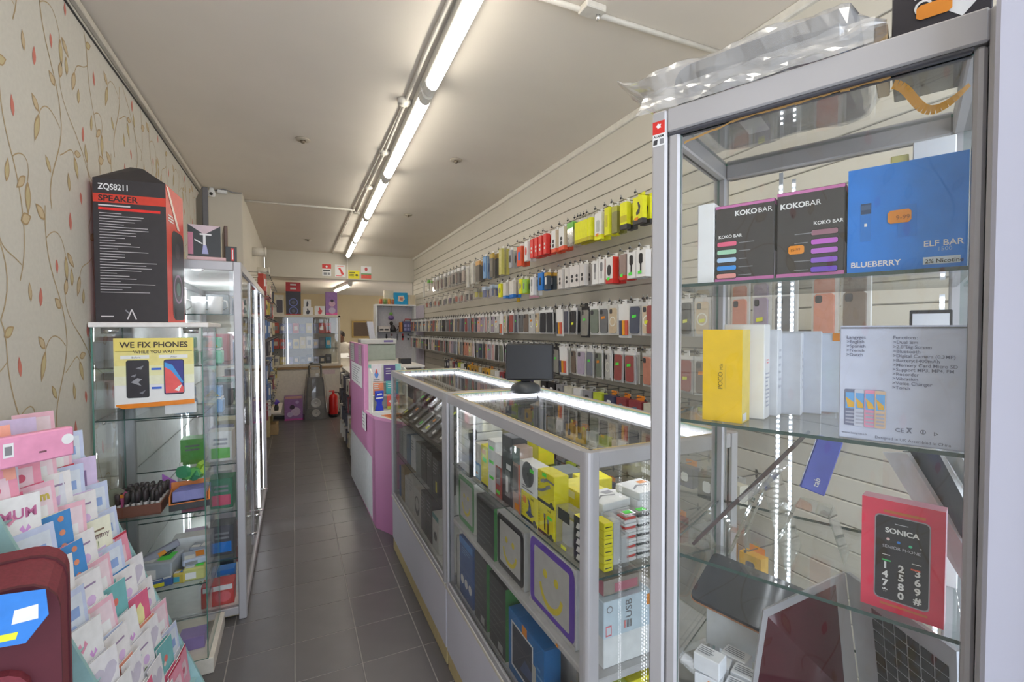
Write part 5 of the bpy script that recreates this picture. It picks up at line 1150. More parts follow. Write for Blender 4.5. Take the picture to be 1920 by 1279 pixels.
# burgundy suitcase with blue tag
SUIT = mat((120, 48, 58), .75, gain=1.15, vary=.12, scale=120); SEAM = mat((84, 32, 42), .7)
sc0 = thing('suitcase', 'burgundy fabric suitcase in the bottom left corner with a blue tag', 'suitcase', (-.632, 1.36, .334), .25)
MB().prism(rrc(-.14, 0, .15, .775, .06), -.12, .12, SUIT).build('body', sc0)
for y in (-.122, .04):
    MB().prism(rrc(-.143, -.003, .153, .778, .062), y, y + .012, SEAM).build('piping', sc0)
MB().prism(rrc(-.12, .05, .11, .62, .05), -.145, -.118, SUIT).build('front_pocket', sc0)
MB().tube([(-.06, .0, .77), (-.055, .0, .80), (.03, .0, .80), (.035, .0, .77)], .012, SEAM, 8).build('carry_handle', sc0)
tg = MB(); tg.prism([(-.10, -.035), (.06, -.06), (.09, -.02), (.08, .03), (-.09, .06)], -.0008, .0008, mat((60, 130, 215), .35, gain=1.2), plane='XY')
tgo = tg.build('swing_tag', sc0, (.06, -.165, .745), (.95, -.15, -.3)); tgo['label'] = 'glossy blue swing tag with green sticker'
st_ = MB(); st_.poly([(.01, -.044, .0012), (.045, -.048, .0012), (.047, -.036, .0012), (.012, -.032, .0012)], NEONY); st_.poly([(.035, -.02, .0012), (.075, -.022, .0012), (.072, .005, .0012), (.036, .005, .0012)], PAPER)
for k in range(5): st_.poly([(-.08, .035 - k * .014, .0011), (.0, .022 - k * .014, .0011), (.0, .025 - k * .014, .0011), (-.08, .038 - k * .014, .0011)], mat((170, 200, 235), .5))
st_.build('tag_print', tgo)
tag(MB().cbox(-.79, 1.20, 0, -.45, 1.52, .332, mat((196, 190, 180), .6), .004).build('low_plinth'), 'low white plinth carrying the burgundy suitcase', 'plinth')

# ------------------------------------------------------------------ speaker box on the left cabinet
SPB = mat((58, 54, 56), .4, gain=1.1); SPR = mat((205, 66, 50), .4, gain=1.15)
sp = carton('speaker_box', 'large black and red speaker carton with an open top on the white shelf board', 'box', .262, .27, .625, SPB, (-.640, 2.725, 1.668), -.06, top=CARD, sidem=SPR); DIM[sp.name] = (.262, .27, .625)
fshape(sp, 'F', [(rc(0, .835, 1, .895), SPR), (rc(.07, .782, .92, .80), mat((220, 50, 45), .4))], 'red_bands')
ftext(sp, 'F', .07, .925, 'ZQS8211', .036, PAPER, .02, sx=.78); ftext(sp, 'F', .07, .845, 'SPEAKER', .036, mat((40, 36, 38), .5), .02, sx=1.0)
WP_ = mat((205, 200, 200), .5)
fshape(sp, 'F', bars(1, .07, .5, .805, .825, WP_, 9, .5, (1, 1)) + bars(30, .08, .9, .20, .77, WP_, 21, .20, (.25, .95)) + bars(1, .08, .25, .03, .05, WP_, 2, .4, (1, 1)), 'small_print')
fshape(sp, 'F', [([(.42, .02), (.44, .02), (.50, .09), (.48, .09)], WP_), ([(.54, .02), (.56, .02), (.50, .09), (.48, .09)], WP_), ([(.40, .08), (.46, .055), (.46, .065), (.41, .09)], GREY)], 'corner_logo')
A = .27 / .625
fshape(sp, 'R', [(rrc(.28, .02, .98, .70, .16, A), mat((52, 50, 54), .4)), (circ(.62, .26, .26, A, 22), mat((150, 120, 150), .4)), (circ(.62, .26, .22, A, 22), mat((60, 58, 62), .4)), (circ(.62, .26, .12, A, 18), mat((90, 120, 110), .4)), (rc(.4, .03, .95, .10), mat((40, 38, 40), .4)), (circ(.6, .55, .14, A, 16), mat((74, 72, 76), .4)),
                 ([(.0, .99), (.12, .99), (.75, .72), (.6, .72)], mat((236, 206, 196), .4))] + bars(3, .1, .5, .74, .80, PAPER, 3, .5), 'speaker_picture')
fl = MB(); fl.add([(-.131, -.135, .625), (.131, -.135, .625), (.03, -.07, .70), (-.02, -.06, .705)], [(0, 1, 2, 3)], SPB); fl.add([(.131, -.135, .6255), (.131, .135, .6255), (.06, .07, .675), (.03, -.07, .70)], [(0, 1, 2, 3)], CARD)
fl.build('open_flap', sp)
# "we fix phones" poster on the glass
PY = mat((240, 206, 110), .4, gain=1.2, vary=.02); PY2 = mat((240, 222, 170), .4, gain=1.2, vary=.02); PW = mat((238, 232, 222), .4, gain=1.2, vary=.02)
po = carton('poster', 'yellow and white phone repair poster on the glass of the corner cabinet', 'poster', .292, .002, .305, PW, (-.566, 2.567, 1.292), 0)
fshape(po, 'F', [(rc(0, .80, 1, 1), PY), (rc(0, .60, 1, .80), mat((241, 212, 135), .4, gain=1.2)), (rc(0, .45, 1, .60), PY2), (rc(0, .32, 1, .45), mat((240, 228, 195), .4, gain=1.2)), (rc(.02, .805, .25, .81), DKF), (rc(.76, .805, .98, .81), DKF), (rc(.08, .70, .43, .75), PW), (rc(.55, .70, .92, .75), PW)], 'background')
ftext(po, 'F', .5, .865, 'WE FIX PHONES', .0345, mat((66, 54, 44), .5), .02, 'CENTER', off=.003, sx=.98); ftext(po, 'F', .5, .778, 'WHILE YOU WAIT', .0185, mat((66, 54, 44), .5), .012, 'CENTER', off=.003)
ftext(po, 'F', .27, .705, 'Before', .012, GREY, 0, 'CENTER', off=.003); ftext(po, 'F', .74, .705, 'After', .012, GREY, 0, 'CENTER', off=.003)
A = .292 / .305
fshape(po, 'F', [(rrc(.145, .13, .425, .68, .03, A), DKF), (rrc(.16, .145, .41, .665, .02, A), mat((56, 54, 58), .3)), ([(.2, .36), (.28, .42), (.34, .40), (.29, .36), (.33, .30), (.26, .33)], mat((150, 150, 155), .4)), ([(.26, .56), (.36, .60), (.33, .54)], mat((130, 130, 135), .4)), ([(.2, .45), (.27, .48), (.25, .43)], mat((130, 130, 135), .4)), ([(.30, .2), (.38, .24), (.34, .18)], mat((120, 120, 125), .4)),
                 (rrc(.61, .16, .87, .68, .03, A), DKF), (rrc(.62, .175, .86, .665, .02, A), mat((58, 60, 130), .35)), ([(.62, .62), (.70, .58), (.86, .26), (.86, .18), (.63, .18)], mat((232, 92, 90), .4)), ([(.62, .64), (.72, .60), (.86, .34), (.84, .32), (.70, .52), (.62, .57)], mat((70, 150, 215), .4)), ([(.74, .22), (.80, .28), (.84, .30), (.80, .20)], PW),
                 (rc(.455, .53, .58, .56), mat((50, 100, 200), .4)), (rc(.455, .25, .58, .28), mat((50, 100, 200), .4)), ([(.02, .02), (.10, -.02), (1, .005), (1, .075), (.3, .05), (.02, .045)], mat((240, 130, 30), .4, gain=1.2))], 'phone_pictures', .0012)
tag(MB().box(-.06, -.0006, -.025, .06, .0006, .025, PAPER).build('paper_note', None, (-.475, 2.5765, 1.275), (0, 0, 0)), 'blank grey paper note on the glass under the poster', 'note')
# goods in the corner cabinet
Z2, Z3 = .7855, .4405
tr = thing('lipstick_tray', 'brown tray full of dark capped tubes on the middle shelf, left', 'tray', (-.655, 2.72, Z2), .0)
BRN = mat((120, 74, 60), .5)
for a in ((-.09, -.11, 0, .09, .11, .006), (-.09, -.11, .006, .09, -.104, .05), (-.09, .104, .006, .09, .11, .05), (-.09, -.104, .006, -.084, .104, .05), (.084, -.104, .006, .09, .104, .05)): MB().cbox(*a, BRN, .0015).build('tray_side', tr)
for i in range(7):
    for j in range(6):
        x, y = -.60 - .145 + .022 + i * .0235, 2.64 + j * .031
        t = MB().lathe([(.008, .0), (.008, .05)], mat((196, 190, 190), .35), 8).lathe([(.0095, .05), (.0095, .095), (.006, .10)], mat((62, 50, 54), .35), 8).build('lipstick', None, (x, y, Z2 + .007), (R.uniform(-.08, .08), R.uniform(-.08, .08), 0))
        tag(t, f'dark capped cosmetic tube in brown tray, {ORD[j]} row back, {ORD[i]} from left', 'lipstick', 'dark capped tubes in the brown tray')
tr2 = thing('pack_tray', 'orange edged display tray with blue packs on the middle shelf, right', 'tray', (-.465, 2.69, Z2), .12)
for a in ((-.08, -.07, 0, .08, .07, .03), (-.08, -.07, .03, .08, -.064, .034), (-.08, .064, .03, .08, .07, .10), (-.08, -.064, .03, -.074, .064, .07), (.074, -.064, .03, .08, .064, .07)): MB().cbox(*a, mat((60, 58, 60), .5) if a[5] == .03 else OR2 if False else mat((222, 130, 60), .5), .0015).build('tray_side', tr2)
for k in range(5): tag(MB().cbox(-.065, -.01, 0, .065, .01, .05, mat((112, 112, 170), .4), .003).build('sachet', None, (-.465 + .003 * k, 2.655 + k * .021, Z2 + .031), (-.2, 0, .12)), f'blue sachet, {ORD[k]} from the front of the orange edged tray', 'sachet')
gb = MB(); 
for k in range(7):
    gb.prism([(.035 * math.cos(q * PI / 4) * (1 + .2 * math.sin(q * 2 + k)), .03 * math.sin(q * PI / 4)) for q in range(8)], -.012 + k * .002, .012 + k * .002, (mat((96, 170, 90), .5), mat((60, 140, 100), .5), mat((150, 190, 70), .5))[k % 3])
    gb.M = Matrix.Translation((R.uniform(-.06, .06), R.uniform(-.03, .03), R.uniform(0, .03))) @ Matrix.Rotation(R.uniform(0, 6), 4, 'Z') @ Matrix.Rotation(R.uniform(-.6, .6), 4, 'X')
gb.M = None
tag(gb.build('green_bags', None, (-.45, 2.75, Z2 + .135)), 'heap of crumpled green wrappers on the orange edged tray', 'wrappers')['kind'] = 'stuff'
fn = thing('hand_fan', 'round pink and grey hair brush set standing at the left of the middle shelf', 'brush', (-.745, 2.66, Z2))
MB().prism(circ(0, .085, .042, 1, 16), -.006, .006, mat((120, 122, 104), .5)).build('round_head', fn, (0, 0, 0), (0, 0, .3)); MB().prism([(-.01, 0), (.012, 0), (.048, .10), (.035, .11), (.012, .07)], -.016, -.008, mat((190, 80, 130), .5)).build('pink_blade', fn, (0, 0, 0), (0, 0, .3)); MB().box(.02, -.018, .085, .036, -.0165, .10, ORANGE).build('price_sticker', fn)
MB().box(-.03, -.018, .03, -.012, -.0165, .045, ORANGE).build('price_sticker', fn)
pc = MB().prism([(-.035, 0), (.035, 0), (.035, .055), (-.035, .11)], -.002, .002, mat((190, 120, 215), .4)).build('purple_card', None, (-.585, 2.90, Z2)); tag(pc, 'violet slanted card standing at the back of the middle shelf', 'card')
bt = MB().lathe([(.014, 0), (.016, .01), (.016, .10), (.008, .12), (.008, .15)], WHB, 12).build('white_bottle', None, (-.545, 2.93, Z2)); tag(bt, 'white bottle behind the violet card on the middle shelf', 'bottle')
carton('white_carton', 'white carton at the back of the lower shelf, corner cabinet', 'box', .17, .08, .12, WHB, (-.49, 2.90, Z3))
gd = thing('staple_gun', 'grey hand tool with curved handle on the lower shelf', 'tool', (-.60, 2.72, Z3 + .105), .35, None, (0, -.35, .3))
MB().cbox(-.10, -.012, 0, .09, .012, .032, mat((150, 150, 165), .4), .004).build('body', gd); MB().tube([(-.05, 0, .0), (-.02, 0, -.02), (.03, 0, -.012), (.07, 0, .0)], .008, DKF, 8).build('grip', gd); MB().box(.0, -.0135, .0, .03, -.0125, .02, ORANGE).build('price_sticker', gd)
for k, (x, y, z, w, d, h, cl, lab, ry) in enumerate(((-.60, 2.72, 0, .16, .14, .10, (170, 176, 184), 'clear tub of grey packs under the hand tool', 0), (-.66, 2.64, .0, .10, .05, .03, (170, 180, 190), 'silver blister pack at the left of the lower shelf', .2), (-.57, 2.62, .0, .09, .03, .035, (60, 90, 150), 'dark blue pen pack on the lower shelf', -.2), (-.50, 2.635, 0, .05, .05, .05, (196, 176, 80), 'yellow tub beside the pen pack', .1),
                                                    (-.445, 2.66, 0, .09, .09, .06, (190, 190, 120), 'coloured packs tub at the right of the lower shelf', -.1), (-.455, 2.70, .062, .10, .11, .03, (176, 186, 206), 'pale blue blister packs on the coloured tub', .15), (-.44, 2.79, .0, .09, .07, .10, (150, 156, 170), 'grey blister packs at the back right, lower shelf', .0))):
    b = carton('blister_pack', lab, 'pack', w, d, h, mat(cl, .35), (x, y, Z3 + z), .2 * (k % 3 - 1), b=.006)
    fshape(b, 'T', [(rc(.1, .1, .5, .5), WHB), (rc(.55, .2, .9, .8), (LIME, ORANGE, PAPER, BLUE)[k % 4])], 'print'); fshape(b, 'F', [(rc(.1, .2, .6, .7), (PAPER, GREY, YEL, TEAL)[k % 4])], 'print')
carton('purple_box', 'lilac box on the cabinet floor under the lower shelf', 'box', .11, .10, .06, mat((150, 130, 186), .4), (-.47, 2.72, .0755))
# ------------------------------------------------------------------ goods in the LED cabinet
def jar(x, y, z, cl, lab):
    t = thing('pyramid_jar', lab, 'jar', (x, y, z))
    MB().cbox(-.05, -.05, 0, .05, .05, .075, mat(cl, .35), .006).build('lower_box', t); MB().cbox(-.046, -.046, .076, .046, .046, .09, WHB, .003).build('lid', t)
    MB().cbox(-.044, -.044, .091, .044, .044, .15, mat(cl, .35), .006).build('upper_box', t); MB().add([(-.035, -.046, .095), (.035, -.046, .095), (0, -.046, .135)], [(0, 1, 2)], mat((190, 170, 100), .4)).build('triangle_print', t)
jar(-.42, 3.12, G2Z[1] + .0005, (130, 200, 165), 'green and white two part box near the top of the LED cabinet'); jar(-.55, 3.16, G2Z[1] + .0005, (140, 190, 170), 'second green two part box beside the first in the LED cabinet')
jar(-.42, 3.12, G2Z[2] + .0005, (130, 170, 215), 'blue and white two part box in the LED cabinet'); jar(-.56, 3.16, G2Z[2] + .0005, (150, 180, 215), 'second blue two part box in the LED cabinet')
for k in range(4):
    t = thing('white_mug', f'white mug, {ORD[k]} from the glass on the top shelf of the LED cabinet', 'mug', (-.40 - .085 * k, 3.10 + .03 * (k % 2), G2Z[0] + .0005))
    MB().lathe([(.03, 0), (.034, .004), (.036, .10), (.032, .10), (.030, .008), (0, .008)], PAPER, 14).build('cup', t); MB().tube([(.035, 0, .08), (.055, 0, .075), (.058, 0, .04), (.036, 0, .025)], .005, PAPER, 6).build('handle', t)
rr = random.Random(12)
endc = {3: (((214, 214, 210), 'white and green'), ((110, 185, 90), 'green')), 4: (((60, 120, 90), 'dark green'), ((200, 110, 150), 'pink')), 5: (((80, 78, 84), 'dark'), ((150, 90, 150), 'purple'))}
for s_, its in endc.items():
    for k, (cl, nm) in enumerate(its):
        b = carton('gift_box', f'{nm} box on the {ORD[s_]} shelf of the LED cabinet, seen through its end', 'box', .11, .12, .17 - .03 * k, mat(cl, .4), (-.38 - .14 * k, 3.13, G2Z[s_] + .0005), .1 * k - .05)
        fshape(b, 'F', [(rc(.1, .1, .9, .45), (mat((110, 190, 90), .4), mat((206, 80, 110), .4), BLUE)[s_ - 3]), (rc(.2, .55, .8, .62), GREY), (rc(.2, .7, .8, .77), GREY)], 'print')
b = carton('gift_box', 'red pack with clear window on the floor of the LED cabinet', 'box', .16, .10, .12, mat((196, 66, 62), .4), (-.41, 3.12, .0605)); fshape(b, 'F', [(rc(.05, .72, .95, .95), PAPER), (circ(.7, .4, .2, 1.3), mat((215, 100, 110), .4))], 'print')
b = carton('gift_box', 'blue bag of goods above the red pack in the LED cabinet', 'box', .12, .08, .14, BLUE, (-.40, 3.24, .0605)); fshape(b, 'F', [(rc(.2, .2, .8, .8), mat((150, 190, 230), .4))], 'print')
for s_, z in enumerate((.0605,) + tuple(q + .0005 for q in G2Z[::-1])):
    for k in range(7):
        y = 3.42 + k * .255
        cl = [(196, 196, 200), (110, 120, 150), (150, 96, 100), (84, 88, 90), (180, 176, 150), (120, 150, 140), (214, 206, 200)][rr.randrange(7)]
        nm = {196: 'white', 110: 'slate blue', 150: 'maroon', 84: 'dark', 180: 'sand', 120: 'sea green', 214: 'cream'}[cl[0]]
        b = carton('gift_box', f'{nm} box {ORD[s_]} level up in LED cabinet, {ORD[k]} along the sliding doors', 'box', .13 + rr.random() * .05, .12, .11 + rr.random() * .07, mat(cl, .4), (-.42, y, z), PI / 2, group='boxes along the sliding doors')
# on top of the LED cabinet
ZT = 2.011
kb_ = carton('stand_box', 'black and white printed carton with tripod picture on top of the LED cabinet', 'box', .15, .17, .17, DKF, (-.445, 3.11, ZT + .024), .1, top=mat((196, 170, 176), .5), sidem=mat((120, 112, 108), .5)); DIM[kb_.name] = (.15, .17, .17)
fshape(kb_, 'F', [([(.0, 1), (1, 1), (.5, .70)], mat((196, 176, 182), .5)), (rc(.0, .05, .16, .75), mat((190, 120, 140), .5)), (rc(.36, .68, .72, .73), PAPER), (rc(.46, .35, .54, .70), PAPER), ([(.42, .08), (.62, .08), (.56, .36), (.46, .36)], mat((160, 160, 200), .4)), ([(.2, .55), (.44, .42), (.44, .38), (.2, .50)], PAPER)], 'tripod_picture')
fshape(kb_, 'R', [([(0, 1), (1, 1), (.6, .7)], PAPER), (rc(.2, .1, .7, .6), mat((170, 170, 150), .5)), (rc(.5, .2, .62, .7), DKF)], 'side_print')
tag(MB().cbox(-.085, -.10, 0, .095, .10, .022, mat((205, 170, 172), .5), .003).build('flat_tray', None, (-.44, 3.11, ZT), (0, 0, .1)), 'pinkish flat carton under the tripod box', 'box')
pf = thing('picture_frame', 'dark framed screen standing on edge behind the speaker carton', 'frame', (-.50, 3.40, ZT), PI / 2 + .25)
MB().cbox(-.16, -.015, 0, .16, .015, .46, mat((62, 58, 58), .4), .003).build('frame', pf); MB().box(-.145, -.0165, .015, .145, -.0152, .445, mat((120, 118, 114), .4)).build('panel', pf)
pf = thing('picture_frame', 'brown framed picture standing behind the tripod carton', 'frame', (-.40, 3.55, ZT), PI / 2 + .15)
MB().cbox(-.16, -.01, 0, .16, .01, .27, mat((96, 70, 58), .4), .003).build('frame', pf); MB().box(-.148, -.0115, .012, .148, -.0102, .258, mat((196, 186, 160), .4)).build('panel', pf)
db = carton('small_box', 'small dark box with red print at the corner on top of the LED cabinet', 'box', .055, .05, .088, DKF, (-.315, 3.06, ZT), .1); fshape(db, 'F', [(rc(.5, .1, .75, .9), RED), (rc(.58, .2, .68, .8), PAPER)], 'print')
# CCTV camera at the pier, white pipes beyond
cc = thing('cctv_camera', 'small white security camera with cable at the top of the pier', 'camera', (-.70, 5.30, 2.955))
MB().lathe([(.0, -.045), (.03, -.04), (.034, 0), (.02, .03), (.02, .042)], WHB, 14).build('housing', cc); MB().tube([(0, -.034, -.02), (.004, -.045, -.026)], .014, BLACK, 10).build('lens', cc)
MB().cbox(.05, -.02, .0, .13, .02, .03, WHB, .004).build('bracket', cc); MB().tube([(.03, 0, .02), (.10, -.02, .035), (.18, 0, .02), (.25, .03, .03)], .006, GREY, 6).build('cable', cc)
for px, py, Y, lab in ((475, 472, 6.6, 'white pipe stub on the left wall beyond the pier, upper'), (488, 509, 7.4, 'white pipe stub on the left wall beyond the pier, lower')):
    p = at(px, py, Y=Y)
    t = thing('pipe_stub', lab, 'pipe', (-.45, Y, p.z)); MB().tube([(0, 0, 0), (.14, 0, 0)], .055, mat((214, 210, 200), .5), 14).build('pipe', t); MB().tube([(.13, 0, 0), (.15, 0, 0)], .062, mat((205, 200, 190), .5), 14).build('collar', t)
# packs along the rear left wall
LM = [('blue', boxpack(.12, .20, .06, mat((90, 120, 170), .5), art=('slab', PAPER))), ('cream', boxpack(.12, .18, .06, mat((200, 190, 160), .5), art=('oval', GREY))), ('maroon', boxpack(.11, .2, .06, mat((140, 70, 76), .5), art=('slab', PAPER))), ('yellow', boxpack(.1, .16, .05, mat((190, 175, 90), .5), art=('oval', DKF))),
      ('dark', boxpack(.12, .18, .06, mat((78, 76, 84), .5), art=('slab', GREY))), ('white', boxpack(.12, .2, .06, mat((205, 200, 192), .5), art=('dots', DKF))), ('red', boxpack(.1, .18, .05, mat((176, 70, 60), .5), art=('slab', PAPER)))]
rr = random.Random(2)
for r_, z in enumerate((2.25, 2.0, 1.75, 1.5, 1.25, 1.0, .75)):
    for k in range(11):
        n_, me = LM[rr.randrange(7)]
        o = put('pack', me, None, (-.45 + .12 + rr.uniform(-.02, .03), 5.75 + k * .29 + rr.uniform(-.04, .04), z), (0, 0, PI / 2 + rr.uniform(-.3, .2)))
        o.name = 'hanging_pack'
        tag(o, f'{n_} pack on the rear left wall, {ORD[r_]} row down, {ORD[k]} hook past the pier', 'pack', 'packs on the rear left wall')
        put('hook', hook_mesh, bpy.data.objects['wall_rear_left'], (-.45, o.location.y, z + .004), (0, 0, PI))
sf = thing('low_shelf', 'low white shelf jutting into the aisle beyond the LED cabinet', 'shelf', (-.32, 8.35, 0))
MB().cbox(-.13, -.5, .355, .13, .5, .38, mat((222, 214, 206), .5), .003).build('shelf_board', sf)
for y in (-.45, .45):
    MB().cbox(-.12, y - .012, 0, -.02, y + .012, .354, BEIGE, .003).build('leg_panel', sf)
carton('brown_carton', 'brown carton on the floor under the low white shelf', 'box', .2, .3, .16, CARD, (-.34, 8.2, .0005))
carton('toy_box', 'cream box on the low white shelf', 'box', .12, .14, .12, mat((205, 190, 160), .5), (-.37, 8.55, .3805)); fg = thing('toy_figure', 'small dark toy with purple top on the low white shelf', 'toy', (-.26, 8.05, .3805))
MB().lathe([(.03, 0), (.035, .05), (.02, .09)], DKF, 10).build('body', fg); MB().lathe([(.0, .17), (.04, .15), (.045, .12), (.02, .09)], mat((96, 70, 170), .4), 10).build('head', fg)
# ------------------------------------------------------------------ pink service counter
PNK = mat((190, 126, 168), .5, gain=1.1, vary=.02, scale=3); PNK2 = mat((218, 148, 190), .5, gain=1.1, vary=.02)
pcn = thing('service_counter', 'pink service counter with white kick panel beyond the glass counters', 'counter', (.80, 4.4, 0)); PO = Matrix.Translation((-.80, -4.4, 0))
foot = [(.562, 5.38), (.592, 3.905), (.772, 3.53), (1.10, 3.53), (1.10, 5.38)]
MB(PO).prism([(.562, 5.38), (.592, 3.905), (.772, 3.53), (.80, 3.55), (.615, 3.925), (.585, 5.38)], .0, .90, PNK, plane='XY').build('front_panel', pcn)
MB(PO).prism([(.585, 5.38), (.615, 3.925), (.80, 3.55), (1.10, 3.55), (1.10, 5.38)], .0, .88, WHB, plane='XY').build('carcass', pcn)
MB(PO).prism([(.556, 4.28), (.585, 3.895), (.77, 3.505), (1.12, 3.505), (1.12, 4.28)], .901, .925, PNK2, cap=mat((232, 224, 222), .4), plane='XY').build('desk_top', pcn)
MB(PO).prism([(.556, 5.40), (.556, 4.24), (.582, 4.24), (.582, 5.40)], .901, 1.50, PNK, plane='XY').build('upper_panel', pcn)
MB(PO).cbox(.553, 4.225, .90, .588, 4.24, 1.503, PNK2, .003).build('edge_trim', pcn)
MB(PO).add([(.554, 5.36, .02), (.5875, 4.05, .02), (.5875, 4.05, .545), (.554, 5.36, .545), (.559, 5.36, .02), (.5925, 4.05, .02), (.5925, 4.05, .545), (.559, 5.36, .545)], [(0, 3, 2, 1), (0, 1, 5, 4), (3, 7, 6, 2), (1, 2, 6, 5), (0, 4, 7, 3)], mat((192, 194, 196), .5)).build('kick_panel', pcn)
MB(PO).cbox(.582, 4.24, 1.28, 1.10, 5.40, 1.30, mat((214, 210, 206), .5), .003).build('back_shelf', pcn)
MB(PO).cbox(1.08, 4.30, .925, 1.10, 5.38, 1.28, WHB, .003).build('back_panel', pcn)
for k, (y0, y1, z0, z1, lab) in enumerate(((4.36, 5.2, 1.10, 1.30, 'white notice sheet on the pink upper panel'), (4.30, 4.50, .72, .98, 'white notice sheet lower on the pink panel'), (4.95, 5.3, 1.31, 1.49, 'grey notice sheet at the top far end of the pink panel'), (4.40, 4.62, 1.31, 1.49, 'picture notice at the top near end of the pink panel'))):
    x = .5545 if z0 > .95 else .5595
    b = carton('notice_sheet', lab, 'notice', y1 - y0, .001, z1 - z0, (PAPER, PAPER, mat((190, 186, 184), .5), mat((170, 150, 156), .5))[k], (x - .0015 if z0 > .95 else .571, (y0 + y1) / 2, z0), -PI / 2 if z0 > .95 else -PI / 2 + .02)
    fshape(b, 'F', bars(7, .1, .9, .1, .9, GREY, k, .25), 'small_print')
# leaflet holder on the desk
lh = thing('leaflet_holder', 'white leaflet rack standing on the pink counter desk', 'rack', (.72, 4.16, .9255))
WL = mat((232, 226, 216), .4)
MB().prism([(-.12, 0), (.08, 0), (.08, .37), (-.03, .37), (-.12, .34)], -.132, -.120, WL, plane='YZ').build('side_panel', lh); MB().prism([(-.12, 0), (.08, 0), (.08, .37), (-.03, .37), (-.12, .34)], .16, .172, WL, plane='YZ').build('side_panel', lh)
MB().cbox(-.12, .07, 0, .16, .08, .40, WL, .002).build('back_panel', lh); MB().cbox(-.12, -.12, 0, .16, .07, .012, WL, .002).build('base', lh)
for z, y in ((.13, -.03), (.24, .02)): MB().cbox(-.12, y - .02, z, .16, .07, z + .006, WL, .001).build('shelf', lh)
for k, (x, z, y, w, h, cl, lab, pr) in enumerate(((.655, .25, 4.20, .085, .15, (222, 216, 222), 'white leaflet with blue flame drop, top row of the leaflet rack', 'drop'), (.775, .25, 4.20, .11, .14, (88, 66, 130), 'purple leaflet on the top row of the leaflet rack', 'text'), (.605, .25, 4.21, .03, .15, (120, 180, 170), 'teal leaflet edge at the left of the top row', 'none'), (.845, .25, 4.20, .05, .15, (150, 205, 205), 'pale teal leaflet at the right of the top row', 'none'),
                                                 (.66, .14, 4.15, .095, .11, (235, 140, 100), 'orange leaflet on the middle row of the leaflet rack', 'text'), (.78, .14, 4.15, .105, .115, (70, 170, 175), 'teal leaflet on the middle row of the leaflet rack', 'text'), (.78, .015, 4.10, .105, .125, (215, 90, 84), 'red leaflet with big white figures on the leaflet rack', 'big'))):
    b = carton('leaflet', lab, 'leaflet', w, .004, h, mat(cl, .4), (x, y, .9255 + z), 0, rot=(-.12, 0, 0))
    if pr == 'drop': fshape(b, 'F', [([(.5, .75), (.72, .4), (.6, .2), (.4, .2), (.28, .4)], mat((90, 140, 215), .4)), ([(.5, .75), (.62, .52), (.5, .42), (.38, .52)], mat((220, 90, 80), .4)), (rc(.2, .06, .8, .12), GREY)], 'print')
    if pr == 'text': fshape(b, 'F', bars(3, .15, .8, .4, .85, PAPER, k, .35), 'print')
    if pr == 'big': ftext(b, 'F', .5, .42, '40GB', .034, PAPER, .03, 'CENTER'); fshape(b, 'F', [(rc(0, 0, 1, .2), mat((190, 200, 90), .4))], 'print')
bb = thing('blue_bottle', 'blue bottle shaped display card at the left of the leaflet rack', 'display', (.655, 4.07, .9380))
MB().prism([(-.035, 0), (.035, 0), (.03, .03), (.022, .05), (.022, .075), (.034, .09), (.036, .17), (-.036, .17), (-.034, .09), (-.022, .075), (-.022, .05), (-.03, .03)], -.008, .008, mat((36, 60, 190), .3, gain=1.2)).build('bottle_shape', bb)
fb = MB(); fb.poly([(-.028, -.0085, .10), (.030, -.0085, .105), (.030, -.0085, .118), (-.028, -.0085, .112)], PAPER); fb.poly([(-.02, -.0085, .13), (.024, -.0085, .135), (.02, -.0085, .15), (-.016, -.0085, .145)], PAPER); fb.poly([(-.03, -.0085, .155), (.03, -.0085, .155), (.03, -.0085, .168), (-.03, -.0085, .168)], mat((60, 90, 205), .4)); fb.build('label_print', bb)
rl = MB().lathe([(.0, 0), (.03, 0), (.032, .004), (.032, .075), (.028, .08), (.02, .08)], mat((222, 214, 196), .6), 14).build('paper_roll', None, (.775, 4.02, .9255)); tag(rl, 'cream paper roll on the pink counter desk by the red leaflet', 'roll')
sh = carton('price_sheet', 'orange printed price sheet lying on the pink counter desk', 'sheet', .16, .22, .002, mat((225, 160, 110), .5), (.745, 3.82, .9255), .25); fshape(sh, 'T', bars(9, .08, .92, .08, .92, mat((200, 90, 50), .5), 3, .5, (.8, 1)), 'print')
# till and scale machine on the back shelf
tl = thing('till_machine', 'pale grey till machine with raised screen on the pink counter', 'till', (.85, 5.25, 1.3005))
TG = mat((190, 192, 188), .45)
MB().cbox(-.20, -.10, 0, .16, .12, .17, mat((160, 172, 160), .4), .006).build('base', tl); MB().cbox(-.21, -.12, .175, .17, .13, .23, TG, .008).build('top_cover', tl)
MB().add([(-.10, -.02, .23), (-.04, -.02, .23), (-.07, -.02, .42), (-.13, -.02, .42), (-.10, .03, .23), (-.04, .03, .23), (-.07, .03, .42), (-.13, .03, .42)], [(0, 1, 2, 3), (7, 6, 5, 4), (0, 3, 7, 4), (1, 5, 6, 2), (2, 6, 7, 3)], mat((176, 176, 182), .4)).build('raised_screen', tl)
MB().box(.03, -.1215, .195, .13, -.1205, .215, mat((110, 96, 150), .5)).build('purple_badge', tl)
carton('card_reader', 'small black tray on the counter between the till and the glass counter', 'tray', .10, .12, .05, BLACK, (.98, 4.55, 1.3005))
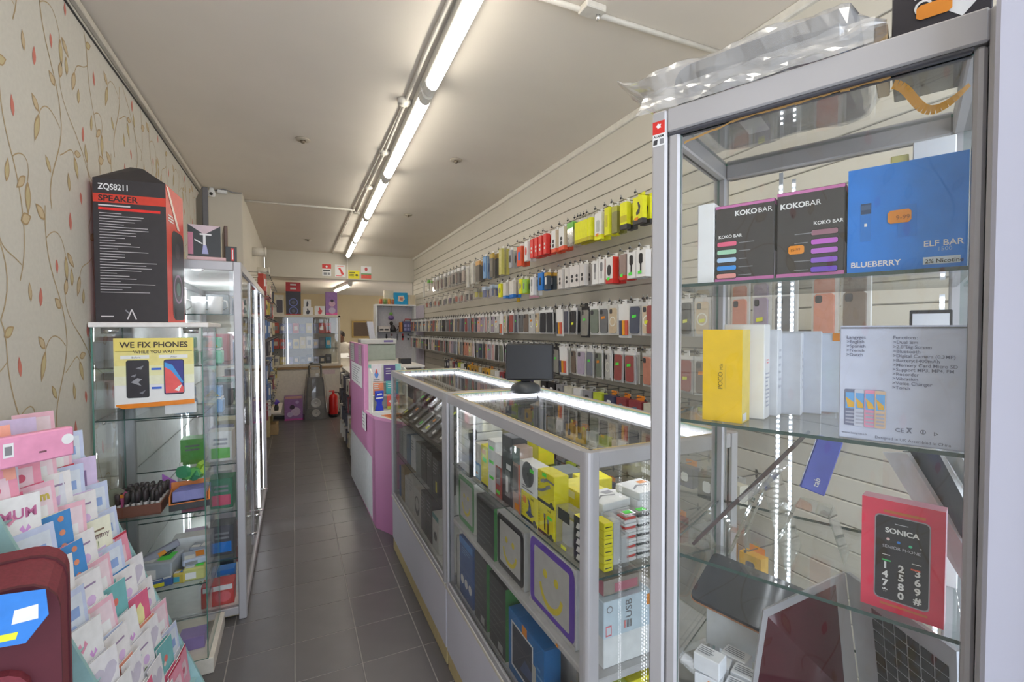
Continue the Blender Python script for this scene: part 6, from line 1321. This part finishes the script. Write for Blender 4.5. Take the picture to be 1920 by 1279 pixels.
# ------------------------------------------------------------------ staff side beyond the pink counter
ru = thing('rear_rack', 'grey wire rack of hanging goods beyond the pink counter', 'rack', (.72, 6.7, 0))
MB().cbox(-.03, -1.0, 0, .20, 1.0, .03, GREY, .003).build('base', ru); MB().cbox(.03, -1.0, .03, .05, 1.0, 1.02, mat((110, 112, 110), .5), .003).build('back_panel', ru); MB().cbox(-.05, -1.02, 1.02, .25, 1.02, 1.05, mat((200, 198, 192), .5), .003).build('top_board', ru)
for k in range(5):
    MB().tube([(-.02, -.95 + k * .47, .03), (-.02, -.95 + k * .47, 1.02)], .008, CHROME, 6).build('upright', ru)
rr = random.Random(6)
for r_ in range(4):
    for k in range(7):
        n_, me = LM[(rr.randrange(7), 4, 4, 5)[rr.randrange(4)]]
        o = put('hanging_pack', me, None, (.655, 5.85 + k * .27, 1.0 - r_ * .24), (0, 0, -PI / 2 + rr.uniform(-.2, .2)))
        tag(o, f'{n_} pack on the grey wire rack, {ORD[r_]} row down, {ORD[k]} along', 'pack', 'packs on the grey wire rack')
cl_ = MB()
for k in range(5): cl_.add([(0, -.05 + .02 * k, 0), (0, -.03 + .02 * k, 0), (-.012 * (k % 2), -.03 + .02 * k, .75), (-.012 * ((k + 1) % 2), -.05 + .02 * k, .75)], [(0, 1, 2, 3)], mat((196, 200, 200), .6))
tag(cl_.build('white_cloth', None, (.676, 5.73, .27)), 'long pale cloth strip hanging at the end of the grey wire rack', 'cloth')
# person behind the counter
def skin_body(name, verts, edges, mt, parent, root=0, sub=1):
    me = bpy.data.meshes.new(name); me.from_pydata([v[:3] for v in verts], edges, [])
    o = put(name, me, parent)
    sk = o.modifiers.new('skin', 'SKIN'); sk.use_smooth_shade = True
    for i, v in enumerate(verts):
        d = me.skin_vertices[0].data[i]; d.radius = (v[3], v[4] if len(v) > 4 else v[3]); d.use_root = (i == root)
    if sub: o.modifiers.new('sub', 'SUBSURF').levels = sub; o.modifiers['sub'].render_levels = sub
    me.materials.append(mt); return o
SKIN = mat((120, 84, 68), .5, gain=1.1); SHIRT = mat((206, 200, 190), .7); COAT = mat((64, 60, 60), .7)
pe = thing('person', 'person with short dark hair in pale top, seated behind the rear counter reading papers', 'person', (.93, 10.45, 0), 0)
bv = [(0, 0, .82, .15, .12), (0, 0, 1.0, .14, .10), (-.01, -.01, 1.16, .16, .10), (-.02, -.02, 1.30, .12, .09), (-.03, -.03, 1.36, .055), (-.035, -.04, 1.40, .05),
      (-.19, -.02, 1.28, .06), (-.25, -.10, 1.08, .048), (-.12, -.30, 1.06, .036), (.17, -.02, 1.28, .06), (.22, -.10, 1.08, .048), (.10, -.30, 1.06, .036), (-.10, -.2, .80, .085), (.10, -.2, .80, .085), (-.10, -.42, .78, .065), (.10, -.42, .78, .065), (-.10, -.44, .40, .05), (.10, -.44, .40, .05), (-.10, -.45, .08, .04), (.10, -.45, .08, .04), (-.10, -.56, .04, .035), (.10, -.56, .04, .035)]
skin_body('body', bv, [(0, 1), (1, 2), (2, 3), (3, 4), (4, 5), (3, 6), (6, 7), (7, 8), (3, 9), (9, 10), (10, 11), (0, 12), (0, 13), (12, 14), (13, 15), (14, 16), (15, 17), (16, 18), (17, 19), (18, 20), (19, 21)], SHIRT, pe)
hd = MB(Matrix.Translation((-.045, -.06, 1.47)) @ Matrix.Rotation(-.9, 4, 'Z') @ Matrix.Rotation(.15, 4, 'X'))
hd.lathe([(0, -.115), (.035, -.112), (.06, -.085), (.07, -.04), (.076, .01), (.075, .05), (.058, .09), (.03, .11), (0, .116)], SKIN, 18)
hd.add([(-.012, -.072, -.02), (.012, -.072, -.02), (0, -.098, -.025), (0, -.072, .015)], [(0, 1, 2), (0, 2, 3), (1, 3, 2)], SKIN)
for s in (-1, 1):
    hd.lathe([(0, .008), (.009, .012), (.010, .018), (0, .024)], PAPER, 8, s * .026, -.066); hd.lathe([(0, -.03), (.012, -.02), (.014, .0), (.010, .02), (0, .026)], SKIN, 8, s * .078, .0)
hd.box(-.02, -.073, -.058, .02, -.066, -.052, mat((150, 80, 76), .5))
hd.build('head', pe)
hr = MB(Matrix.Translation((-.045, -.06, 1.47)) @ Matrix.Rotation(-.9, 4, 'Z') @ Matrix.Translation((0, .012, .012)))
hr.lathe([(.078, .0), (.083, .03), (.080, .065), (.062, .10), (.03, .12), (0, .126)], mat((40, 34, 34), .7), 18); hr.build('hair', pe)
for s, x in ((-1, -.11), (1, .09)):
    hm = [(0, 0, 0, .018), (.0, -.05, 0, .022)]; ed = [(0, 1)]
    for f in range(4):
        i = len(hm); hm += [(-.024 + f * .016, -.085, 0, .009), (-.026 + f * .017, -.115 - .006 * (1 if f in (1, 2) else 0), -.012, .008)]; ed += [(1, i), (i, i + 1)]
    i = len(hm); hm += [(s * -.032, -.04, .0, .010), (s * -.045, -.07, -.006, .009)]; ed += [(0, i), (i, i + 1)]
    h_ = skin_body('hand', hm, ed, SKIN, pe, 0, 1); h_.location = (x, -.31, 1.06); h_.rotation_euler = (-.3, 0, 0)
pp = carton('papers', 'white papers held by the person behind the counter', 'paper', .20, .004, .14, PAPER, (.93, 10.00, 1.055), .1, rot=(-.9, 0, .1))
stl = thing('stool', 'stool under the person behind the counter', 'stool', (.93, 10.45, 0)); MB().lathe([(.17, .62), (.18, .63), (.18, .66), (.15, .675)], DKF, 16).build('seat', stl)
for k in range(4): MB().tube([(.12 * math.cos(k * PI / 2 + .4), .12 * math.sin(k * PI / 2 + .4), .62), (.18 * math.cos(k * PI / 2 + .4), .18 * math.sin(k * PI / 2 + .4), 0)], .012, GREY, 6).build('leg', stl)
# ------------------------------------------------------------------ back display
CUP = mat((212, 204, 190), .5)
cu = thing('cupboard', 'white cupboard with wooden top edge at the end of the aisle', 'cupboard', (.2, 9.6, 0))
MB().cbox(-.57, -.17, .06, .60, .3, .90, CUP, .003).build('body', cu); MB().cbox(-.60, -.20, .901, .64, .3, .94, WOOD, .003).build('worktop', cu); MB().cbox(-.55, -.15, 0, .58, .28, .059, DKF, .002).build('plinth', cu)
for x0, x1 in ((-.565, .005), (.012, .595)): MB().cbox(x0, -.185, .08, x1, -.171, .88, CUP, .003).build('door', cu)
b = MB().box(.28, -.1862, .79, .50, -.1855, .87, mat((206, 184, 186), .5)).build('pink_notice', cu)
sw_ = thing('glass_showcase', 'white framed glass showcase on the cupboard at the end of the aisle', 'showcase', (.2, 9.6, .941))
for x in (-.585, .585):
    for y in (-.16, .26): MB().cbox(x - .02, y - .02, 0, x + .02, y + .02, .96, CUP, .003).build('corner_post', sw_)
MB().cbox(-.605, -.18, .921, .605, .28, .965, CUP, .003).build('top_board', sw_); MB().cbox(-.60, -.175, 0, .60, .275, .05, CUP, .003).build('base_rail', sw_)
pane(MB(), -.565, -.17, .05, .565, -.165, .92).build('front_pane', sw_); MB().box(-.565, .25, .05, .565, .256, .92, mat((190, 184, 170), .5)).build('back_panel', sw_)
for z in (.34, .62): MB().box(-.565, -.15, z - .006, .565, .24, z, SHELFGLASS, side=GEDGE_D).build('glass_shelf', sw_)
MB().cbox(-.31, -.155, .06, -.295, -.14, .90, mat((215, 225, 240), .4, em=1.2, vary=0), .002).build('led_strip', sw_)
rr = random.Random(9)
pal = [((176, 70, 56), 'orange red'), ((110, 110, 140), 'grey blue'), ((196, 176, 110), 'gold'), ((205, 196, 180), 'cream'), ((96, 96, 104), 'dark grey'), ((130, 120, 150), 'dusty purple')]
for r_, z in enumerate((.051, .3405, .6205)):
    for k in range(9):
        x = -.50 + k * .112
        cl, nm = pal[(0, 0, 1, 2, 2, 3, 3, 4, 5)[k] if r_ == 1 else rr.randrange(6)]
        if r_ == 1 and k == 8: cl, nm = (40, 140, 175), 'teal blue'
        if r_ == 0 and k in (7, 8): cl, nm = (66, 66, 68), 'black'
        if k == 6 and r_ < 2: cl, nm = (170, 176, 200), 'pale blue'
        b = carton('goods_box', f'{nm} box in the end showcase, {ORD[r_]} level up, {ORD[k]} from the left', 'box', .10, .08, (.17, .22, .20)[r_] * rr.uniform(.75, 1), mat(cl, .45), (.2 + x, 9.56, .941 + z), 0, group='boxes in the end showcase')
        fshape(b, 'F', [(rc(.2, .3, .8, .7), mat((205, 190, 170), .5) if (k + r_) % 2 else GREY)], 'print')
for k, (x0, x1, h, mt, lab, dx) in enumerate(((-.40, -.16, .36, mat((205, 200, 188), .5), 'white speaker box at the left on the end showcase', 0), (-.125, .125, .60, mat((58, 56, 66), .45), 'tall dark box with red top and neon rings on the end showcase', 0), (.16, .33, .145, PAPER, 'white box with dark figure on the end showcase', 0), (.365, .545, .17, PAPER, 'white box with red figure on the end showcase', 0), (.555, .76, .44, mat((150, 110, 170), .45), 'purple doll box at the right end of the showcase', 0))):
    b = carton('goods_box', lab, 'box', x1 - x0, .18, h, mt, ((x0 + x1) / 2, 9.58, 1.9065), 0); A = (x1 - x0) / h
    if k == 0: fshape(b, 'F', [(rrc(.50, .1, .92, .75, .06, A), mat((84, 80, 90), .5)), (rc(.05, .5, .4, .9), mat((214, 200, 150), .5)), (rc(.1, .1, .3, .35), mat((170, 160, 140), .5))], 'print')
    if k == 1: fshape(b, 'F', [(rc(0, .72, 1, 1), mat((190, 50, 56), .45)), (rc(.3, .9, .7, .95), PAPER), (rc(.3, .78, .7, .83), PAPER)] + [q for v in (.38, .12) for q in ((circ(.5, v, .30, A, 20), mat((110, 120, 190), .4)), (circ(.5, v, .25, A, 20), mat((56, 54, 64), .4)), (circ(.5, v, .12, A, 16), mat((90, 90, 110), .4)))] + [(rc(0, 0, 1, .025), mat((190, 50, 56), .45))], 'print')
    if k in (2, 3): fshape(b, 'F', [([(.35, .1), (.6, .1), (.72, .5), (.55, .62), (.5, .85), (.4, .8), (.42, .55), (.3, .4)], mat((70, 72, 84), .5) if k == 2 else mat((205, 80, 80), .5))], 'print')
    if k == 4: fshape(b, 'F', [(circ(.55, .5, .28, A, 14), mat((206, 170, 190), .5)), (circ(.55, .62, .14, A, 12), mat((70, 56, 70), .5)), (rc(.0, .0, 1, .1), mat((205, 90, 150), .5)), (circ(.55, .2, .3, A, 12), mat((196, 180, 206), .5))], 'print')
b = carton('goods_box', 'smaller white box with dark figure stacked above its twin', 'box', .125, .15, .145, PAPER, (.235, 9.58, 2.052), 0); fshape(b, 'F', [([(.35, .1), (.6, .1), (.66, .5), (.5, .85), (.4, .55)], mat((70, 72, 84), .5))], 'print')
# floor goods
b = carton('doll_box', 'purple doll box standing on the floor at the end of the aisle', 'box', .30, .16, .43, mat((150, 106, 160), .45), (-.02, 9.28, .0005), .0); A = .30 / .43
fshape(b, 'F', [(rc(0, 0, 1, .07), mat((190, 80, 150), .45)), (circ(.62, .36, .26, A, 14), mat((200, 176, 200), .5)), (circ(.42, .55, .14, A, 12), mat((70, 50, 66), .5)), (circ(.3, .25, .16, A, 12), mat((190, 170, 200), .5)), (rc(.05, .9, .95, 1), mat((196, 150, 140), .5)), (circ(.7, .75, .1, A, 10), mat((190, 160, 200), .5))], 'print')
ts = thing('trolley_speaker', 'tall dark trolley speaker wrapped in clear plastic on the floor', 'speaker', (.345, 9.20, 0), .02)
MB().prism([(-.19, 0), (.19, 0), (.165, .30), (.135, .72), (.12, .76), (-.12, .76), (-.135, .72), (-.165, .30)], -.10, .10, mat((84, 80, 76), .4)).build('cabinet', ts)
MB().tube([(-.10, .02, .74), (-.10, .02, .97), (-.08, .02, .99), (.08, .02, .99), (.10, .02, .97), (.10, .02, .74)], .016, mat((100, 98, 94), .35), 8).build('pull_handle', ts); MB().box(-.07, .0, .90, .07, .04, .94, mat((170, 168, 164), .4)).build('handle_grip', ts)
for z, r_ in ((.30, .085), (.12, .07)):
    g = MB(Matrix.Translation((.0, -.101, z)) @ Matrix.Rotation(PI / 2, 4, 'X')); g.lathe([(r_ * .7, 0), (r_, 0), (r_, .012), (r_ * .8, .018), (r_ * .7, .010)], mat((196, 192, 184), .3), 22); g.lathe([(0, .004), (r_ * .7, .002)], DKF, 18); g.lathe([(0, .02), (r_ * .25, .014), (r_ * .3, .004)], CHROME, 12); g.build('driver', ts)
MB().box(-.14, -.1012, .20, .14, -.1008, .42, mat((110, 104, 98), .4)).build('front_grille', ts); MB().box(.0, -.106, .78, .05, -.104, .84, PAPER).build('paper_tag', ts)
wb = MB(); rr = random.Random(1); n = 16; rows = []
for j in range(9):
    z = j / 8 * .82; hw = .205 - .065 * (z / .82)
    for i in range(n):
        a = 2 * PI * i / n; rows.append((hw * 1.02 * math.cos(a) * (1 + rr.uniform(-.04, .04)) * 1.08, .125 * math.sin(a) * (1 + rr.uniform(-.05, .05)) * 1.12, max(z + rr.uniform(-.01, .01), .002)))
wb.add(rows, [(j * n + i, j * n + (i + 1) % n, (j + 1) * n + (i + 1) % n, (j + 1) * n + i) for j in range(8) for i in range(n)], WRAP); wb.build('plastic_wrap', ts)
fe = thing('fire_extinguisher', 'red fire extinguisher with black hose on the floor beside the speaker', 'extinguisher', (.655, 9.26, 0))
FR_ = mat((200, 40, 38), .3, gain=1.2)
MB().lathe([(.07, .0), (.078, .008), (.078, .05), (.076, .055)], BLACK, 18).build('base_ring', fe); MB().lathe([(.075, .05), (.078, .06), (.078, .36), (.066, .40), (.03, .425), (.022, .44)], FR_, 18).build('cylinder', fe)
MB().cbox(-.02, -.02, .44, .02, .02, .475, FR_, .003).build('valve', fe); MB().cbox(-.075, -.008, .478, .02, .008, .492, FR_, .002).build('lever', fe); MB().tube([(.02, 0, .46), (.09, 0, .45), (.125, 0, .36), (.13, 0, .22), (.11, 0, .12)], .010, BLACK, 8).build('hose', fe)
# signs on the beam
for px0, py0, px1, py1, kind, lab in ((604, 495, 621, 518, 0, 'red and white notice on the beam, leftmost of four'), (628, 496, 648, 520, 1, 'white notice with red figure on the beam, second of four'), (653, 507, 674, 523, 2, 'yellow notice with dark print on the beam, third of four'), (677, 499, 696, 523, 3, 'white notice with red and green foot on the beam, rightmost of four')):
    a, b_ = at(px0, py0, Y=8.935), at(px1, py1, Y=8.935)
    s = carton('wall_notice', lab, 'sign', b_.x - a.x, .003, a.z - b_.z, (PAPER, PAPER, mat((238, 214, 40), .5), PAPER)[kind], ((a.x + b_.x) / 2, 8.9375, b_.z), 0)
    fshape(s, 'F', ([(rc(0, .62, 1, 1), RED), (rc(.1, .42, .9, .52), DKF), (rc(.15, .1, .5, .3), GREY), (rc(.6, .1, .85, .3), GREY), (circ(.5, .8, .12, .8), PAPER)], [([(.3, .7), (.5, .75), (.75, .4), (.85, .2), (.6, .2), (.5, .45)], RED), (rc(.1, .06, .7, .14), mat((225, 120, 120), .5)), (rc(.2, .85, .8, .9), mat((225, 120, 120), .5))], [(rc(.1, .7, .6, .8), DKF), (rc(.1, .5, .5, .56), DKF), (rc(.1, .3, .5, .36), DKF), (circ(.75, .45, .14, .9, 6), DKF)], [(rc(0, 0, 1, .32), mat((220, 96, 84), .5)), (rc(0, .32, 1, .42), mat((110, 160, 110), .5)), ([(.4, .6), (.6, .6), (.65, .8), (.5, .95), (.35, .8)], mat((200, 90, 90), .5))])[kind], 'print')
# white wall unit at the far right
wu = thing('wall_unit', 'white open shelf unit against the slat wall at the far right', 'shelf', (1.70, 8.72, .90))
MB().cbox(-.37, -.12, 0, -.335, .12, 1.16, WHB, .003).build('side_panel', wu); MB().cbox(.335, -.12, 0, .37, .12, 1.16, WHB, .003).build('side_panel', wu); MB().cbox(-.37, -.12, 1.161, .37, .12, 1.19, WHB, .003).build('top_board', wu); MB().cbox(-.335, .10, 0, .335, .118, 1.16, mat((196, 194, 198), .5), .002).build('back_panel', wu)
MB().box(-.333, -.11, .685, .333, .098, .692, SHELFGLASS, side=GEDGE_D).build('glass_shelf', wu); MB().cbox(-.335, -.12, 0, .335, .10, .03, WHB, .002).build('bottom_board', wu)
for x in (-.22, .22): MB().lathe([(.022, 1.14), (.024, 1.16)], CHROME, 10, x, 0).build('downlight', wu)
for k, (x, z, w, h, cl, lab) in enumerate(((1.49, .6925, .20, .10, (206, 200, 196), 'white box with dark windows on the glass shelf of the white unit'), (1.93, .6925, .19, .19, (90, 92, 130), 'dark blue patterned bag on the glass shelf of the white unit'), (1.80, .6925, .04, .17, (214, 140, 70), 'orange book beside the dark blue bag'), (1.46, .031, .16, .2, (190, 186, 182), 'pale box on the bottom board of the white unit'))):
    b = carton('goods_box', lab, 'box', w, .12, h, mat(cl, .45), (x, 8.70, .90 + z), 0)
    if k == 0: fshape(b, 'F', [(rc(.1, .2, .45, .5), DKF), (rc(.52, .2, .9, .5), DKF)], 'print')
    if k == 1: fshape(b, 'F', [(rc(.1 + .3 * i, .1 + .35 * j, .32 + .3 * i, .35 + .35 * j), mat((150, 150, 190), .5)) for i in range(3) for j in range(2)], 'print'); MB().tube([(-.06, 0, .19), (-.05, 0, .23), (.05, 0, .23), (.06, 0, .19)], .008, RED, 6).build('handle', b)
tc3 = thing('toy_cat', 'dark seated toy figure on the glass shelf of the white unit', 'toy', (1.66, 8.70, 1.5925)); MB().lathe([(.05, 0), (.055, .05), (.03, .11), (.02, .12)], mat((56, 54, 56), .5), 12).build('body', tc3); MB().lathe([(.0, .19), (.025, .18), (.035, .15), (.02, .115)], mat((56, 54, 56), .5), 10, -.03).build('head', tc3); MB().tube([(.04, 0, .02), (.09, 0, .04), (.10, 0, .1)], .012, mat((56, 54, 56), .5), 6).build('tail', tc3)
hg = thing('hanging_charm', 'green and purple hanging charm inside the white unit', 'ornament', (1.62, 8.66, 1.80)); MB().tube([(0, 0, .26), (0, 0, .14)], .003, DKF, 5).build('cord', hg); MB().lathe([(0, 0), (.05, .02), (.055, .05), (.04, .08), (0, .09)], mat((120, 96, 150), .5), 12).build('ball', hg); MB().lathe([(0, .09), (.03, .1), (.03, .14), (0, .15)], mat((120, 170, 80), .5), 10).build('leaf_top', hg)
for k in range(5):
    t = thing('hanging_watch', f'strap watch hanging in the white unit, {ORD[k]} from the left', 'watch', (1.56 + k * .10, 8.81, 1.43)); MB().box(-.012, -.004, 0, .012, 0, .12, (DKF, mat((120, 70, 60), .5), GREY, RED, DKF)[k]).build('strap', t); MB().lathe([(0, -.002), (.02, -.001), (.02, .004)], (DKF, WHB, GREY, DKF, WHB)[k], 12).build('dial', t, (0, -.006, .06), (PI / 2, 0, 0))
b = carton('blue_tablet_box', 'bright blue box with hand picture on top of the white unit', 'box', .24, .10, .22, mat((30, 150, 200), .45, gain=1.2), (1.80, 8.70, 2.0915), 0); fshape(b, 'F', [([(.25, .3), (.6, .22), (.78, .45), (.72, .75), (.3, .72)], mat((214, 196, 180), .5)), ([(.4, .35), (.62, .32), (.66, .6), (.42, .62)], mat((190, 120, 100), .5))], 'print')
for k in range(4):
    t = thing('spice_tin', f'small striped tin on top of the white unit, {ORD[k]} from the left', 'tin', (1.44 + k * .075, 8.68, 2.0915)); MB().lathe([(.03, 0), (.03, .09)], ((mat((190, 90, 60), .4)), mat((110, 140, 80), .4), mat((205, 140, 70), .4), mat((150, 90, 70), .4))[k], 12).build('can', t); MB().lathe([(.031, .09), (.031, .105)], mat((200, 180, 120), .4), 12).build('lid', t)
carton('white_carton', 'tilted white sheet box behind the blue box on the white unit', 'box', .18, .05, .26, mat((214, 206, 186), .5), (1.60, 8.79, 2.0915), .2); carton('cream_carton', 'cream carton right of the blue box on the white unit', 'box', .13, .10, .18, mat((206, 194, 170), .5), (2.0, 8.70, 2.0915), 0)
struct(MB().cbox(2.058, 8.05, .9, 2.078, 8.58, 2.06, mat((190, 184, 200), .5), .003).build('trim_5'))
# hatch on the back wall
ht = thing('wall_hatch', 'dark brown panel with wooden frame on the back wall', 'panel', (1.67, 13.08, 1.44)); MB().cbox(-.26, -.02, -.03, .26, .015, .42, mat((190, 160, 96), .5), .004).build('frame', ht); MB().box(-.22, -.024, .01, .22, -.0201, .38, mat((104, 88, 76), .6)).build('panel', ht)
